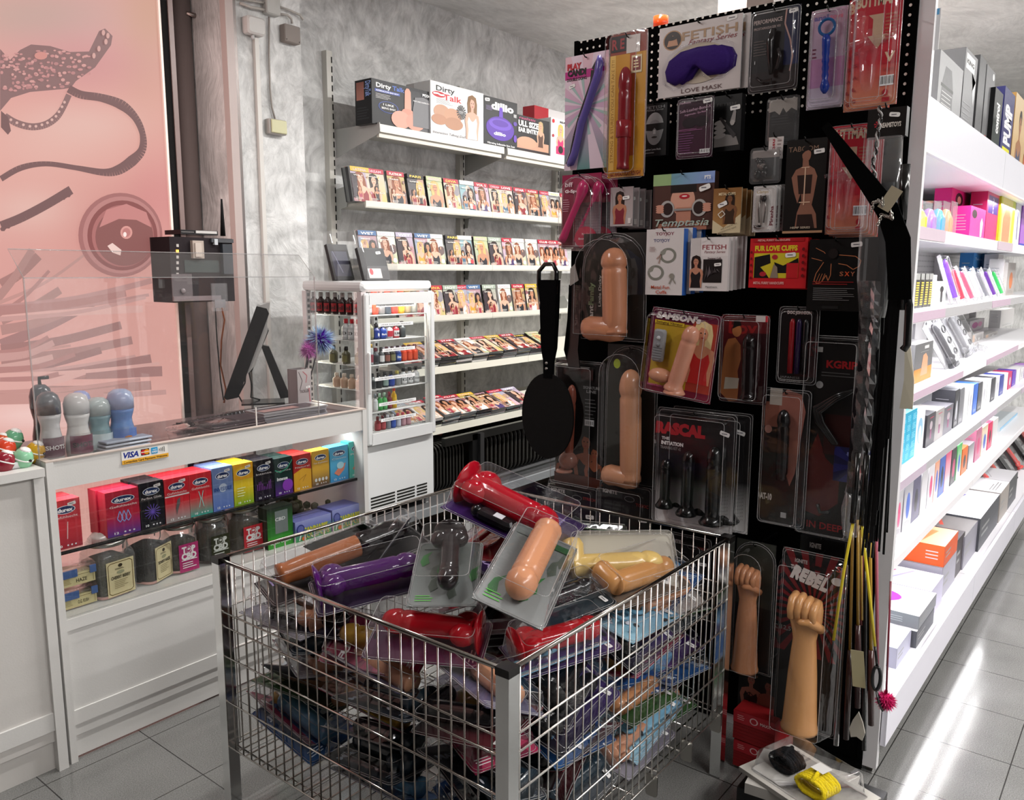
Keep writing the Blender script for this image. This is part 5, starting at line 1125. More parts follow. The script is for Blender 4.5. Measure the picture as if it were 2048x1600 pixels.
for i in range(6):
    m=MB(); ebox(352,357,488+i*11.5,494+i*11.5,0,.003,'#ff9a3c' if i==1 else '#c9c2bd','lamp' if i==1 else 'gloss',m); m.build('push_button',eq)
m=MB(); q=oY(367,582,ye-.01); m.ball((q.x,ye-.008,q.z),.012,'#8f8587','gloss',12,(1,.5,1)); m.build('knob',eq)
t=thing('router','black and white router with a tall antenna on top of the control panel','router')
def rbox(px0,px1,py0,py1,y0,y1,c,mat,mb): 
    a=oY(px0,py0,y0); b_=oY(px1,py1,y0); mb.box(a.x,b_.x,y0,y1,b_.z,a.z,c,mat)
m=MB(); rbox(361,436,459,471,ye+.01,ye+.14,'#1a191b','gloss',m); rbox(392,434,461,468,ye+.004,ye+.01,'#cfcbc8','gloss',m); rbox(363,388,463,465,ye+.006,ye+.01,'#9a9694','gloss',m); m.build('case',t)
m=MB(); p=oY(446,472,ye+.08); q=oY(443,398,ye+.08); m.tube([tuple(p),tuple(p+(q-p)*.5),tuple(q)],[.012,.008,.004],'#0e0d0f','matte',8); m.build('antenna',t)
m=MB(); m.box(-.05,.045,0,.008,0,.17,'#fff','bag'); m.box(-.035,.03,.002,.006,.02,.07,'#8f8c8e','print'); a=oY(440,622,ye-.02); o=m.build('clear_bag',loc=(a.x,ye-.03,a.z)); o.scale=(.8,1,.72); tag(o,'small clear plastic bag hanging from the bottom of the control panel','bag')
cable('wall_cable',[oY(430,605,3.45),oY(434,680,3.45),oY(441,760,3.45),oY(447,800,3.45)],.003,'#161314','thin black cable hanging under the control panel','matte','cable')
cable('wall_cable',[oY(441,605,3.45),oY(449,640,3.45),oY(443,680,3.45),oY(441,730,3.45),oY(452,780,3.45),oY(448,806,3.45)],.004,'#8a4a24','wavy brown cable hanging under the control panel','matte','cable')
# ---------------------------------------------------------------- packs hanging on the black pegboard
def pegbox(l,t,r,b,xp):
    cy,cx=(t+b)/2,(l+r)/2
    yl=oX(l,cy,xp).y; yr=oX(r,cy,xp).y; return (yl+yr)/2,oX(cx,b,xp).z,yl-yr,oX(cx,t,xp).z-oX(cx,b,xp).z
def hook(px,py,xp=None,L=.12):
    p=oX(px,py,xp or 2.5); m=MB(); m.tube([(XP,p.y,p.z),(p.x-.01,p.y,p.z+.002),(p.x-.025,p.y,p.z+.012)],.0022,'#1b1b1b','metal',6); m.build('hook',pg)
def hang(name,label,cat,l,t,r,b,xp,dsg,thick=.004,side='#ddd',prod=None,bl=None,group=None,tilt=0,roll=0,hk=True,cardfrac=1.0,extra=None,sm='print'):
    y,z,w_,h_=pegbox(l,t,r,b,xp); d=D(w_,h_*cardfrac,0); dsg(d)
    pr=MB() if prod else None
    if prod: prod(pr,w_,h_)
    sh_=MB() if bl else None
    if bl: bl(sh_,w_,h_)
    o=pack(name,label,cat,d,w_,h_*cardfrac,(xp,y,z),(roll,0,-math.pi/2+tilt),thick,side,prod=pr,blister=sh_,group=group,extra=extra(w_,h_) if extra else None,sidemat=sm)
    o.rotation_euler=(0,0,-math.pi/2+tilt)
    if roll: o.rotation_mode='XYZ'; o.matrix_basis=Matrix.Translation((xp,y,z+h_/2))@Matrix.Rotation(-math.pi/2+tilt,4,'Z')@Matrix.Rotation(roll,4,'Y')@Matrix.Translation((0,0,-h_/2))
    if hk: 
        c=o.matrix_basis@Vector((0,0,h_*.965)); m=MB(); m.tube([(XP,c.y,c.z),(c.x-.012,c.y,c.z+.002),(c.x-.022,c.y,c.z+.012)],.0022,'#242424','metal',6); m.build('hook',pg)
    return o
def copies(o,n,dx,dy,lab,dz=0):
    """packs hanging on the same hook behind the front one"""
    for i in range(1,n+1):
        mtx=o.matrix_basis.copy(); c=copy_tree(o,label=lab+(' (behind it, %s)'%nth(i-1) if n>1 else '')); mtx.translation=Vector(mtx.translation)+Vector((dx*i,-dy*i,dz*i)); c.matrix_basis=mtx; c['label']=lab.replace('#',nth(i))
TAN='#c88f6c'; FL='#d09a78'
def rim(m,w_,h_,d_,**k): shell(m,w_-.012,h_-.012,d_,.012,.006,z0=.006,**k)
# 1 card with long double ended wand
def g(d):
    d.rect(0,0,1,.5,'#5b8a88','#c7a3bf'); d.rect(0,.5,1,1,'#c7a3bf','#d9b6bf'); d.burst(.5,.55,12,'#d9c6d3',1.4,.1,.5); d.burst(.5,.55,12,'#9fb7b4',.55,.1,.25)
    d.rect(0,.80,.72,.87,'#b02a7c'); d.rect(0,.83,.95,.87,'#b02a7c'); d.text('PLAY',.22,.91,.05,'#b3202f',.34,.07); d.text('CANDI',.28,.855,.05,'#151214',.44,.08); d.text('DOUBLE DONG',.28,.80,.028,'#2a2226',.46); d.sticker(.17,.74,.15,rot=.3)
    d.line([(.80,.93),(.68,.85),(.66,.75),(.52,.6),(.38,.45),(.28,.3),(.2,.15),(.1,.05)],.13,'#120f16')
def p(m,w_,h_): m.tube([( w_*x,-.012,h_*z) for x,z in ((.33,.955),(.345,.9),(.31,.8),(.2,.68),(.06,.52),(-.06,.40),(-.13,.27),(-.21,.14),(-.3,.06),(-.37,.04))],[.006,.014,.0145,.0135,.0135,.0135,.013,.0135,.014,.006],'#7a6cc0','jelly',14)
hang('wand_card','tall pink rayed card holding a long curved violet wand','packaged wand',1130,108,1215,338,2.50,g,.004,'#d8c8d2',p,hk=True)
# 2 orange card vibrator
def g(d):
    d.rect(0,0,1,1,'#c48a1c'); d.rect(0,.86,1,1,'#8a3a28'); d.rect(.55,.15,.72,.86,'#a34a22'); d.rect(0,0,.16,.86,'#dcb25a'); d.text('STRONG & STURDY-YOU CAN TAKE IT!!',.085,.47,.09*.085/.3,'#9a6a1c',.72,.0,rot=math.pi/2); d.rect(.02,.88,.55,.99,'#1d1618'); d.text('R E D',.35,.935,.07,'#9a3030',.6,.03); d.rect(.45,.86,.82,.98,'#cfc6c0'); d.rect(.6,.72,.88,.84,'#d9c8a0'); d.rect(.63,.735,.85,.825,'#7a2a22'); d.lines(.66,.75,.82,.81,3,'#e6d0a0'); d.rect(0,0,1,.055,'#b97c1c'); d.text('GO AHEAD, PLAY ROUGH!',.5,.027,.03,'#6a1a18',.85,.03)
def p(m,w_,h_): rod(m,(.002,-.022,h_*.05),(.004,-.022,h_*.76),.0215,'#7c1c24','gloss',1,1.0); m.lathe([(.0235,h_*.27),(.0262,h_*.275),(.0262,h_*.385),(.0235,h_*.39)],.002,-.022,0,'#8a1f28','gloss',18)
def s(m,w_,h_): shell(m,w_,h_,.05,.02,.004)
hang('wand_clamshell','long clear clamshell with orange card and dark red wand','packaged wand',1219,66,1291,354,2.47,g,.004,'#caa',p,s)
# 3 love mask
def g(d):
    d.rect(0,0,1,1,'#cbc2c0'); d.ell(.17,.80,.12,.14,'#a9805a',24); d.ell(.17,.80,.105,.125,'#2c1a16',24); d.poly([(.1,.72),(.24,.72),(.22,.82),(.17,.87),(.12,.8)],'#b98868'); d.ell(.16,.83,.07,.03,'#2a1814')
    d.text('FETISH',.62,.83,.12,'#a88868',.66,.015); d.text('Fantasy Series',.66,.73,.07,'#8c2a34',.58,0,.35); d.text('LOVE MASK',.55,.06,.06,'#5b3a3a',.5,.0); d.sticker(.88,.96,.12); d.ell(.5,.42,.37,.28,'#b9ab98',30)
def p(m,w_,h_):
    pts=[(-.36,.22),(-.385,.36),(-.34,.50),(-.2,.6),(0,.63),(.2,.62),(.33,.56),(.385,.44),(.37,.30),(.26,.22),(.13,.22),(.05,.33),(0,.36),(-.06,.33),(-.14,.2),(-.26,.15)]
    lp=lambda s,y:[(a*w_*s,y,(.40+(b-.40)*s)*h_) for a,b in pts]
    m.loft([lp(1,-.004),lp(1.03,-.010),lp(.95,-.018),lp(.7,-.026),lp(.3,-.029)],'#2e1460','velvet')
def s(m,w_,h_): 
    m.tube([(a*w_,-.006,b*h_) for a,b in [(-.42,.2),(-.44,.4),(-.36,.58),(-.2,.68),(.0,.71),(.25,.70),(.4,.62),(.44,.45),(.42,.28),(.3,.17),(.14,.16),(.05,.26),(-.05,.26),(-.14,.13),(-.3,.09),(-.42,.2)]],.0035,'#fff','clear',6)
o=hang('eye_mask_card','large pale card with a purple satin eye mask','packaged eye mask',1318,42,1482,186,2.50,g,.004,'#bbb',p,s)
copies(o,1,.012,.02,'second eye mask card just visible behind the first')
# 4 leather mask
def g(d): d.rect(0,0,1,1,'#0b0b0c'); d.text('FETISH',.5,.93,.055,'#8d8d8d',.8,.01); d.text('Fantasy Series',.5,.88,.035,'#a9a9a9',.7,0,.3); d.ell(.5,.55,.38,.28,'#a3a3a3',24); d.ell(.5,.45,.33,.24,'#8f8f90',24); d.poly([(.06,.62),(.94,.62),(.88,.5),(.6,.48),(.5,.54),(.4,.48),(.12,.5)],'#141414'); d.ell(.5,.36,.12,.02,'#3c3636'); d.poly([(.46,.5),(.54,.5),(.56,.42),(.44,.42)],'#c0c0c0'); d.text('Leather Love Mask',.45,.13,.035,'#b5b5b5',.7); d.lines(.1,.04,.6,.09,1,'#777')
hang('mask_carton','narrow black carton with a grey face in a blindfold','carton',1286,207,1333,312,2.52,g,.02,'#0c0c0d')
# 5 eye mask purple
def g(d): d.rect(0,0,1,1,'#3a0f28','#2a1020'); d.text('Soft-Leather-Bond-X',.5,.82,.05,'#c9a9bb',.86,.0,0,rot=.08); d.text('Augenmaske - Eye Mask',.5,.75,.03,'#b08aa0',.6,rot=.08); d.text('joydivision',.22,.94,.03,'#c9a9bb',.3); d.ell(.35,.6,.2,.09,'#160610',20); d.ell(.68,.61,.2,.09,'#160610',20); d.lines(.06,.08,.5,.44,9,'#7d4a78',.25); d.lines(.06,.46,.75,.5,2,'#b06a9a',.3); d.barcode(.66,.07,.95,.14); d.sticker(.84,.93,.25)
hang('eye_mask_clamshell','dark plum eye mask pack with tilted lettering','packaged eye mask',1354,196,1426,316,2.46,g,.004,'#2a1a22',None,lambda m,w_,h_:rim(m,w_,h_,.02))
# 6 fetish hand
def g(d): d.rect(0,0,1,1,'#0a0a0b'); d.text('FETISH',.45,.84,.05,'#3d3a3a',.7); d.poly([(.05,.08),(.95,.1),(.85,.25),(.5,.3),(.05,.25)],'#7c7775'); 
def g6(d):
    g(d)
    for q in range(4): d.ell(.25,.28+.08*q,.22,.045,'#9a9492',14,rot=.15)
    d.poly([(.2,.6),(.28,.62),(.85,.28),(.75,.22)],'#332f30'); d.poly([(.6,.5),(.75,.75),(.82,.7),(.8,.5)],'#8f8a88'); d.ell(.7,.5,.08,.05,'#a9a29f'); d.sticker(.78,.76,.36)
hang('cuff_carton','black carton with a grey hand right of the plum pack','carton',1427,190,1482,302,2.50,g6,.03,'#0b0b0c')
# 7 performance
def g(d): d.rect(0,0,1,1,'#151012','#0f0e10'); d.rect(.7,.3,1,1,'#141c4a','#10152f'); d.rect(.0,.0,1,.25,'#1d0f0e'); d.text('PERFORMANCE',.35,.87,.05,'#b7a6a0',.58,.02); d.text('PROSTAMASSAGER V01',.34,.79,.03,'#a3938e',.54); d.line([(.72,.97),(.7,.8),(.82,.6),(.88,.4),(.84,.22)],.03,'#b08a80'); d.lines(.08,.45,.35,.65,6,'#6b5f5c',.25); d.sticker(.86,.94,.18); d.text('1',.12,.38,.04,'#ddd')
def p(m,w_,h_): m.tube([(-.0,-.012,h_*.75),(-.008,-.014,h_*.6),(-.005,-.014,h_*.4),(.0,-.014,h_*.2)],[.009,.0115,.009,.006],'#1a1718','gloss',12); m.tube([(w_*.12,-.012,h_*.5),(w_*.16,-.012,h_*.4),(w_*.1,-.012,h_*.25)],.006,'#2a2526','gloss',10); m.tube([(-w_*.3,-.012,h_*.18),(-w_*.2,-.012,h_*.12),(0,-.012,h_*.14),(.0,-.012,h_*.04)],.004,'#241f20','gloss',8)
hang('massager_card','dark clear fronted pack with a curved black massager and blue edge','packaged massager',1500,18,1598,182,2.48,g,.004,'#141214',p,lambda m,w_,h_:rim(m,w_,h_,.022))
# 8 blue wand
def g(d): d.rect(0,0,1,1,'#c7bfd0','#c29bb2'); d.rect(0,.2,1,.5,'#b785b0','#bf86ae'); d.text('anal',.28,.92,.05,'#6a5f95',.4,.04); d.text('toys',.7,.915,.045,'#d8708a',.36,.03); d.lines(.08,.5,.2,.62,3,'#7a2a4a',.4)
def p(m,w_,h_):
    m.tube([(.0+.021*math.cos(a*math.pi/12),-.016,h_*.80+.021*math.sin(a*math.pi/12)) for a in range(25)],.0042,'#1c6aa8','jelly',10,cap=False)
    k=[.009,.0115,.011,.011,.010,.0105,.0085,.0105,.008,.010,.0078,.0095,.0075,.0105,.013,.011,.004]; m.tube([(.004*(i/16),-.016,h_*(.72-.60*i/16)) for i in range(17)],k,'#1a46b0','jelly',14)
o=hang('wand_clamshell','lilac card clamshell with a blue ring handled wand','packaged wand',1619,18,1690,212,2.46,g,.004,'#bbb',p,lambda m,w_,h_:rim(m,w_,h_,.034))
copies(o,1,.03,-.012,'second lilac pack hanging close behind the blue wand pack')
# 9 red glass packs
def g9(d):
    d.rect(0,0,1,.4,'#cf8a6a','#c22a38'); d.rect(0,.4,1,1,'#c22a38','#b81f30'); d.text('BUTTMAN',.45,.92,.085,'#d9bfa0',.86,.05); d.poly([(.30,.8),(.62,.8),(.62,.62),(.72,.62),(.52,.5),(.3,.62),(.4,.62),(.4,.76)],'#c9a98c'); d.rect(.05,.58,.3,.80,'#c8464a'); d.lines(.66,.56,.95,.8,8,'#b05a48',.5)
    d.rect(.64,.36,1,.47,'#b3202f'); d.text('V',.80,.42,.085,'#d8b795',.22,.03); d.text('VIEW',.8,.31,.03,'#b04a48',.26); d.barcode(.62,.17,.92,.26); d.ell(.76,.11,.06,.032,'#a8202c',14); d.text('i',.76,.11,.03,'#e6c6aa'); d.rect(.7,.03,.86,.07,'#a8202c')
    for i,c in enumerate('GLASS'): d.text(c,.09,.06+.105*i,.03,'#8f2430',.07,.03,rot=math.pi/2) if False else d.text(c,.09,.06+.105*i,.03,'#8f2430',.09,.03)
def p9(m,w_,h_): 
    m.lathe([(.002,0),(.012,.006),(.018,.03),(.022,.07),(.026,.105),(.027,.11),(.016,.115),(.012,.14),(.006,.16)],-.012,-.022,h_*.12,'#fff','clear',16); m.lathe([(.012,0),(.010,.02),(.011,.04),(.014,.052),(.010,.064),(.002,.068)],-w_*.32,-.02,h_*.60,'#fff','clear',14)
def s9(m,w_,h_): rim(m,w_,h_,.045); m.tube([(-w_*.45,-.046,h_*.53),(0,-.05,h_*.56),(w_*.45,-.046,h_*.56)],.006,'#fff','clear',8)
o=hang('glass_toy_pack','large red clamshell with clear glass toy at the top right of the board','packaged glass toy',1706,-18,1800,212,2.42,g9,.004,'#b33',p9,s9)
copies(o,1,.04,-.028,'second red clamshell just visible behind the top right one')
o=hang('glass_toy_pack','lower red clamshell partly hidden by the black strap','packaged glass toy',1656,250,1745,468,2.47,g9,.004,'#b33',p9,s9)
copies(o,2,.02,.006,'red clamshell behind the lower red one, # back',-.004)
# 10 header with clear bag
def g(d): d.rect(0,0,1,1,'#15100f'); d.text('DREAMSTOYS',.58,.42,.16,'#cfc7bf',.6,.04); d.burst(.28,.45,7,'#a82430',.1,0,.5); d.sticker(.7,.75,.28,rot=-.15)
hang('header_card_bag','black header card lettered in white above a long clear bag','packaged whip',1735,216,1812,274,2.40,g,.03,'#100c0c',hk=True,extra=lambda w_,h_:[('clear_bag',(lambda m:(m.loft([[(p[0],p[1]-.03,z) for p in rrect(-w_*.45*s_,w_*.5*s_,0,.035,.012,3)] for z,s_ in ((-h_*6.4,.7),(-h_*5,1.0),(-h_*2,1.05),(-.002,.95))],'#fff','bag'),m.loft([[(p[0]+.02,p[1]-.02,z) for p in rrect(-.012*s_,.012*s_,0,.012,.004,2)] for z,s_ in ((-h_*6,.8),(-h_*3,1.4),(-h_*1.6,1.2))],'#2a2c2e','matte'))and m)(MB()))])
# 11-12 lace and tag bags
def g(d): d.rect(0,0,1,1,'#0c0c0d'); d.poly([(0,.72),(0,1),(1,1),(1,.7),(.8,.78),(.62,.68),(.5,.8),(.38,.64),(.2,.74)],'#a09a92'); d.lines(.1,.4,.9,.65,4,'#2b2b2c')
hang('lace_pack','small bag of black lace with a pale torn looking top','packaged lingerie',1538,198,1593,285,2.50,g,.006,'#111',None,lambda m,w_,h_:shell(m,w_,h_,.012,mat='bag'))
def g(d): d.rect(0,0,1,1,'#cfc5c2'); d.text('nstrx',.4,.5,.3*.5,'#a32434',.8,.03,rot=-math.pi/2); d.lines(.6,.1,.9,.9,5,'#9a8a88')
hang('swing_tag','small white tag with red vertical lettering','tag',1537,274,1566,318,2.47,g,.002,'#ccc')
def pbag(m,w_,h_):
    R=random.Random(8)
    for i in range(12): m.ball((R.uniform(-.3,.3)*w_,-.01,R.uniform(.12,.7)*h_),R.uniform(.006,.012),R.choice(['#0c0c0c','#6a615c','#1b1919']),'gloss',8)
hang('bag_of_beads','clear bag of dark beads left of the tied figure carton','packaged beads',1505,300,1558,362,2.46,lambda d:d.rect(0,.75,1,1,'#8f8783'),.002,'#333',pbag,lambda m,w_,h_:shell(m,w_,h_,.022,mat='bag'))
# 13 taboom
def g(d):
    d.rect(0,0,1,1,'#0d0907'); d.text('TABOOM',.42,.90,.055,'#8a6d5a',.74,.0); S1='#8f6250'
    d.poly([(.42,.8),(.56,.79),(.58,.72),(.72,.68),(.8,.6),(.74,.4),(.70,.3),(.82,.2),(.86,.05),(.3,.05),(.34,.22),(.44,.34),(.42,.44),(.34,.32),(.24,.44),(.16,.6),(.26,.68),(.42,.71)],S1)
    d.poly([(.30,.62),(.68,.62),(.66,.42),(.36,.42)],'#2a1a16'); d.poly([(.36,.2),(.72,.2),(.80,.05),(.34,.05)],'#2a1a16'); d.ell(.51,.83,.11,.07,S1); d.poly([(.40,.84),(.44,.92),(.55,.93),(.62,.86),(.55,.88),(.47,.87)],'#140c0a')
    d.line([(.5,.7),(.5,.3)],.03,'#d8b59a'); d.line([(.38,.33),(.66,.33)],.025,'#d8b59a'); d.line([(.4,.7),(.6,.7)],.02,'#d8b59a'); d.sticker(.82,.86,.26); d.rect(0,0,1,.025,'#b08a6a'); d.text('HEMP SERIES',.45,.06,.022,'#bfae9a',.5)
hang('rope_carton','black carton with a figure wrapped in pale rope','carton',1570,278,1650,466,2.46,g,.03,'#0b0807')
# 14 pink curved wands
def g(d): d.rect(0,0,1,1,'#5b1228','#8a1b44'); d.rect(.35,.05,1,.62,'#b8a7ae','#3a3036'); 
def g14(d):
    g(d)
    for i in range(12): d.line([(.38+i*.05,.1),(.4+i*.05,.62)],.008,'#5a4a50')
    for i in range(14): d.line([(.36,.12+i*.036),(1,.12+i*.036)],.008,'#5a4a50')
    d.text('bff',.2,.87,.06,'#d8c6cc',.2); d.text('G-Spot',.3,.78,.04,'#f0e8ea',.4,.04); d.lines(.05,.5,.25,.68,6,'#c9a0ae',.25); d.ell(.65,.15,.28,.15,'#a81c40',24); d.text("You're",.65,.2,.03,'#efdfe2',.2,0,.2); d.text('favorite toy!',.65,.14,.03,'#efdfe2',.36,0,.2)
def p(m,w_,h_): m.tube([(w_*x,-.02,h_*z) for x,z in ((-.42,.10),(-.36,.17),(-.20,.38),(-.02,.60),(.06,.70),(.10,.78),(.14,.86),(.12,.91))],[.014,.0145,.012,.012,.016,.0205,.018,.005],'#b3195c','gloss',16)
def s(m,w_,h_): shell(m,w_*.95,h_*.98,.042,.02,.005,top=1)
o=hang('wand_blister','rounded clear blister with a magenta curved wand at the left edge','packaged wand',1124,348,1202,498,2.46,g14,.003,'#7a1b3a',p,s)
copies(o,1,.03,.045,'second magenta wand blister partly hidden behind the first')
# 15 small figure cards
def g(d): d.rect(0,0,1,1,'#b3a9a8','#96898a'); d.person(.42,.05,.85,'#b5795c','#201410','#7a2430'); d.sticker(.7,.72,.3); d.rect(.8,.06,.93,.2,'#d9d0cc')
o=hang('nipple_cover_card','front one of the small grey cards showing a dark haired person','card',1221,374,1266,452,2.47,g,.004,'#777')
copies(o,3,.02,.012,'grey figure card behind the front one, # back',-.003)
# 16 temptasia
def g(d):
    d.rect(0,0,1,.80,'#3a2320'); d.rect(0,.80,1,1,'#5f9a8c','#8a9fd8',horiz=True); d.rect(.0,.80,.3,1,'#93b07a'); d.rect(.03,0,1,.79,'#4a2f28'); d.ell(.5,.52,.2,.26,'#cf9a84',26); d.rect(.4,.12,.64,.4,'#b87f68'); d.rect(.3,.66,.72,.79,'#15100f'); d.rect(.1,.0,.9,.12,'#a86f5a')
    d.ell(.53,.59,.085,.045,'#b32230',18); d.ell(.53,.595,.045,.012,'#f0e2dc',12)
    for x_,c in ((.25,1),(.78,-1)):
        d.ell(x_,.38,.12,.15,'#a9a6a2',22); d.ell(x_+.01*c,.38,.085,.11,'#2b1c19',22)
        for q in range(4): d.ell(x_-.12*c,.33+.035*q,.07,.024,'#c9907a',10)
    d.line([(.37,.36),(.66,.36)],.03,'#8d8a86'); d.text('Temptasia',.5,.14,.13,'#a9b8aa',.88,.01,.3); d.rect(.3,.0,.7,.05,'#14100f'); d.text('BLING CUFFS',.5,.025,.03,'#ddd',.3); d.text('PTS',.9,.9,.06,'#eee',.1,.04); d.sticker(.86,.72,.18,rot=.3)
hang('cuff_carton','carton with red lips and silver cuffs under a rainbow foil strip','carton',1306,346,1428,460,2.48,g,.03,'#2a1a16')
# 17 metal cuffs cards
def g(d): d.rect(0,0,1,1,'#a97f4e','#8a5f34'); d.poly([(0,0),(0,.3),(.4,.12),(1,.42),(1,0)],'#cfbf9c'); d.person(.6,.2,.7,'#7c5236','#2a1a10','#3a2618'); d.text('METAL CUFFS',.5,.87,.06,'#e6d6b0',.6); d.line([(.2,.42),(.3,.34),(.45,.42),(.35,.5),(.2,.42)],.03,'#d9d2c4'); d.text('with 2 keys for the',.6,.15,.035,'#2a1c10',.6,.0,rot=.35); d.text('adventurous type!',.55,.07,.035,'#2a1c10',.66,.0,rot=.3); d.sticker(.35,.64,.34,rot=.4)
o=hang('cuff_card','front tan card reading with 2 keys for the adventurous type','card',1426,376,1482,466,2.47,g,.006,'#b9a98a')
copies(o,3,.018,.008,'tan cuff card behind the front one, # back',-.003)
# 18 piranha
def g(d): d.rect(0,0,1,1,'#d6d2cf'); d.text('Piranha',.82,.35,.09,'#6a2430',.42,.03,rot=math.pi/2); d.rect(.1,.06,.66,.8,'#bcb5b0'); d.rect(.1,.8,.8,.95,'#e2dedb'); d.text('Clamps',.4,.88,.07,'#b09030',.5,0,.2)
def p(m,w_,h_):
    m.tube([(-.01,-.006,h_*.8),(-.016,-.006,h_*.5),(-.012,-.006,h_*.2)],.0025,'#8a8682','metal',6); m.tube([(.004,-.006,h_*.8),(.006,-.006,h_*.5),(.002,-.006,h_*.2)],.0025,'#8a8682','metal',6); m.tube([(-.016+.012*math.sin(a),-.006,h_*(.12+.03*math.cos(a*1.7))) for a in range(12)],.002,'#5a5653','metal',5); m.ball((-.0,-.008,h_*.72),.009,'#2a2626','gloss',10)
o=hang('clamp_card','front white card with steel clamps and vertical Piranha lettering','packaged clamps',1506,372,1552,464,2.45,g,.004,'#bbb',p,lambda m,w_,h_:rim(m,w_,h_,.014))
copies(o,3,.018,.006,'white clamp card behind the front one, # back',.002)
# 19 and 29 boot shaped packs
def gf(txt):
    def g(d):
        d.rect(0,0,1,1,'#1a1a18','#2a2a28'); 
        if txt: d.rect(.02,.1,.4,.8,'#23251f'); d.text('Giant',.14,.2,.05,'#b9b5ae',.22,.03,rot=math.pi/2); d.text('Family',.14,.42,.055,'#d8682a' if txt==2 else '#7d8f6a',.22,.04,rot=math.pi/2); d.text('Horse Little Dick' if False else 'Little Dicky',.28,.45,.03,'#cfcac2',.3,.0,rot=math.pi/2)
    return g
def p(m,w_,h_): boot(m,w_*.86,h_*.86,w_*.185,'#c08463',-.04)
def s(m,w_,h_):
    shell(m,w_*.97,h_*.98,.085,.03,.008,top=1)
o=hang('toy_clamshell','big clear rounded clamshell with a tan L shaped toy, upper left','packaged toy',1166,466,1292,676,2.44,gf(1),.003,'#555',lambda m,w_,h_:(boot(m,w_*.84,h_*.86,w_*.17,'#b97c5c',-.045)),s,tilt=0)
def gl(d): gf(2)(d); d.rect(.02,.1,.36,.9,'#23261f'); d.ell(.2,.86,.07,.035,'#a8c030',16)
o=hang('toy_clamshell','tall narrow clamshell with a long tan L shaped toy and flame coloured lettering','packaged toy',1213,690,1312,966,2.45,gl,.003,'#333',lambda m,w_,h_:boot(m,w_*.92,h_*.84,w_*.19,'#c08a68',-.045),s)
# 20 toyjoy
def g(d):
    d.rect(0,0,1,1,'#d2cccb'); d.text('TOYJOY',.5,.93,.045,'#8a4a5a',.5,.03); d.text('TOYJOY',.42,.83,.045,'#6a6a8a',.44,.03)
    for (x_,v_) in ((.6,.60),(.28,.34)): d.ell(x_,v_,.22,.115,'#7d7d74',26); d.ell(x_,v_,.155,.08,'#d2cccb',26); d.poly([(x_-.2,v_+.06),(x_-.02,v_+.11),(x_-.08,v_+.02),(x_-.2,v_-.01)],'#8b8b82')
    d.line([(.3,.55),(.42,.62),(.36,.48)],.03,'#a48a80'); d.ell(.72,.29,.07,.04,'#8a867c'); d.line([(.72,.26),(.66,.17)],.03,'#8a867c'); d.line([(.74,.26),(.82,.18)],.03,'#8a867c'); d.lines(.1,.66,.3,.74,3,'#9a7a78',.3); d.text('Metal Fun',.42,.12,.05,'#b04a2c',.5,.02); d.text('Cuffs',.45,.045,.05,'#b04a2c',.3,.02)
o=hang('cuff_box','front white toy handcuff box with line drawn cuffs and blue side','carton',1292,458,1366,590,2.42,g,.03,'#2a5aa8')
copies(o,2,.033,.014,'white and blue cuff box behind the front one, # back',.004)
# 21 designer cuffs
def g(d):
    d.rect(0,0,1,.66,'#d6cfce'); d.rect(.28,.66,1,1,'#ddd6d5'); d.text('FETISH',.63,.83,.09,'#8c2a34',.62,.01); d.text('Fantasy Series',.65,.74,.05,'#7a2430',.55,0,.3); d.text('Designer Cuffs',.65,.62,.035,'#6a5a5a',.35); d.rect(.36,.16,.85,.6,'#1b1718'); d.person(.17,.06,.62,'#b98068','#201412','#1a1618'); d.text('Pipedream',.6,.08,.03,'#555',.3)
    for i in range(5): d.poly([(.4+.08*i,.2+.05*i),(.5+.08*i,.35),(.46+.07*i,.5-.02*i)],['#3c3638','#5a5256','#2a2426'][i%3])
    d.sticker(.75,.5,.18)
o=hang('cuff_box','front white window box lettered FETISH in red','carton',1380,476,1456,582,2.43,g,.014,'#c9c2c1')
copies(o,4,.022,.004,'white window box behind the front one, # back',.002)
# 22 fur love cuffs
def g(d):
    d.rect(0,0,1,1,'#c01f26'); d.text('FUR LOVE CUFFS',.46,.80,.10,'#d8c62a',.74,.05); d.rect(.08,.2,.86,.70,'#c9b82a'); d.poly([(.09,.2),(.09,.62),(.36,.68),(.38,.5),(.2,.42),(.3,.3),(.36,.2)],'#100e0e'); d.poly([(.44,.52),(.6,.45),(.85,.6),(.86,.5),(.66,.3),(.5,.3)],'#121010'); d.ell(.25,.28,.06,.05,'#a82430'); d.ell(.45,.62,.05,.05,'#a82430'); d.rect(.66,.2,.86,.5,'#b81e25'); d.poly([(.38,.2),(.52,.2),(.5,.42),(.44,.48)],'#8a7a6a'); d.rect(.06,.93,.94,1,'#a81a20'); d.text('METAL FURRY HANDCUFFS',.42,.96,.04,'#e2a8a0',.56,.03); d.text('METAL FURRY HANDCUFFS',.36,.1,.05,'#d8a09a',.54,.04); d.sticker(.72,.66,.18)
    for i in range(5): d.ell(.04,.2+.13*i,.02,.03,'#6a1014',8); d.ell(.94,.25+.13*i,.025,.035,'#6a1014',8)
o=hang('cuff_box','red box with yellow window and yellow lettering','carton',1499,476,1614,576,2.45,g,.03,'#a81a20',sm='gloss')
copies(o,1,.034,.012,'second red cuff box slightly turned behind the first',-.004)
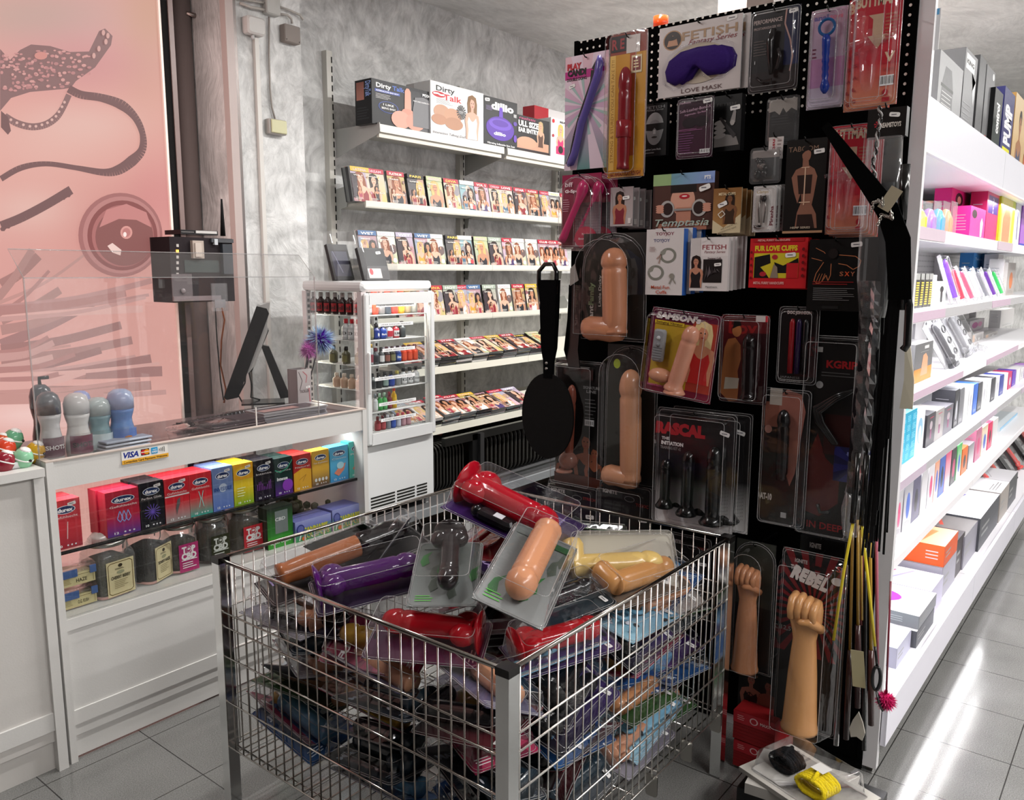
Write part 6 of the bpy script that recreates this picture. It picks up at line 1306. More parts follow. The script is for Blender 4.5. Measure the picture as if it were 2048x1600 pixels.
# 23 SXY
def g(d):
    d.rect(0,0,1,1,'#070606'); c='#b5704a'
    d.line([(.12,.88),(.28,.82),(.30,.8)],.012,c); d.line([(.05,.74),(.25,.70)],.012,c); d.line([(.55,.78),(.85,.76),(.95,.7),(.92,.62),(.82,.58),(.7,.64),(.55,.66)],.014,c); d.line([(.28,.68),(.15,.52),(.12,.42),(.18,.38),(.26,.4),(.34,.5),(.38,.42),(.42,.5),(.42,.66)],.014,c)
    for i in range(3): d.line([(.16+.05*i,.40),(.22+.05*i,.52)],.010,c)
    d.text('S',.62,.52,.06,'#a8674a',.07); d.text('X',.72,.52,.06,'#d8562c',.09,.03); d.text('Y',.82,.52,.06,'#a8674a',.08); d.lines(.1,.36,.88,.42,2,'#8a1f1f',.4); d.lines(.12,.14,.88,.33,7,'#8d8d8d',.22); d.rect(.3,.03,.6,.07,'#1c1c1c'); d.sticker(.86,.92,.2); d.ell(.45,.8,.09,.07,'#1c1514')
hang('restraint_carton','black carton with orange outlined hands lettered SXY','carton',1616,478,1726,622,2.44,g,.03,'#090808')
# 24 samson
def g(d):
    d.rect(0,0,1,1,'#7c1a34','#5a1430'); d.rect(.06,.1,.62,.85,'#b5942a'); d.rect(.62,.1,.98,.9,'#a83a2c'); d.person(.78,.2,.72,'#c98a6a','#dcc590','#c02a2a'); d.text("SAMSON's",.40,.92,.07,'#d8d0cc',.66,.06,.15); d.rect(.06,.82,.5,.86,'#c9b02a'); d.text('Swinging Vibrator',.28,.84,.03,'#5a2a1a',.4,.02); d.ell(.52,.45,.08,.05,'#c9c02a'); d.text('Sweetbird Suction Cup',.2,.1,.03,'#d86a9a',.3,.02)
def p(m,w_,h_):
    m.bbox(-w_*.40,-w_*.22,-.024,-.006,h_*.38,h_*.76,'#8f9194','gloss',.006)
    for i in range(5): m.box(-w_*.38,-w_*.24,-.0255,-.024,h_*(.42+.03*i),h_*(.43+.03*i),'#6f7174','gloss')
    m.ball((-w_*.31,-.024,h_*.66),.007,'#b9bbbe','gloss',10); m.ball((-w_*.31,-.024,h_*.58),.007,'#77797c','gloss',10)
    rod(m,(w_*.02,-.035,h_*.10),(w_*.20,-.035,h_*.86),.026,'#c68b72','rubber'); m.ball((-w_*.2,-.032,h_*.24),.03,'#c88e70','rubber',16,(1.4,.9,.8)); m.lathe([(.034,0),(.036,.004),(.028,.016),(.02,.02)],w_*.04,-.035,h_*.06,'#c68b72','rubber',18)
hang('remote_toy_pack','tilted red and yellow clamshell with a grey remote','packaged toy',1296,622,1432,796,2.40,g,.003,'#8a4a5a',p,lambda m,w_,h_:rim(m,w_,h_,.066),roll=.10)
# 25 boy box
def g(d):
    d.rect(0,0,1,1,'#3f0f12','#5a1418'); d.text('boy',.45,.86,.14,'#8a1c1c',.6,.03); sk='#a9683c'
    d.poly([(.02,.1),(.05,.4),(.08,.62),(.15,.72),(.3,.74),(.42,.66),(.44,.5),(.38,.36),(.42,.2),(.40,.02),(.22,.0)],sk); d.poly([(.1,.14),(.4,.16),(.42,.28),(.12,.28)],'#c9bfae'); d.ell(.33,.82,.1,.07,sk); d.poly([(.24,.84),(.26,.93),(.38,.95),(.42,.88),(.34,.87)],'#120c0a'); d.rect(.55,.0,1,.8,'#2a0c10')
    for i in range(6): d.line([(.6+.06*i,.02),(.6+.06*i,.5)],.006,'#4a1518')
def p(m,w_,h_): rod(m,(w_*.18,-.022,h_*.06),(w_*.16,-.022,h_*.80),.021,'#1d1214','jelly')
hang('boxed_toy','dark red pack with a man in white briefs beside a black toy','packaged toy',1441,630,1536,806,2.45,g,.004,'#2a0d10',p,lambda m,w_,h_:rim(m,w_,h_,.045))
o=hang('swing_tag','red and white price tag above the man in white briefs pack','tag',1512,632,1536,644,2.41,lambda d:(d.rect(0,0,1,1,'#b8b0ae'),d.rect(.8,0,1,1,'#b3303a')),.001,'#bbb',hk=False)
# 26 candles
def g(d): d.rect(0,0,1,1,'#0d0607'); d.rect(.45,.1,1,.8,'#2c070a','#14080a'); d.burst(.8,.5,7,'#4a0c10',.25,.2,.5); d.text('DOC JOHNSON',.5,.93,.04,'#c9b8b4',.6,.05); d.text('JAPANESE',.35,.08,.03,'#8a8a8a',.5,.0); d.text('DRIP CANDLES',.35,.03,.03,'#8a8a8a',.55,.0)
def p(m,w_,h_):
    for i,c in enumerate(('#8a141c','#24143c','#0f0f12')): m.lathe([(.0085,0),(.0085,h_*.66),(.005,h_*.70),(.003,h_*.71)],w_*(-.12+.17*i),-.014,h_*.14,c,'gloss',12)
hang('candle_pack','black pack with red, violet and black candles','packaged candles',1556,614,1636,768,2.46,g,.004,'#120a0b',p,lambda m,w_,h_:rim(m,w_,h_,.026))
# 27 tall black and red tube kit
def g(d):
    d.rect(0,0,1,1,'#0a0909'); d.poly([(.1,.12),(.1,.36),(.3,.52),(.45,.40),(.7,.34),(.7,.18),(.4,.1)],'#4a0c0c'); d.rect(.4,.42,.9,.62,'#2a0606'); d.text('KGRIP',.62,.865,.035,'#8a1418',.5,.04); d.text('IN DEEP',.5,.055,.035,'#7a1016',.6,.02); d.ell(.28,.76,.06,.018,'#8d8d8d'); d.rect(.05,.92,.3,.945,'#a9a5a2'); d.lines(.3,.8,.95,.83,2,'#4a4a4a',.3)
def p(m,w_,h_):
    for k in range(3): m.tube([(w_*(.45-.02*k),-.02,h_*.76),(w_*.1,-.02,h_*(.72-.012*k)),(-w_*(.25-.05*k),-.02,h_*(.65-.01*k)),(-w_*(.2-.05*k),-.02,h_*.58),(w_*(.1+.03*k),-.02,h_*.48)],.006,'#151515','gloss',10)
    m.tube([(-w_*.1,-.02,h_*.17),(-w_*.05,-.02,h_*.13),(w_*.1,-.02,h_*.14)],.006,'#1a1a1a','gloss',8)
hang('pump_kit_pack','very tall black clamshell with coiled black tube and red printing','packaged pump',1600,672,1722,1076,2.47,g,.004,'#0c0b0b',p,lambda m,w_,h_:rim(m,w_,h_,.045))
# 28 long pack left bottom
def g(d):
    d.rect(0,0,1,1,'#0d0c0c'); d.rect(.02,.0,1,.4,'#2a1512','#0d0c0c'); sk='#a45c3c'
    d.lines(.62,.55,.85,.72,6,'#6a6a6a',.2); d.text('SIGNATURE',.75,.80,.022,'#8d8d8d',.34); d.text('COCK' if False else 'LINE',.75,.77,.022,'#8d8d8d',.2); d.rect(.62,.5,.82,.55,'#bbb'); d.barcode(.64,.505,.8,.545)
    for (x_,v_,h_) in ((.66,.0,.46),(.85,.0,.36),(.2,.0,.3)): d.person(x_,v_,h_,sk,'#1a100c','#241512',True,False)
    d.rect(.0,.0,1,.1,'#5a2c20'); d.rect(.55,.86,.8,.94,'#2a0c0c')
def p(m,w_,h_): 
    rod(m,(-w_*.12,-.03,h_*.2),(-w_*.06,-.03,h_*.82),.017,'#8a4c3c','rubber'); m.ball((-w_*.12,-.032,h_*.22),.034,'#a06a5a','rubber',16,(1.1,.9,1)); m.lathe([(.03,0),(.032,.004),(.026,.01)],-w_*.2,-.032,h_*.12,'#b07a68','rubber',16)
hang('long_toy_pack','tall black pack picturing three people behind a brown toy','packaged toy',1112,722,1206,974,2.47,g,.004,'#1a1010',p,lambda m,w_,h_:rim(m,w_,h_,.06))
# 30 rascal
def g(d):
    d.rect(0,0,1,1,'#8d8b8a','#1a1a1b'); d.rect(0,.42,1,1,'#1e1d1e','#161516'); d.rect(0,0,1,.42,'#efedeb','#232223'); d.text('RASCAL',.30,.83,.09,'#a8242c',.64,.08); d.text('THE',.11,.74,.025,'#ddd',.1,.03); d.text('INITIATION',.2,.70,.03,'#e6e3e1',.29,.05); d.text('TRAINING KIT v2',.18,.66,.025,'#8d8b8a',.27); d.sticker(.86,.84,.12,rot=-.25)
    for i in range(9):
        for j in range(12): d.ell(.93-.0*i+.012*(i%2)-.02*(i//2)*0-.006*i,.12+.03*j,.003,.003,'#3c3b3b',5)
def p(m,w_,h_):
    for x_,hh,r_ in ((-.33,.42,.017),(-.04,.54,.020),(.28,.64,.023)):
        z0=h_*(.16-(x_+.33)*.1); rod(m,(w_*x_,-.026,z0+.008),(w_*(x_+.01),-.026,z0+h_*hh),r_,'#0b0d0d','gloss'); m.lathe([(r_*1.7,0),(r_*1.8,.006),(r_*1.3,.02),(r_,.03)],w_*x_,-.026,z0-.002,'#0b0d0d','gloss',18)
o=hang('training_kit_pack','wide clamshell with three black toys in rising sizes, red title','packaged toys',1313,822,1470,1058,2.40,g,.003,'#333',p,lambda m,w_,h_:rim(m,w_,h_,.055))
copies(o,1,.05,.03,'second three toy pack partly hidden behind the first')
# 31 AT-10
def g(d): d.rect(0,0,1,1,'#0b0a0b'); d.rect(.05,.72,.4,.9,'#7a4a3c'); d.poly([(.35,.6),(.35,.95),(.5,1),(.8,.97),(.9,.85),(.75,.4),(.65,.3)],'#8f5a4e','print'); d.rect(.14,.88,.4,1,'#a39a90'); d.text('AT-10',.16,.2,.045,'#a9a5a2',.26,.05); d.ell(.14,.7,.08,.03,'#a07468'); d.rect(.5,.06,.62,.1,'#999')
def p(m,w_,h_): rod(m,(w_*.02,-.02,h_*.35),(w_*.0,-.02,h_*.86),.019,'#0d0c0d','gloss',1,.8)
hang('plug_pack','dark pack with rounded black toy, lettered AT-10','packaged toy',1521,778,1616,1052,2.46,g,.004,'#0c0b0b',p,lambda m,w_,h_:rim(m,w_,h_,.045))
# 32,33 ignite
def gi(c):
    def g(d): d.rect(0,0,1,1,'#0c0b0c'); d.text('IGNITE',.2,.9,.035,'#a9a6a4',.28,.05); d.ell(.58,.86,.1,.03,'#5b5a5b',14); d.ell(.58,.86,.085,.022,'#0a0a0a',14); d.text('STRECH' if c==0 else 'TOXIC',.82,.87 if c==0 else .82,.03,'#8a2a24',.24); d.sticker(.84,.68,.16); d.lines(.1,.72,.5,.8,2,'#2c2b2c'); d.rect(.1,.0,.5,.4,'#2a0f10')
    return g
hang('black_pack','wide black clamshell low on the left edge of the board','packaged toy',1096,968,1196,1150,2.44,gi(0),.003,'#222',None,lambda m,w_,h_:rim(m,w_,h_,.03))
hang('black_pack','black clamshell with tan toy right of the left edge one','packaged toy',1198,968,1302,1170,2.44,gi(1),.003,'#222',lambda m,w_,h_:rod(m,(0,-.03,.01),(.005,-.03,h_*.5),.024,'#b07a60','rubber'),lambda m,w_,h_:rim(m,w_,h_,.05))
hang('black_pack','black pack with a red badge behind the far bin corner','packaged toy',1330,1070,1420,1230,2.47,gi(0),.003,'#222',lambda m,w_,h_:rod(m,(0,-.03,.01),(.005,-.03,h_*.5),.02,'#141416','gloss'),lambda m,w_,h_:rim(m,w_,h_,.05))
hang('black_pack','black pack with white lettering right below the tall red printed one','packaged toy',1600,1078,1690,1110,2.52,lambda d:(d.rect(0,0,1,1,'#0c0b0c'),d.text('IGNITE',.35,.5,.3,'#a9a6a4',.26,.05)),.02,'#0c0b0c')
# 34,35 fist packs
def fist(m,cx,y,z0,h,r,col,front=True):
    Ls=[]; prof=[(0,1.12,1.05),(.02,1.15,1.08),(.05,1.05,1.0),(.2,.97,.92),(.4,.88,.82),(.55,.78,.70),(.66,.70,.6),(.72,.80,.62),(.80,1.0,.68),(.88,1.02,.70),(.94,.92,.62)]
    m.loft([[(cx+r*a*math.cos(t*math.pi/9),y+r*b*math.sin(t*math.pi/9)*1.0,z0+h*z) for t in range(18)] for z,a,b in prof],col,'rubber')
    # curled fingers over the top and front
    for i in range(4):
        fx=cx+r*(-.66+.44*i); rr=r*.25; zt2=z0+h*(.955+.012*math.sin(i*1.1+.8)-.004*i)
        m.tube([(fx*1.0,y+r*.25,z0+h*.88),(fx,y-r*.1,zt2),(fx,y-r*.62,zt2-.008),(fx,y-r*.86,z0+h*.885),(fx*.98+cx*.02,y-r*.80,z0+h*.83),(fx,y-r*.55,z0+h*.815)],[rr*.9,rr,rr*1.04,rr*.98,rr*.9,rr*.6],col,'rubber',12)
    m.tube([(cx+r*.95,y-r*.1,z0+h*.76),(cx+r*.86,y-r*.62,z0+h*.80),(cx+r*.45,y-r*.92,z0+h*.825),(cx+r*.02,y-r*1.0,z0+h*.815),(cx-r*.2,y-r*.95,z0+h*.81)],[r*.30,r*.28,r*.25,r*.22,r*.10],col,'rubber',12)
def g(d): d.rect(0,0,1,1,'#161414'); d.rect(0,.5,1,1,'#2a2c26')
hang('forearm_pack','rounded clamshell with a tan clenched fist and forearm beside the bin','packaged toy',1468,1082,1546,1340,2.44,g,.003,'#222',lambda m,w_,h_:fist(m,-.005,-.035,.01,h_*.83,w_*.30,'#b57c58'),lambda m,w_,h_:shell(m,w_*.97,h_*.98,.075,.02,.006,top=1))
def g(d):
    d.rect(0,0,1,1,'#0e0b0b'); d.burst(.52,.68,26,'#6a1418',1.3,0,.5); d.rect(0,0,1,.42,'#0f0c0c'); d.text('IGNITE',.3,.94,.02,'#a9a19e',.2,.04); d.text('THE',.2,.90,.025,'#c9c0bc',.12,.03); d.text('REBEL',.45,.86,.07,'#d0c8c4',.6,.08,.2,rot=-.22); d.ell(.55,.92,.1,.012,'#0a0808'); d.ell(.87,.87,.09,.022,'#cfcac6'); d.text('12,5"',.14,.55,.025,'#8d8583',.2); d.text('Sj',.9,.94,.03,'#b8342c',.1)
hang('forearm_pack','large clamshell lettered REBEL with a tan fist on red rays','packaged toy',1556,1104,1684,1462,2.42,g,.003,'#1a1212',lambda m,w_,h_:fist(m,0,-.045,.02,h_*.78,w_*.255,'#c9935f'),lambda m,w_,h_:rim(m,w_,h_,.10))
# 36 boxes on the foot
def g(d): d.rect(0,0,1,1,'#0e0a0a'); d.person(.32,.0,.9,'#8a5648','#140e0c','#241614'); d.person(.75,.0,.86,'#7a4438','#100a08','#7a4438',True,False); d.line([(.15,.35),(.3,.45),(.45,.35)],.02,'#0c0808'); d.line([(.3,.45),(.3,.1)],.02,'#0c0808')
hang('harness_carton','black carton picturing a couple low beside the bin','carton',1476,1338,1558,1430,2.46,g,.04,'#0c0808')
for k,(t_,b_) in enumerate(((1432,1490),(1492,1545))):
    o=hang('red_carton','%s of two red brick patterned cartons beside the bin leg'%('upper','lower')[k],'carton',1466,t_,1550,b_,2.38,lambda d:(d.rect(0,0,1,1,'#8a1a1e'),[d.line([(0,.12*q),(1,.12*q)],.008,'#6a1014') for q in range(1,9)],d.rect(0,.6,1,1,'#a3202a'),d.lines(.1,.7,.3,.9,3,'#d8a0a0',.3),d.ell(.5,.8,.1,.12,'#d8b0b0'),d.ell(.5,.8,.07,.09,'#a3202a'),d.text('MAXX',.78,.8,.1,'#e0b8b8',.25)),.16,'#8a1a1e',hk=False)
# ---------------------------------------------------------------- paddles, straps and whips
def strap(name,lab,cat,pts,w_,c,mat='gloss',th=.004,xp=None):
    m=MB(); P=[Vector(p) for p in pts]; L=[]
    for i,p in enumerate(P):
        t=(P[min(i+1,len(P)-1)]-P[max(i-1,0)]).normalized(); n=Vector((1,0,0)).cross(t).normalized(); ww=(w_[i] if isinstance(w_,list) else w_)/2
        L.append([tuple(p+n*ww+Vector((th/2,0,0))),tuple(p+n*ww-Vector((th/2,0,0))),tuple(p-n*ww-Vector((th/2,0,0))),tuple(p-n*ww+Vector((th/2,0,0)))])
    m.loft(L,c,mat,False); o=m.build(name); return tag(o,lab,cat)
X=2.38
t=thing('paddle','round black leather paddle with riveted handle hanging at the left edge','paddle',tuple(oX(1096,745,X)))
c0=oX(1096,745,X); cc_=oX(1096,832,X); rr=(oX(1046,830,X).y-oX(1148,830,X).y)/2; rz=(oX(1096,746,X).z-oX(1096,916,X).z)/2
m=MB(); pts=[(rr*math.cos(a*math.pi/18),rz*math.sin(a*math.pi/18)+(cc_.z-c0.z)) for a in range(36)]
m.loft([[(y,p[0],p[1]) if False else (x_,p[0],p[1]) for p in pts] for x_,y in ((-.005,0),(.005,0))],'#070707','matte',False); m.build('blade',t)
m=MB(); zz=oX(1110,560,X).z-c0.z; m.loft([[(-.012*q,-.03*q-.004,z_),(.012*q,-.03*q-.004,z_),(.012*q,.026*q,z_),(-.012*q,.026*q,z_)] for z_,q in ((-.02,.6),(.04,.65),(.09,.95),(.2,1.1),(zz,1.2))],'#0a0a0b','black_metal',False); m.build('handle',t)
m=MB(); m.ball((-.009,0,.035),.006,'#a9a5a0','metal',10); m.build('rivet',t); m=MB(); m.ball((-.009,0,.015),.006,'#a9a5a0','metal',10); m.build('rivet',t)
m=MB(); zt2=zz; m.tube([(0,.024,zt2-.1),(0,.045,zt2-.02),(0,.044,zt2+.03),(0,.018,zt2+.055),(0,-.018,zt2+.055),(0,-.032,zt2+.03),(0,-.034,zt2-.05)],.008,'#0c0c0d','gloss',8); m.build('loop',t)
m=MB(); m.box(-.011,-.009,-.018,.018,zz*.42,zz*.46,'#8a1c24','gloss'); m.build('red_band',t)
strap('leather_strap','short loose black strap end hanging left of the paddle handle','strap',[oX(1094,600,2.40),oX(1092,640,2.40),oX(1078,668,2.40)],.009,'#0b0b0b')
q=[oX(1150,570,2.42),oX(1148,640,2.42),oX(1142,700,2.42),oX(1150,740,2.42)]
strap('leather_paddle','black ribbed leather paddle hanging right of the round paddle','paddle',q,[.05,.055,.06,.045],'#0b0b0c')
m=MB(); a=oX(1146,510,2.37); m.prism([(0,0),(.035,.02),(.018,.075),(.0,.06)],0,.001,'#8d8883','print'); o=m.build('swing_tag',loc=tuple(oX(1140,572,2.37)),rot=(0,0,-math.pi/2)); tag(o,'triangular grey paper tag on the black strap at the left edge','tag')
# diagonal buckle strap
strap('collar_strap','long black leather strap falling diagonally across the lower red pack','strap',[oX(1650,250,2.37),oX(1690,305,2.34),oX(1740,372,2.31),oX(1775,420,2.30),oX(1796,480,2.30),oX(1800,600,2.31)],[.022,.034,.046,.055,.06,.055],'#050505','black_metal',.006)
def chain(lab,pts):
    m=MB(); P=[Vector(p) for p in pts]; n=0; 
    for i in range(len(P)-1):
        k=4
        for j in range(k):
            p=P[i]+(P[i+1]-P[i])*(j/k); n+=1; v=(P[i+1]-P[i]).normalized(); s_=v.cross(Vector((1,0,0))).normalized() if n%2 else Vector((1,0,0))
            m.tube([tuple(p+v*.006*math.cos(a*math.pi/4)+s_*.0035*math.sin(a*math.pi/4)) for a in range(9)],.0013,'#c2beb8','chrome',5,cap=False)
    tag(m.build('chain'),lab,'chain')
chain('upper loop of small steel chain on the black strap',[oX(1742,425,2.29),oX(1748,405,2.28),oX(1758,402,2.28),oX(1765,410,2.28),oX(1765,395,2.28)])
chain('lower loop of small steel chain on the black strap',[oX(1756,448,2.28),oX(1764,430,2.28),oX(1778,434,2.28),oX(1784,436,2.28),oX(1782,420,2.28)])
m=MB(); m.box(-.016,.016,0,.001,-.03,.03,'#9a917c','print'); o=m.build('swing_tag',loc=tuple(oX(1780,398,2.28)),rot=(0,.55,-math.pi/2)); tag(o,'beige paper tag hanging on the diagonal black strap','tag')
m=MB(); P=[oX(1758,212,2.36),oX(1762,235,2.36),oX(1756,262,2.35),oX(1752,300,2.35),oX(1745,330,2.34),oX(1752,360,2.34)]; 
for s_ in (0,1): m.tube([tuple(P[i//5]+(P[min(i//5+1,5)]-P[i//5])*((i%5)/5)+Vector((.003*math.cos(i*1.3+s_*math.pi),.004*math.sin(i*1.3+s_*math.pi),0))) for i in range(26)],.0028,'#0f0f10' if s_ else '#8d8a88','gloss',6)
tag(m.build('braided_cord'),'thin braided black and white cord left of the black header card','cord')
# silver wrapped bar
t=thing('foil_wrapped_bar','long black bar in crinkled silver film hanging at the board edge','packaged bar')
P=[oX(1738,562,2.40),oX(1735,640,2.40),oX(1730,715,2.40),oX(1724,800,2.40),oX(1716,900,2.40),oX(1706,985,2.40)]
m=MB(); m.tube([tuple(p) for p in P],[.02,.024,.017,.024,.024,.018],'#141114','fur',12); m.build('bar',t)
m=MB(); R=random.Random(3); L=[]
for i in range(30):
    f=i/29*5; a=int(min(f,4)); p=P[a]+(P[a+1]-P[a])*(f-a); r_=.027*(.75 if abs(i-12)<2 else 1)
    L.append([tuple(p+Vector((math.cos(q*math.pi/6)*(r_+R.uniform(-.004,.004)),math.sin(q*math.pi/6)*(r_+R.uniform(-.004,.004))-.006,R.uniform(-.002,.002)))) for q in range(12)])
m.loft(L,'#fff','bag',False); m.build('crinkled_film',t)
m=MB(); L=[]
for i in range(30):
    f=i/29*5; a=int(min(f,4)); p=P[a]+(P[a+1]-P[a])*(f-a)+Vector((-.02,-.022,0)); w2=.008+R.uniform(-.002,.004)
    L.append([tuple(p+Vector((0,w2,0))),tuple(p+Vector((R.uniform(-.008,.0),0,0))),tuple(p+Vector((0,-w2-.004,0))),tuple(p+Vector((.004,0,0)))])
m.loft(L,'#c9c9cd','chrome',False); m.build('foil_edge',t)
m=MB(); a=P[-1]; m.loft([[(a.x+.01*math.cos(q*math.pi/4),a.y+w2*math.sin(q*math.pi/4),a.z-dz) for q in range(8)] for dz,w2 in ((0,.02),(.05,.03),(.10,.026),(.13,.02))],'#fff','bag'); m.build('bag_end',t)
# whip tails
def tails(lab,px,pyt,pyb,n,spread,xp,seed,w0=.006):
    t=thing('flogger',lab,'whip',tuple(oX(px,pyt,xp)),group=None); R=random.Random(seed); a=oX(px,pyt,xp); 
    h=MB(); h.tube([(0,0,.14),(0,0,.0)],[.012,.013],'#0a0a0a','gloss',10); h.build('handle',t)
    for i in range(n):
        o0=R.uniform(-.008,.008); yb=R.uniform(-spread,spread); b=oX(px,pyb+R.uniform(-90,20),xp); dz=b.z-a.z; m=MB()
        x1_=R.uniform(-.02,.02); L=[]
        for k in range(7):
            f=k/6; p=Vector((x1_*f,o0+(yb-o0)*math.sqrt(f),dz*f)); L.append([tuple(p+Vector((.001,w0/2,0))),tuple(p+Vector((-.001,w0/2,0))),tuple(p+Vector((-.001,-w0/2,0))),tuple(p+Vector((.001,-w0/2,0)))])
        m.loft(L,'#0a0a0b','gloss',False); m.build('tail',t)
tails('black flogger with many glossy tails at the right edge of the board',1785,600,1110,16,.028,2.34,1)
tails('shorter black flogger with matt tails behind the foil bar',1762,560,1000,12,.022,2.40,2)
tails('black flogger hanging in front of the clear bag, rightmost',1803,440,900,10,.016,2.33,6,.009)
q=[oX(1806,620,2.33),oX(1810,560,2.33),oX(1818,610,2.33),oX(1814,690,2.33),oX(1806,700,2.33)]
m=MB(); m.tube([tuple(v) for v in q],.010,'#0d0d0e','rubber',8); tag(m.build('leather_loop'),'thick black leather loop at the far right of the hanging whips','strap')
m=MB(); m.loft([[(p_.x-.002,p_.y+w2,p_.z) if s_>0 else (p_.x+.002,p_.y-w2,p_.z) for s_ in (1,-1)]+[(p_.x+.006,p_.y-w2,p_.z),(p_.x+.006,p_.y+w2,p_.z)] for p_,w2 in ((oX(1815,690,2.36),.006),(oX(1818,760,2.36),.012),(oX(1812,818,2.36),.016))],'#b8b09e','print',False); tag(m.build('swing_tag'),'folded cream paper tag at the right of the hanging whips','tag')
# blue bags with H card
hang('blue_bag','dark blue star shaped card half hidden behind the foil bar','card',1667,898,1762,968,2.45,lambda d:(d.rect(0,0,1,1,'#0d1040'),d.text('HE L',.4,.8,.16,'#6a70a8',.5),d.sticker(.9,.6,.2),d.burst(.5,.5,8,'#161a5c',.6,0,.5)),.002,'#0d1040')
# crops and canes
def crop(lab,pts,c,r,tip,xp,hand='#0c0c0c'):
    t=thing('riding_crop',lab,'riding crop',tuple(pts[0])); P=[Vector(p)-Vector(pts[0]) for p in pts]; 
    m=MB(); m.tube([tuple(P[0]+Vector((0,0,.2))),tuple(P[0])],[.008,.009],hand,'gloss',10); m.build('handle',t)
    m=MB(); m.tube([tuple(p) for p in P],r,c,'gloss',8); m.build('shaft',t)
    if tip: 
        m=MB(); e=P[-1]; v=(P[-1]-P[-2]).normalized(); 
        if tip=='loop': m.tube([tuple(e),tuple(e+v*.06)],.004,'#101012','gloss',8); b_=e+v*.06; m.tube([tuple(b_+Vector((0,.011*math.sin(a*math.pi/8),-.035+.035*math.cos(a*math.pi/8)))) for a in range(17)],.005,'#17181a','gloss',8); m.tube([tuple(b_+Vector((0,-.002,-.07))),tuple(b_+Vector((0,-.012,-.10))),tuple(b_+Vector((0,-.024,-.125)))],[.006,.010,.008],'#17181a','gloss',8,flat=.4)
        else: m.tube([tuple(e),tuple(e+v*.05),tuple(e+v*.10)],[.003,.002,.001],'#1a1a1a','gloss',6)
        m.build('tip',t)
crop('left yellow rod riding crop with a thin black end',[oX(1706,1045,2.34),oX(1688,1140,2.34),oX(1667,1280,2.34)],'#cdb92a',.0042,'thin',2.34)
crop('right yellow rod riding crop ending in a black loop over the pink pom',[oX(1724,1050,2.34),oX(1736,1160,2.34),oX(1750,1292,2.34)],'#d6c22e',.0042,'loop',2.34)
def cane(lab,a,b,c,c2=None,r=.0045,xp=2.40,handle=None,mat='gloss'):
    t=thing('cane',lab,'cane',tuple(oX(*a,xp))); p0=oX(*a,xp); p1=oX(*b,xp)-p0
    m=MB(); m.tube([(0,0,0),tuple(p1)],r,c,mat,8); m.build('rod',t)
    if handle: m=MB(); h=oX(*handle,xp)-p0; m.tube([tuple(p1),tuple(p1+(h-p1)*.3),tuple(h)],[.008,.0095,.0085],c2,'rubber',10); m.build('grip',t)
cane('golden cane with a dark brown grip, leftmost behind the left crop',(1706,1040),(1700,1300),'#8a6a2c','#2c1512',.0045,2.42,(1692,1478))
cane('golden cane with brown grip behind the beige tag',(1716,1040),(1716,1250),'#9a7a34','#33191a',.0045,2.42,(1715,1415))
cane('golden cane with red brown grip right of the beige tag',(1740,1020),(1742,1300),'#a3822f','#3a1a18',.005,2.43,(1742,1450))
cane('thin pink twisted cane at the far right of the canes',(1752,1000),(1755,1330),'#a85a6a',None,.005,2.44)
cane('clear plastic cane left of the golden canes',(1692,1130),(1672,1490),'#fff',None,.008,2.40,None,'clear')
cane('dark studded black cane behind the golden canes',(1730,1060),(1728,1500),'#0c0b0c',None,.007,2.46)
cane('slim pale gold cane between the two yellow crops',(1722,1060),(1724,1240),'#b08f3c',None,.003,2.36)
cane('dark red cane between the golden canes',(1726,1040),(1722,1250),'#5a1418',None,.004,2.40)
m=MB(); m.bbox(-.018,.018,0,.001,-.055,.055,'#a89f7e','print',.0005); o=m.build('swing_tag',loc=tuple(oX(1716,1338,2.35)),rot=(0,-.12,-math.pi/2)); tag(o,'beige price tag tied among the golden canes','tag')
t=thing('heart_paddle','pale heart shaped paddle hanging lowest among the canes','paddle',tuple(oX(1715,1455,2.38)))
m=MB(); m.prism([(0,.05),(.014,.02),(.022,-.01),(.016,-.035),(0,-.028),(-.016,-.035),(-.022,-.01),(-.014,.02)],-.003,.003,'#a9a49a','print'); o=m.build('blade',t); o.rotation_euler=(0,0,-math.pi/2)
pp=oX(1772,1400,2.36); feather(1772,1402,(pp.x,pp.y+.0,pp.z+.35),.030,['#d0246a','#c01f5c','#e04a86'],'bright pink feather pom behind the black loop of the crop',n=420,y=pp.y,seed=9,st='#3a1418') if False else None
t=thing('feather_tickler','bright pink feather pom behind the black loop of the crop','feather tickler',tuple(pp))
f=MB(); R=random.Random(9); f.ball((0,0,0),.020,'#c41f5e','fur',12)
for i in range(700):
    v=Vector((R.gauss(0,1),R.gauss(0,1),R.gauss(0,1))).normalized(); L_=.03*R.uniform(.75,1.15); w_=v.cross(Vector((R.gauss(0,1),R.gauss(0,1),R.gauss(0,1)))).normalized()*.0022
    f.add([tuple(v*.015-w_),tuple(v*.015+w_),tuple(v*L_+Vector((0,0,-.004)))],[(0,1,2)],R.choice(['#d0246a','#c01f5c','#e04a86']),'fur')
f.build('feathers',t); m=MB(); m.tube([(0,0,0),(0,.012,.35)],.003,'#7a3040','gloss',6); m.build('stick',t)
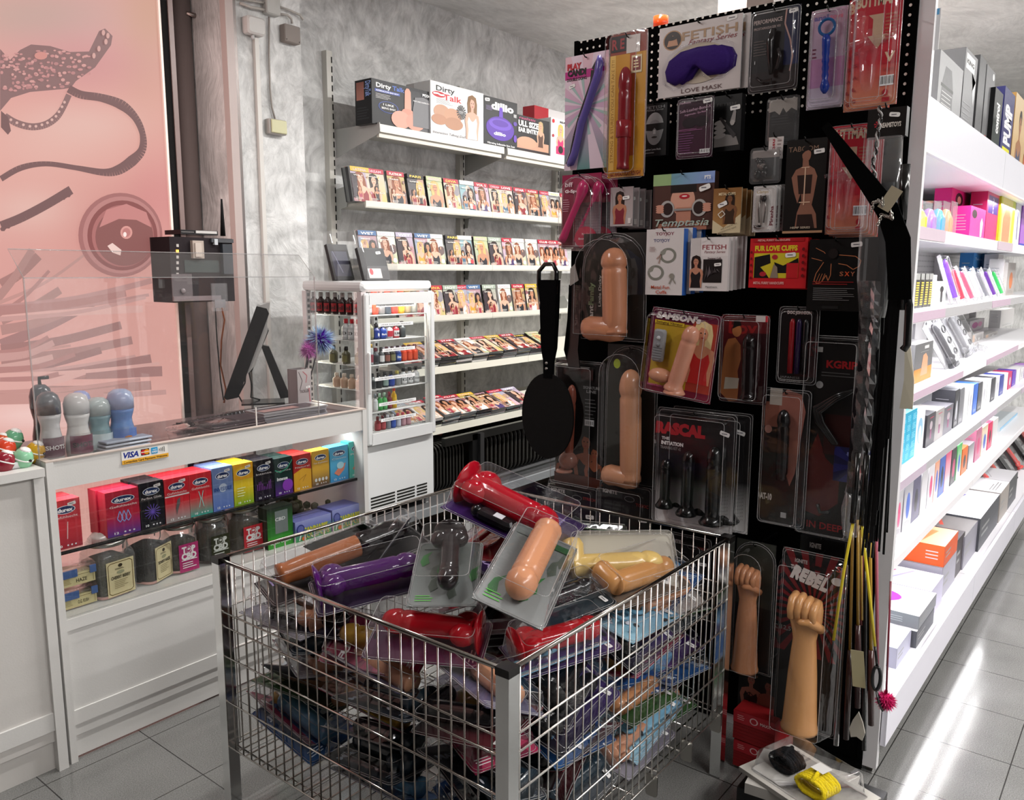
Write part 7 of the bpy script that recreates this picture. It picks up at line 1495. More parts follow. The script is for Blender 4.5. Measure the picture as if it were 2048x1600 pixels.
# floor stacks: foot of the pegboard
def flat(name,lab,cat,cx,cy,z,w_,d_,h_,rz,top,side='#111'):
    t=thing(name,lab,cat,(cx,cy,z),(0,0,rz)); b=MB(); b.box(-w_/2,w_/2,-d_/2,d_/2,0,h_,side,'print'); b.build('carton',t)
    d=D(w_,d_,0); top(d); o=d.build('top_print',t); o.rotation_euler=(-math.pi/2,0,0); o.location=(0,-d_/2,h_+.0004); o.rotation_euler=(-math.pi/2,0,0)
    # print plane: local v runs along +y, facing +z
    o.matrix_basis=Matrix.Translation((0,-d_/2,h_+.0004))@Matrix(((1,0,0,0),(0,0,1,0),(0,-1,0,0),(0,0,0,1)))
    return t
px_=oZ(1620,1500,.30)
flat('black_crate','black glossy plinth box under the flat packs at the foot of the board','plinth',px_.x+.04,px_.y+.0,.0,.24,.34,.16,.0,lambda d:d.rect(0,0,1,1,'#0b0b0c'),'#0a0a0b')
flat('rope_kit_pack','lower white flat pack with black print under the yellow rope pack','packaged kit',px_.x+.02,px_.y+.02,.161,.20,.27,.03,.12,lambda d:(d.rect(0,0,1,1,'#b5b1ab'),d.poly([(.1,.3),(.5,.1),(.9,.4),(.6,.9)],'#1a1818')),'#8f8b86')
t=flat('rope_kit_pack','white flat pack of yellow and black rope lettered Scene, on top','packaged kit',px_.x+.0,px_.y+.0,.192,.22,.30,.012,-.35,lambda d:(d.rect(0,0,1,1,'#bab6af'),d.text('Scene',.3,.3,.13,'#a8934a',.5,.02,.2,rot=math.pi*.5),d.ell(.85,.5,.05,.05,'#c9a860'),d.lines(.8,.7,.95,.9,3,'#777')),'#8f8b86')
def coil(c,cx,cy,z,n,r,w_,seed):
    m=MB(); R=random.Random(seed); 
    for k in range(n):
        x_=cx+(k-(n-1)/2)*r*1.6; m.tube([(x_+R.uniform(-.002,.002),cy+w_*math.cos(a*math.pi/8),z+.026+.022*math.sin(a*math.pi/8)) for a in range(17)],r,c,'fur',8,cap=False)
    m.tube([(cx-r*n*.9,cy-.01,z+.05),(cx,cy,z+.056),(cx+r*n*.9,cy+.01,z+.05)],r,c,'fur',8); return m
m=coil('#d8bf1e',-.02,-.045,.014,7,.0062,.045,1); o=m.build('yellow_rope',t); m=coil('#1a1a1c',-.005,.07,.014,6,.006,.04,2); m.build('black_rope',t)
m=MB(); m.loft([[(p[0],p[1],z) for p in rrect(-.09*s_,.09*s_,-.125*s_,.125*s_,.02,3)] for z,s_ in ((.013,1.05),(.016,1.0),(.07,.94),(.074,.9))],'#fff','clear'); m.build('blister',t)
m=MB(); m.box(-.02,.02,-.06,-.02,.075,.0755,'#c9c7c4','print'); m.build('price_label',t)
# ---------------------------------------------------------------- packed toys piled in the wire bin
def clam(name,label,cat,w_,h_,bg,c2,toy,kind,mat,title='',tcol='#ddd',dep=.045,art=None,group='packs piled in the wire bin',seed=0,rev=False,extra=None,th=.15):
    t=thing(name,label,cat,group=group); R=random.Random(seed)
    d=D(w_,h_,0); d.rect(0,0,1,1,bg,c2)
    if art=='flame':
        for q in range(6):
            u=R.uniform(.1,.9); v=R.uniform(.05,.7); d.poly([(u,v),(u+.10,v+.06),(u+.06,v+.16),(u+.12,v+.26),(u-.02,v+.18),(u-.05,v+.08)],'#2f6a34' if q%2 else '#4a524a')
    elif art=='splash':
        for q in range(16): d.ell(R.random(),R.random(),R.uniform(.02,.09),R.uniform(.01,.05),R.choice([c2,bg,'#d8d8e0','#1c1c22']),8,rot=R.uniform(0,3))
    elif art=='rays': d.burst(.5,.5,14,c2,1.2,0,.5)
    d.rect(.08,.88,.55,.93,c2); 
    if title: d.text(title,.35,.80,.07,tcol,.5,.04)
    d.lines(.1,.06,.4,.16,3,tcol,.3); d.ell(.5,.955,.09,.018,'#0c0c0e',12)
    if R.random()<.6: d.sticker(.8,.9,.2,rot=.1)
    b=MB(); b.box(-w_/2,w_/2,.0004,.0022,0,h_,c2,'print'); off=len(b.v); b.f+=[tuple(i+off for i in f) for f in d.f]; b.v+=d.v; b.c+=d.c; b.m+=d.m; b.sm+=d.sm; b.build('backing_card',t)
    p=MB(); r=w_*th; zz=(.10,.90) if not rev else (.90,.08)
    if kind=='boot': boot(p,w_*.8,h_*.85,r,toy,-dep*.55,mat)
    elif kind=='cup':
        rod(p,(0,-dep*.55,h_*zz[0]),(w_*.08,-dep*.55,h_*zz[1]),r,toy,mat,1,1.0,.004)
        q=h_*(zz[0]); p.ball((-w_*.13,-dep*.6,q+(h_*.08 if not rev else -h_*.08)),r*1.05,toy,mat,14,(1,.9,1.1)); p.ball((w_*.16,-dep*.6,q+(h_*.07 if not rev else -h_*.07)),r*1.0,toy,mat,14,(1,.9,1.1))
        sgn=-1 if not rev else 1
        p.tube([(0,-dep*.5,q),(0,-dep*.5,q+sgn*h_*.02),(0,-dep*.5,q+sgn*h_*.045),(0,-dep*.5,q+sgn*h_*.06)],[r*.9,r*1.3,r*1.75,r*1.8],toy,mat,18)
    elif kind=='rod': rod(p,(0,-dep*.55,h_*zz[0]),(0,-dep*.55,h_*zz[1]),r*1.1,toy,mat,1,1)
    elif kind=='ring':
        for q in range(3): p.tube([((r*(.9+.1*q))*math.cos(a*math.pi/8),-dep*.5,h_*(.25+.25*q)+r*(.9+.1*q)*math.sin(a*math.pi/8)) for a in range(17)],r*.25,toy,mat,8,cap=False)
    p.build('product',t)
    if extra: e=MB(); extra(e,w_,h_); e.build('remote_control',t)
    s=MB(); shell(s,w_*.97,h_*.97,dep,.018,.005,z0=h_*.015); s.build('blister',t)
    return t
def lay(t,A,B,w_,h_,roll=0,up=Vector((0,0,1)),c=.5):
    Z=(B-A).normalized(); n=up-Z*up.dot(Z); n.normalize(); n=Matrix.Rotation(roll,3,Z)@n; Y=-n; X_=Y.cross(Z); mid=A+(B-A)*c-Z*h_*.5
    m=Matrix((X_,Y,Z)).transposed().to_4x4(); m.translation=mid; t.matrix_basis=m; return t
def pz(px,py,z): return oZ(px,py,z)
def bounds(t):
    P=[t.matrix_basis@v.co for c in t.children for v in c.data.vertices]
    return [f(p[i] for p in P) for i in range(3) for f in (min,max)]
def layp(t,a,b,w_,h_,roll=0,up=Vector((0,0,1))):
    for k in range(16):
        dz=.01*k; lay(t,pz(a[0],a[1],a[2]-dz),pz(b[0],b[1],b[2]-dz),w_,h_,roll,up); q=bounds(t)
        if q[0]>CX0+.02 and q[2]>CY0+.02: break
    dx=max(0,CX0+.02-q[0])-max(0,q[1]-CX1+.02); dy=max(0,CY0+.02-q[2])-max(0,q[3]-CY1+.02)
    if q[4]<.86: t.matrix_basis=Matrix.Translation((dx,dy,0))@t.matrix_basis
# the ones that lie on top
t=clam('toy_pack','purple card pack with jelly red toy and a black remote, highest on the pile','packaged toy',.22,.38,'#3a1c5c','#2a1446','#d0142c','cup','jelly','DYNAMICS','#8a7ab0',.08,seed=1,th=.185,extra=lambda e,w,h:(e.bbox(w*.24,w*.44,-.036,-.006,h*.30,h*.62,'#0c0c0e','gloss',.008),e.ball((w*.34,-.02,h*.28),.02,'#0c0c0e','gloss',12),e.box(w*.29,w*.39,-.0365,-.036,h*.44,h*.52,'#cfcfd4','print')))
layp(t,(925,985,.93),(1125,1078,.84),.22,.36,-.2,Vector((-.3,-.5,.8)).normalized())
t=clam('toy_pack','grey card pack with green flames and a long tan toy, centre of the pile','packaged toy',.18,.36,'#8a8d8c','#5c605f','#c98c68','rod','rubber','','#5fbf4a',.075,'flame',seed=2,th=.19,rev=True,extra=lambda e,w,h:(e.box(w*.15,w*.42,-.003,-.001,h*.86,h*.93,'#1f4a2a','print'),e.lathe([(.024,0),(.026,.008),(.024,.016)],0,-.03,h*.89,'#4a2a9a','gloss',16)))
layp(t,(1008,1240,.81),(1098,1062,.90),.18,.36,.12,Vector((-.4,-.4,.8)).normalized())
t=clam('toy_pack','grey flame card pack with a clear black toy standing left of the tan one','packaged toy',.17,.28,'#7b807e','#4a524e','#1c1719','cup','gloss','','#5fbf4a',.075,'flame',seed=3,rev=True)
layp(t,(880,1226,.79),(905,1076,.87),.17,.28,0,Vector((-.5,-.35,.8)).normalized())
t=clam('toy_pack','cream toy in a clear pack seen edge on at the right of the pile','packaged toy',.17,.34,'#b9b2a0','#a09a8c','#d2b26a','boot','rubber','','#777',.075,seed=4,th=.2)
layp(t,(1120,1126,.83),(1352,1122,.82),.17,.34,.9)
t=clam('toy_pack','tan toy with a black end cap in a clear pack below the cream one','packaged toy',.16,.31,'#6a5a4c','#4b423c','#b8834e','boot','rubber','','#ddd',.075,seed=5,th=.2,extra=lambda e,w,h:e.lathe([(.001,-.012),(.018,-.01),(.02,0),(.02,.02)],w*.05,-.035,h*.04,'#0c0c0e','gloss',16))
layp(t,(1165,1195,.78),(1372,1130,.77),.16,.31,.35)
t=clam('long_toy_pack','long brown cylinder with black head in a dark pack along the far left','packaged toy',.15,.50,'#121114','#0c0b0e','#9a5a34','rod','rubber','','#8a7ab0',.075,seed=6,th=.2,extra=lambda e,w,h:(e.lathe([(.034,0),(.038,.01),(.040,.03),(.034,.05),(.037,.07),(.04,.1),(.036,.13),(.014,.17)],0,-.041,h*.58,'#141012','gloss',16)))
layp(t,(490,1205,.72),(870,1056,.82),.15,.50,.15)
t=clam('toy_pack','violet jelly toy with a dark red round base, left on the pile','packaged toy',.17,.33,'#241430','#180e22','#5c1a74','cup','jelly','','#9a8ac0',.075,seed=7,th=.19)
layp(t,(640,1195,.75),(850,1140,.79),.17,.33,.2)
t=clam('toy_pack','jelly red toy with silvery round foot lying at the near left rim','packaged toy',.16,.30,'#5a1a3c','#3a1430','#d01828','cup','jelly','','#caa',.075,seed=8,th=.19)
layp(t,(975,1290,.75),(742,1270,.75),.16,.30,-.3)
t=clam('toy_pack','pink red jelly toy on a violet card by the near corner of the bin','packaged toy',.16,.28,'#4a2c6a','#382052','#d4202c','cup','jelly','','#caa',.075,seed=9,th=.19)
layp(t,(1010,1330,.72),(1225,1262,.75),.16,.28,.1)
t=clam('toy_pack','flesh coloured toy in clear pack against the right wire panel','packaged toy',.15,.27,'#b0a8a4','#8a8480','#bb8767','boot','rubber','','#777',.075,seed=10,th=.19)
layp(t,(1225,1235,.70),(1400,1160,.72),.15,.27,.45)
t=clam('toy_pack','black toy on a teal blue card in the hollow behind the tan flame pack','packaged toy',.15,.26,'#10303c','#0c1c24','#131315','rod','gloss','','#7ab',.05,'splash',seed=11)
layp(t,(1050,1235,.70),(1195,1180,.73),.15,.26,.2)
t=clam('toy_pack','green card back of a pack at the far rim behind the red one','packaged toy',.15,.22,'#1f3a1c','#2f5a2a','#1a1a1c','ring','gloss','','#8fbf4a',.02,'splash',seed=12)
layp(t,(1120,1052,.83),(1235,1062,.81),.15,.22,-.3)
t=clam('toy_pack','dark blue pack flat under the violet toy at the left','packaged toy',.17,.28,'#1b1730','#100e1c','#1a161c','cup','gloss','D-LUX','#8a86b8',.04,seed=13)
layp(t,(520,1222,.68),(760,1262,.69),.17,.28,.0)
t=clam('toy_pack','black pack with green dots leaning on the far left wires','packaged toy',.15,.24,'#0c0d0e','#0a1c10','#141416','rod','gloss','','#3fae4a',.04,'splash',seed=14)
layp(t,(640,1110,.72),(760,1066,.82),.15,.24,-.7)
t=clam('toy_pack','black pack with violet lettering leaning on the far wires','packaged toy',.15,.20,'#0f0a18','#160f24','#141416','rod','gloss','BLUSH','#7a5ab0',.03,seed=15)
layp(t,(760,1120,.74),(800,1064,.82),.15,.20,-.4)
t=clam('toy_pack','white and red pack half covered under the highest purple one','packaged toy',.14,.22,'#b02030','#8a1826','#b81c2c','rod','jelly','','#eee',.04,seed=16)
layp(t,(940,1120,.76),(1020,1050,.80),.14,.22,.0)
# the ones below, seen through the wires
KIND=[('#141317','#3a2a5c','#141416','cup','gloss','IGNITE','#a6a3b0',None),('#1c4f86','#14386a','#6aa0c8','rod','jelly','JELLY','#cfe0f0','splash'),('#1f3a1a','#2f5526','#a8744e','boot','rubber','IGNITE','#b8c8a0','splash'),('#3a1c5c','#24103c','#8a2a9a','rod','jelly','VIBE','#c8b0e0',None),('#8fb8c8','#5f94b4','#7fb6d0','ring','jelly','','#333','splash'),('#0f0e10','#5a1420','#0f0e10','boot','gloss','BAD','#c03040',None),('#8a8690','#5c5864','#b98468','cup','rubber','','#ddd',None),('#b8305a','#7a1c3c','#d8a84a','rod','jelly','FUN','#fff','rays'),('#24303c','#141c24','#1c2a34','cup','gloss','MAX','#9ab','splash'),('#5f5a78','#3c3850','#c08c6c','rod','rubber','','#ccc',None)]
CN=['black and violet','bright blue','dark green','deep violet','pale aqua','black and crimson','grey','pink','slate','lavender grey']
R=random.Random(21); KP={}
def fitlay(t,cx,cy,z,yaw,tilt,w_,h_,rl):
    d=Vector((math.cos(yaw)*math.cos(tilt),math.sin(yaw)*math.cos(tilt),math.sin(tilt)))
    ex=abs(math.cos(yaw))*h_/2+abs(math.sin(yaw))*w_/2+.02; ey=abs(math.sin(yaw))*h_/2+abs(math.cos(yaw))*w_/2+.02
    cx=min(max(cx,CX0+.02+ex),CX1-.02-ex); cy=min(max(cy,CY0+.02+ey),CY1-.02-ey); c=Vector((cx,cy,z)); lay(t,c-d*h_/2,c+d*h_/2,w_,h_,rl); q=bounds(t)
    t.matrix_basis=Matrix.Translation((max(0,CX0+.02-q[0])-max(0,q[1]-CX1+.02),max(0,CY0+.02-q[2])-max(0,q[3]-CY1+.02),max(0,.228-q[4])))@t.matrix_basis
LN=['bottom layer','second layer from the bottom','third layer from the bottom','middle layer','third layer from the top','second layer from the top','layer just below the top']
n=0
for L_ in range(7):
    z=.262+L_*.062
    spots=[(1.30,1.15),(1.30,1.5),(1.30,1.85),(1.6,1.06),(1.95,1.05),(2.2,1.1),(1.75,1.5),(2.1,1.75)]
    for si,(sx_,sy_) in enumerate(spots):
        if si>=6 and L_%2: continue
        k=R.choice([0,0,2,3,5,5,8,8,1,1,4,6,7,9]); bg,c2,toy,kd,mt,ti,tc,art=KIND[k]; w_,h_=.17,.28
        yaw=R.choice([math.pi/2,math.pi/2,-math.pi/2,1.2,1.9]) if si<3 else R.choice([0,.3,-.3,math.pi,0]) if si<6 else R.uniform(0,6.28)
        lab='%s pack, %s, %s'%(CN[k],LN[L_],['left side near the corner','middle of the left side','left side at the back','near side by the corner','middle of the near side','near side at the right','centre of the bin','back right of the bin'][si])
        if k not in KP: t=clam('toy_pack',lab,'packaged toy',w_,h_,bg,c2,toy,kd,mt,ti,tc,.045,art,seed=30+k); KP[k]=t
        else: t=copy_tree(KP[k],label=lab)
        fitlay(t,sx_+R.uniform(-.03,.03),sy_+R.uniform(-.05,.05),z+R.uniform(-.012,.012),yaw,R.uniform(-.22,.22),w_,h_,R.uniform(-.5,.5)+(.35 if si<6 and R.random()<.5 else 0))
# ---------------------------------------------------------------- goods on the white shelves facing the aisle
ZS={'top':1.9902,'r1':1.7312,'r2':1.4742,'r3':1.2182,'r4':.9472,'r5':.6722,'base':.2282}
def gb(label,key,l,r,t,b,y,dsg,side,dep=.07,name='carton',cat='carton',group=None,clear=False,yaw=0):
    z=ZS[key]; A=oY(l,b,y); B=oY(r,b,y); w_=B.x-A.x; h_=oY((l+r)/2,t,y).z-z; h_=max(h_,.02); d=D(w_,h_,0); dsg(d)
    o=pack(name,label,cat,d,w_,h_,((A.x+B.x)/2,y,z),(0,0,yaw),dep,side,group=group)
    # printed left side panel
    s=D(dep*.94,h_*.96,0); s.lines(.15,.3,.85,.8,6,'#9a9aa0',.2); q=s.build('side_print',o); q.rotation_euler=(0,0,-math.pi/2); q.location=(-w_/2-.0004,dep/2,h_*.02)
    return o
def plain(c,c2=None,title=None,tc='#333',blob=None):
    def f(d):
        d.rect(0,0,1,1,c2 or c,c)
        if blob: d.ell(.5,.45,.22,.26,blob,16)
        if title: d.text(title,.5,.85,.06,tc,.7,.03)
        d.lines(.15,.06,.85,.16,3,tc,.25)
    return f
def wandart(c,bgc):
    def f(d): d.rect(0,0,1,1,bgc); d.ell(.5,.68,.22,.13,c,14); d.rect(.38,.2,.62,.62,c); d.ell(.5,.2,.12,.05,c,12); d.lines(.1,.88,.9,.95,2,'#888',.3)
    return f
def vtext(bg,txt,c,w_=.8,h=.5,c2=None,vv=.5):
    def f(d): d.rect(0,0,1,1,bg,c2 or bg); d.text(txt,.5,vv,h*d.w/d.h,c,w_,.05,rot=math.pi/2)
    return f
# above the header
def dk(d): 
    d.rect(0,0,1,1,'#8a8a8c','#9a9a9c'); d.poly([(.15,.75),(.25,.9),(.5,.9),(.6,.75),(.62,.5),(.7,.2),(.7,0),(.1,0),(.1,.5)],'#5b5b5d'); d.rect(.1,.7,.62,.73,'#1a1a1a'); d.rect(.08,.46,.68,.48,'#1a1a1a')
    d.lines(.15,.1,.6,.68,16,'#cfcfcf',.2)
gb('large grey box at the left end of the top shelf with a dark figure','top',1868,1916,108,270,.70,dk,'#8f8f91',.25)
gb('grey box lettered KING with white splashes on the top shelf','top',1917,1942,90,280,.70,lambda d:(d.rect(0,0,1,1,'#7d7d7f','#87878a'),d.rect(.1,.85,.8,.97,'#e6e6e6'),d.text('KING',.45,.91,.035,'#222',.6,.04),d.poly([(.6,.85),(.7,.7),(.75,.82),(.95,.8),(.85,.6)],'#e6e6e6'),d.lines(.1,.1,.8,.6,12,'#9d9da0',.2)),'#7d7d7f',.2)
gb('dark grey box beside the KING box on the top shelf','top',1943,1956,95,320,.70,plain('#4f4f51','#6a6a6c'),'#4f4f51',.2)
gb('mid grey box with a red figure at its foot on the top shelf','top',1957,1975,118,330,.72,lambda d:(d.rect(0,0,1,1,'#5e5e5f','#707072'),d.ell(.4,.3,.2,.14,'#c0352e'),d.ell(.8,.95,.1,.03,'#eee')),'#4b4b4d',.2)
gb('dark green box with white vertical lettering on the top shelf','top',1976,1992,165,350,.70,lambda d:(d.rect(0,0,1,1,'#20362f','#0e0f10'),d.text('control',.5,.72,.4*d.w/d.h,'#eee',.3,.05,rot=math.pi/2),d.line([(.3,.2),(.6,.3),(.4,.12)],.06,'#8fa8a0')),'#17181a',.2)
gb('navy box lettered DIGIPUMP in yellow and white up its spine','top',1993,2014,162,372,.70,lambda d:(d.rect(0,0,1,1,'#3c3c78','#2c2c66'),d.text('DIGI',.5,.28,.62*d.w/d.h,'#e6e02a',.34,.06,rot=math.pi/2),d.text('PUMP',.5,.67,.62*d.w/d.h,'#e9e9ee',.38,.06,rot=math.pi/2)),'#3c3c78',.2)
gb('box picturing a muscular man right of the navy pump box','top',2015,2046,180,380,.70,lambda d:(d.rect(0,0,1,1,'#c9a060','#d9c098'),d.person(.4,.1,.8,'#a8744e','#1a1210','#3a4a6a',True,False),d.rect(.8,0,1,.5,'#d0622a')),'#b58a4a',.2)
# far display above
m=MB(); m.box(5.6,9.3,.1,.16,2.52,2.60,'#0c0c0c','black_metal'); tag(m.build('ceiling_rail'),'black rail under the ceiling at the far right','rail')
R=random.Random(12)
for i in range(16):
    x=5.55+i*.13; d=D(.12,.2,0); c=R.choice(['#d8d0cc','#b82c3c','#3a8ab8','#a8b0b8','#e8e4e2','#7a3a5a','#2a2c34']); d.rect(0,0,1,1,c); d.ell(.5,.45,.25,.3,R.choice(PAL)); d.lines(.1,.8,.9,.95,2,'#333')
    pack('hanging_pack','small pack hanging %s from the left under the far black rail'%nth(i),'pack',d,.12,.2,(x,.70+.02*(i%2),2.30-.02*(i%3)),(0,0,0),.02,c,group='packs under the far black rail')
# shelf 1
g1='cartons on the first white shelf'
m=MB()
for i,c in enumerate(['#e0506a','#f09a3a','#f2e04a','#5ab86a','#4a90d0','#8a5ab8']):
    a=math.radians(60+i*7); m.prism([(0,0),(.12*math.cos(a),.12*math.sin(a)),(.12*math.cos(a+.1),.12*math.sin(a+.1))],.0+.001*i,.002+.001*i,c,'print')
p=oY(1838,405,.72); o=m.build('rainbow_fan',loc=(p.x,.72,ZS['r1'])); tag(o,'rainbow coloured paper fan at the left end of the first lit shelf','fan')
for i,(l,r,c) in enumerate(((1843,1860,'#d8d83a'),(1866,1880,'#9a6ac0'),(1884,1897,'#3a9ac0'),(1900,1912,'#e0905a'))):
    z=ZS['r1']; A=oY(l,450,.68); B=oY(r,450,.68); w_=(B.x-A.x)*1.1; h_=oY(l,400,.68).z-z; t=thing('clear_carton','small clear box with %s item on the first lit shelf'%['a yellow','a violet','a blue','an orange'][i],'clear carton',((A.x+B.x)/2,.68,z),(0,0,0),'small clear boxes on the first shelf')
    b=MB(); b.box(-w_/2,w_/2,0,.06,0,h_,'#fff','clear'); b.build('box',t); b=MB(); b.lathe([(w_*.2,0),(w_*.24,.01),(w_*.24,h_*.5),(w_*.12,h_*.75),(.002,h_*.8)],0,.03,.002,c,'gloss',12); b.build('product',t)
gb('white printed carton behind the pink boxes','r1',1899,1922,342,400,.90,plain('#e6e6ea','#dcdce2','Joyful','#555'),'#dcdce0',group=g1)
gb('clear and violet tall box right of the white printed carton','r1',1924,1946,345,430,.86,lambda d:(d.rect(0,0,1,1,'#b9c4cc'),d.rect(0,0,.3,1,'#5a3aa0'),d.rect(.4,.05,.9,.3,'#e05aa0')),'#aab4bc',group=g1)
gb('taller hot pink carton on the first lit shelf','r1',1897,1934,378,468,.80,lambda d:(d.rect(0,0,1,1,'#e2258a'),d.ell(.4,.82,.2,.12,'#3a2028'),d.ell(.4,.81,.1,.07,SK),d.rect(.6,.1,.8,.5,'#eee')),'#cf1f7a',group=g1)
gb('shorter hot pink carton in front of the tall one','r1',1937,1967,414,478,.70,lambda d:(d.rect(0,0,1,1,'#e23a94'),d.ell(.25,.8,.16,.12,'#3a2028'),d.poly([(.7,.2),(.8,.2),(.85,.6),(.75,.75),(.66,.6)],'#f2e8ec')),'#cf1f7a',group=g1)
gb('magenta carton with a violet panel lettered MW','r1',1968,1992,382,480,.70,lambda d:(d.rect(0,0,1,1,'#d01f6a'),d.rect(.1,.6,.9,.93,'#4a1f8a'),d.text('MW',.5,.76,.1,'#e6dcf0',.3,.03,rot=math.pi/2) ),'#b01a5a',group=g1)
gb('lime framed window carton with a tan product','r1',1995,2024,378,488,.69,lambda d:(d.rect(0,0,1,1,'#c8d22a'),d.rect(.1,.08,.8,.9,'#d8d080'),d.poly([(.2,.1),(.7,.1),(.7,.55),(.6,.68),(.35,.68),(.2,.5)],'#c9885f'),d.text('Prime',.5,.95,.03,'#c02020',.3)),'#b0ba20',group=g1)
gb('slim white carton with a purple stroke','r1',2026,2036,400,490,.69,lambda d:(d.rect(0,0,1,1,'#f0f0f4'),d.line([(.5,.2),(.4,.8)],.15,'#4a3a7a')),'#e4e4ea',group=g1)
gb('violet and blue carton at the right end of the first shelf','r1',2038,2056,412,492,.69,lambda d:(d.rect(0,0,1,1,'#b06ad0'),d.rect(0,0,1,.15,'#2a3ac0')),'#8a4ab0',group=g1)
# shelf 2
g2='cartons on the second white shelf'
for i,(l,r) in enumerate(((1826,1833),(1836,1842),(1845,1851),(1853,1859))):
    gb('black carton with gold bars, %s from the left on the second shelf'%nth(i),'r2',l,r+1,547,618,.70,lambda d:(d.rect(0,0,1,1,'#3a3a38'),d.rect(.2,.05,1,.8,'#2a2620'),[d.rect(.25,.08+.07*q,.95,.12+.07*q,'#e0c03a') for q in range(10)],d.rect(0,.82,1,1,'#8a8a86')),'#77777a',group=g2)
gb('slim white carton right of the gold barred ones','r2',1861,1869,550,615,.70,plain('#f2f2f4'),'#e8e8ec',group=g2)
gb('white carton picturing a black wand massager','r2',1872,1889,563,614,.68,wandart('#2a2a2c','#f0f0f2'),'#e8e8ec',group=g2)
def tilted(label,key,px,py,w_,h_,c,toyc,ang,grp,y=.68,lean=-.3,kind='rod',i=0):
    t=clam('toy_pack',label,'packaged toy',w_,h_,c,c,toyc,kind,'gloss','', '#999',.03,group=grp,seed=70+i); p=oY(px,py,y); t.matrix_basis=Matrix.Translation((p.x,y,ZS[key]+.004))@Matrix.Rotation(ang,4,'Y')@Matrix.Rotation(lean,4,'X'); return t
tilted('clear pack with a long violet toy leaning on the second shelf','r2',1903,618,.06,.2,'#f0ecf4','#7a4ac0',-.12,g2,i=1)
tilted('clear pack with a small coral red toy on the second shelf','r2',1918,612,.06,.16,'#f2f0f2','#e03a50',-.3,g2,y=.67,i=2)
for q in range(5):
    tilted('leaning clear pack with %s toy, right half of the second shelf'%['a pink','a white','a grey','a violet','a green'][q],'r2',1938+q*15,606-q*2,.055,.17,'#ecebf0',['#d05a7a','#e8e8ec','#8a8a90','#6a2aa0','#2ac05a'][q],-.55,g2,y=.67+.01*q,i=3+q)
gb('tall blue carton, left of the blue pair','r2',1944,1964,505,556,.88,plain('#2a7fc4','#2470b4','Tenuto','#cfe4f4'),'#1f66a4',group=g2)
gb('tall blue carton, right of the blue pair','r2',1968,1988,505,560,.86,plain('#2a7fc4','#2470b4','Tenuto','#cfe4f4'),'#1f66a4',group=g2)
gb('tall white carton with a red stripe right of the blue pair','r2',1989,1999,508,598,.78,plain('#f2eef0','#f2eef0',None,'#c04050','#e0a0aa'),'#e8e4e6',group=g2)
gb('white carton with pink letters at the end of the second shelf','r2',2000,2011,518,600,.74,vtext('#f4f0f2','TEASE','#d0406a',.5,.5),'#e8e4e6',group=g2)
gb('clear pack with an orange item on the pegboard panel','r2',2011,2026,525,590,.72,plain('#b0a8a4','#b0a8a4',None,'#777','#d0743a'),'#c0bcba',group=g2)
# shelf 3
g3='goods on the third white shelf'
gb('tall grey box with a tan shape and orange base at the left of shelf three','r3',1823,1857,688,802,.66,lambda d:(d.rect(0,0,1,1,'#6a6a6c'),d.rect(0,0,1,.35,'#e08a2a'),d.poly([(.35,.15),(.75,.15),(.72,.6),(.6,.72),(.45,.68)],'#dca07a'),d.rect(.5,.84,.75,.92,'#ddd'),d.lines(.3,.76,.8,.79,1,'#aaa')),'#7a7a7c',.09,group=g3)
gb('white carton with small print behind the tall grey box','r3',1828,1852,642,690,.86,plain('#eeecee','#eeecee',None,'#8a8a90'),'#e4e2e6',group=g3)
for q in range(4):
    tilted('grey clear pack leaning left, %s of four on the third shelf'%nth(q),'r3',1900+q*14,752-q*10,.09,.24,'#d8d8da',['#5a5a5e','#3c3c40','#88888c','#4a4a4e'][q],-.6,g3,y=.66+.02*q,lean=-.35,kind='ring' if q%2 else 'cup',i=10+q)
for q,(l,r) in enumerate(((1922,1940),(1943,1964),(1969,1992))):
    gb('grey windowed counter box, %s of three on the third shelf'%nth(q),'r3',l,r,667,700,.82,lambda d:(d.rect(0,0,1,1,'#a6a2a0'),d.rect(0,.05,.2,.9,'#c8a890'),d.rect(.35,.1,.9,.75,'#8f8b8a'),d.rect(.5,.1,.65,.4,'#c9c7c6')),'#b0acaa',group=g3)
m=MB(); R=random.Random(5)
for q in range(14):
    L_=[(R.uniform(-.14,.14),R.uniform(-.05,.05),R.uniform(.002,.04)) for _ in range(4)]; m.add(L_,[(0,1,2,3)],'#fff','bag')
p=oY(1960,715,.69); o=m.build('clear_bags',loc=(p.x,.70,ZS['r3'])); tag(o,'heap of crinkled clear bags lying on the third shelf','bags',kind='stuff')
gb('small pink item card behind the grey boxes','r3',1938,1966,640,668,1.0,lambda d:(d.rect(0,0,1,1,'#d8cfd4'),d.ell(.35,.5,.2,.3,'#c04a9a'),d.ell(.7,.5,.15,.25,'#e09ac0')),'#ccc',group=g3)
gb('clear framed pack at the right end of the third shelf','r3',1996,2022,620,690,.9,plain('#d0cccc','#e0dede',None,'#999'),'#ddd',group=g3)
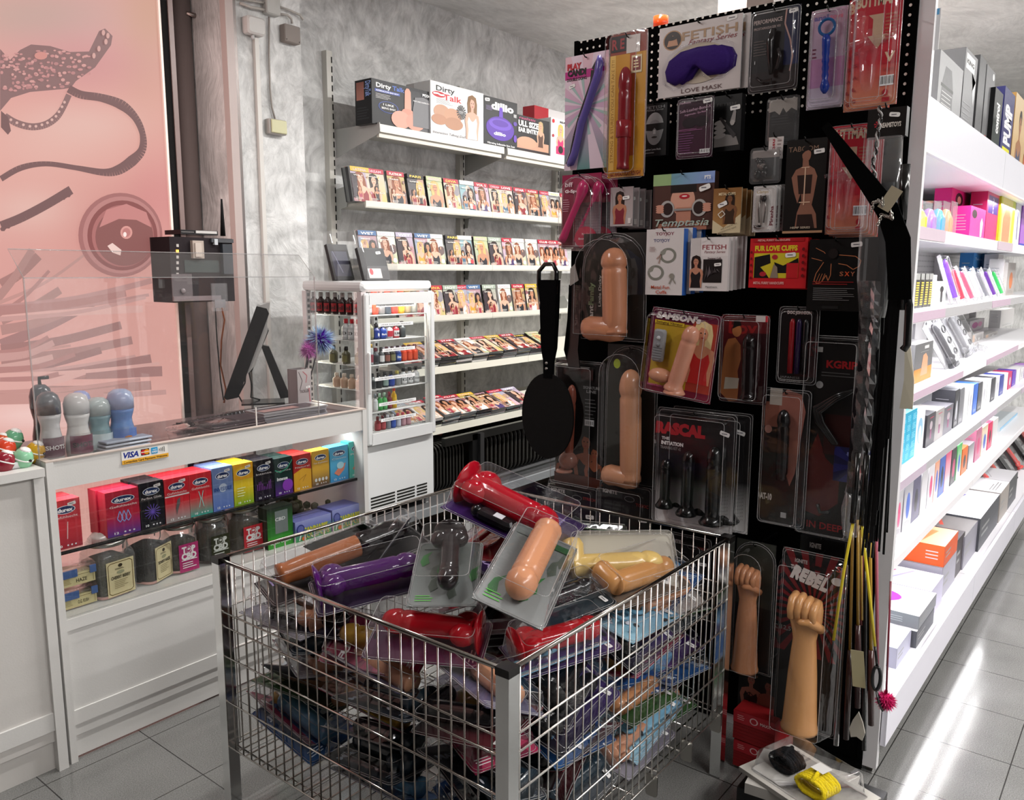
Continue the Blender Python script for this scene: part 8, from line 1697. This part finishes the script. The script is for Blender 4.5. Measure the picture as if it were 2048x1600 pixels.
# shelf 4
g4='cartons on the fourth white shelf'
gb('turquoise carton covered in pale small print','r4',1796,1827,828,918,.66,lambda d:(d.rect(0,0,1,1,'#1fa8cc'),[d.lines(.08+.3*a,.05+.19*b_,.3+.3*a,.18+.19*b_,4,'#8fdcec',.4) for a in range(3) for b_ in range(5)]),'#1fa8cc',.03,group=g4)
gb('white carton with a pale blue curved product beside the turquoise one','r4',1828,1844,822,905,.665,lambda d:(d.rect(0,0,1,1,'#eef2f6'),d.ell(.5,.5,.3,.3,'#8fbcd8'),d.ell(.5,.42,.18,.2,'#dcebf4')),'#eef2f6',group=g4)
for q,(l,r,t_,b_,c) in enumerate(((1850,1866,830,898,'#3c3a40'),(1867,1883,822,888,'#a09c9a'),(1884,1901,815,880,'#6a6870'))):
    gb('grey boxed massager, %s of the three left on the fourth shelf'%nth(q),'r4',l,r,t_,b_,.66,lambda d,c=c:(d.rect(0,0,1,1,c),d.ell(.5,.62,.16,.14,'#b8a8b0'),d.rect(.42,.2,.58,.5,'#8a3a6a'),d.lines(.3,.84,.8,.9,1,'#c03a5a')),c,.10,group=g4)
cols=['#3a3a40','#77777c','#e8e8ea','#f0f0f2','#2a6ad0','#4a4a50','#f2f2f4','#f2f2f4','#30303a','#e6e6ea','#2a3a9a','#f2f2f4','#d02a6a','#6a3ac0','#f2f2f4','#e8e8ea','#c8b8d8','#b06ad0','#8a8a8e']
xq=1907
for q,c in enumerate(cols):
    wq=9.5-q*.12; t_=782-q*2.9; b_=838-q*3.6
    gb('slim %s carton, %s in the row on the fourth shelf'%({'#e':'pale','#f':'white','#3':'dark','#4':'dark','#2':'blue','#7':'grey','#d':'pink','#6':'violet','#c':'lilac','#b':'purple','#8':'grey'}[c[:2]],nth(q)),'r4',xq,xq+wq-1.5,t_,b_,.66,plain(c,c,None,'#9a9aa4' if c>'#9' else '#ddd',None if q%3 else '#c8c8d0'),c,.09,group=g4); xq+=wq
# shelf 5
g5='goods on the fifth white shelf'
spec=[(1790,1802,980,1050,'#b8b6ba'),(1806,1822,960,1030,'#9a98a2'),(1824,1838,955,1010,'#5a5670'),(1841,1852,945,1000,'#c8c6ca'),(1855,1866,930,985,'#dcdadf'),(1868,1876,918,972,'#e89a6a'),(1878,1888,912,962,'#4a6ab8'),(1889,1899,905,958,'#e04a7a'),(1901,1910,900,950,'#3c3a3c'),(1912,1920,892,945,'#5ac06a'),(1922,1932,898,940,'#e0702a'),(1936,1946,890,920,'#8a8a90'),(1950,1960,860,905,'#c87a98'),(1962,1972,855,900,'#e8d8b8'),(1974,1981,848,895,'#e02a60'),(1983,1992,842,888,'#d8d4d4')]
nm=['grey','lilac grey','violet grey','pale grey','white','peach','blue','pink','charcoal','green','orange','mid grey','rose','cream','crimson','light grey']
for q,(l,r,t_,b_,c) in enumerate(spec):
    gb('%s pack, %s from the left on the fifth shelf'%(nm[q],nth(q)),'r5',l,r,t_,b_,.67,plain(c,'#e0dee2' if q%2 else c,None,'#777',['#d04a7a','#4a6ac0','#2a2a2c',None][q%4]),c,.06,group=g5)
gb('clear tray with bright blue items at the right of the fifth shelf','r5',1998,2030,868,878,.70,plain('#5ab0e0','#c8d4dc'),'#cfd8de',.12,group=g5)
# base tray: boxes lying flat
gB='boxes lying on the base shelf'
def fb(label,l,b,r,h_,dep,top,side,z=None,y=.66,name='flat_carton'):
    zz=z if z is not None else ZS['base']; A=oY(l,b,y); B=oY(r,b,y); w_=B.x-A.x
    t=thing(name,label,'carton',((A.x+B.x)/2,y,zz),group=gB); m=MB(); m.box(-w_/2,w_/2,0,dep,0,h_,side,'print'); m.build('carton',t)
    d=D(w_,h_,-.0005); d.rect(0,0,1,1,side); d.lines(.1,.3,.5,.7,2,'#999',.4); d.build('front_print',t)
    d=D(w_,dep,0); top(d); o=d.build('top_print',t); o.matrix_basis=Matrix.Translation((0,0,h_+.0004))@Matrix(((1,0,0,0),(0,0,1,0),(0,-1,0,0),(0,0,0,1))); return t
sw=lambda bg,c:(lambda d:(d.rect(0,0,1,1,bg),d.ell(.5,.55,.25,.3,c,20),d.ell(.55,.6,.15,.18,bg,18),d.line([(.1,.3),(.4,.5)],.08,c)))
def fb2(label,p1,p2,h_,dep,top,side,z=None,dx=0,name='flat_carton',wv=None):
    zz=ZS['base'] if z is None else z; A=oZ(*p1,ZS['base']); B=oZ(*p2,ZS['base']); w_=wv or max(.06,B.x-A.x); y=A.y
    t=thing(name,label,'carton',(A.x+w_/2+dx,y,zz),group=gB); m=MB(); m.box(-w_/2,w_/2,0,dep,0,h_,side,'print'); m.build('carton',t)
    d=D(w_,h_,-.0005); d.rect(0,0,1,1,side); d.lines(.1,.3,.5,.7,2,'#999',.4); d.build('front_print',t)
    s=D(dep,h_,0); s.rect(0,0,1,1,side); s.lines(.55,.25,.9,.75,3,'#c9c9cf',.3); q=s.build('side_print',t); q.rotation_euler=(0,0,-math.pi/2); q.location=(-w_/2-.0004,dep/2,0)
    d=D(w_,dep,0); top(d); o=d.build('top_print',t); o.matrix_basis=Matrix.Translation((0,0,h_+.0004))@Matrix(((1,0,0,0),(0,0,1,0),(0,-1,0,0),(0,0,0,1))); return t
fb2('pale mint box with a red stroke, nearest on the base shelf',(1791,1338),(1815,1296),.075,.30,lambda d:(d.rect(0,0,1,1,'#cfe6ea'),d.line([(.1,.7),(.8,.4)],.12,'#d87a90')),'#b8b8cc')
fb2('lower white box with a violet ring, second on the base shelf',(1831,1297),(1862,1245),.065,.40,sw('#eceaf2','#8a3ad0'),'#5a5c62')
fb2('upper white box with a violet ring, stacked on the second',(1831,1297),(1862,1245),.05,.38,sw('#f0eef4','#9a3ad8'),'#8a8c92',z=.2952,dx=.02)
fb2('white box with pink and violet stripes, third on the base shelf',(1858,1240),(1880,1205),.12,.36,lambda d:(d.rect(0,0,1,1,'#f2f0f6'),d.line([(.1,.7),(.8,.5)],.10,'#c0408a'),d.line([(.2,.5),(.9,.3)],.06,'#9a9ad0')),'#c8c4dc')
fb2('grey topped box under the orange one on the base shelf',(1880,1200),(1906,1160),.14,.36,lambda d:(d.rect(0,0,1,1,'#77757a'),d.line([(.1,.6),(.7,.5)],.08,'#c04a8a')),'#a8a6b4')
fb2('bright orange carton with a barcode on top of the grey box',(1881,1198),(1906,1160),.09,.16,lambda d:(d.rect(0,0,1,1,'#f0a080'),d.line([(.1,.7),(.8,.5)],.10,'#e07040')),'#dd5a24',z=.3690,dx=.0)
fb2('dark open box right of the orange carton',(1908,1158),(1922,1136),.18,.2,plain('#3a3238'),'#3a3438')
fb2('grey box with a glossy red ribbon picture on the base shelf',(1924,1140),(1950,1100),.16,.42,lambda d:(d.rect(0,0,1,1,'#7a7676'),d.line([(.2,.4),(.6,.6),(.8,.4),(.4,.3)],.05,'#c04a3a')),'#9a98a4')
fb2('long white box with a violet wand picture, charcoal sides',(1955,1104),(1992,1048),.17,.44,lambda d:(d.rect(0,0,1,1,'#e0dee8'),d.line([(.1,.6),(.8,.4)],.12,'#6a5ac0')),'#4c4e54')
fb2('white and grey box further along the base shelf',(1996,1046),(2012,1020),.17,.44,plain('#eceaee','#e0dee2'),'#a8a09a')
fb2('charcoal sided box at the end of the first base tray',(2014,1020),(2030,996),.17,.44,lambda d:(d.rect(0,0,1,1,'#cfcdd2'),d.line([(.1,.5),(.7,.4)],.1,'#5a5a66')),'#55565a')
for q in range(6):
    tilted('red and black clear pack, %s leaning on the far base tray'%nth(q),'base',2005+q*10,985-q*8,.09,.26,'#2a2628',['#d0302c','#e04a3a','#2a2a2c','#d83a34','#3a3a3c','#c83030'][q],-.5,gB,y=.66+.015*q,lean=-.5,kind='cup',i=30+q)
gb('black carton with an orange bar standing on the far base tray','base',2014,2038,925,985,.80,lambda d:(d.rect(0,0,1,1,'#2c2a2a'),d.rect(.1,.2,.3,.6,'#e0902a')),'#3a3838',.1)
# things on top of the shelving seen above the board
p=oX(1322,28,3.0); m=MB(); m.lathe([(.024,0),(.024,.16),(.029,.165),(.029,.20),(.022,.20)],p.x,p.y,p.z-.21+.0,'#e0481c','gloss',18)
o=m.build('orange_tube'); tag(o,'orange tube standing on top of the shelving behind the board','tube')
m=MB(); m.box(2.9,3.1,p.y-.1,p.y+.1,2.13,p.z-.21,'#c9c6c4','white_metal'); tag(m.build('display_riser'),'pale riser on top of the shelving hidden behind the board','riser')
ya,yb_=oX(1435,30,3.6).y,oX(1493,20,3.6).y
m=MB(); m.box(3.6,3.9,yb_,ya,2.13,CZ,'#85766f','matte'); struct('wall_pillar',m,'pinkish square pillar rising behind the board')
m=MB(); m.bbox(-.01,.01,-.02,.02,0,.09,'#dcdcdc','print',.002); 
for (px,py,lab,c) in ((1838,70,'white price holder with letter k at the top right board edge','#e2e2e4'),(1862,60,'pale price holder right of the one with a letter','#d0d0d2')):
    p=oX(px,py,2.63); d=D(.035,.11,0,c); 
    if px==1838: d.text('k',.5,.45,.35,'#1a1a3a',.4,.03)
    d.rect(.1,.85,.9,1,'#5a9ac8'); o=pack('price_holder',lab,'price holder',d,.035,.11,(p.x+(.0 if px<1850 else .02),p.y,p.z-.05),RX,.003,c)
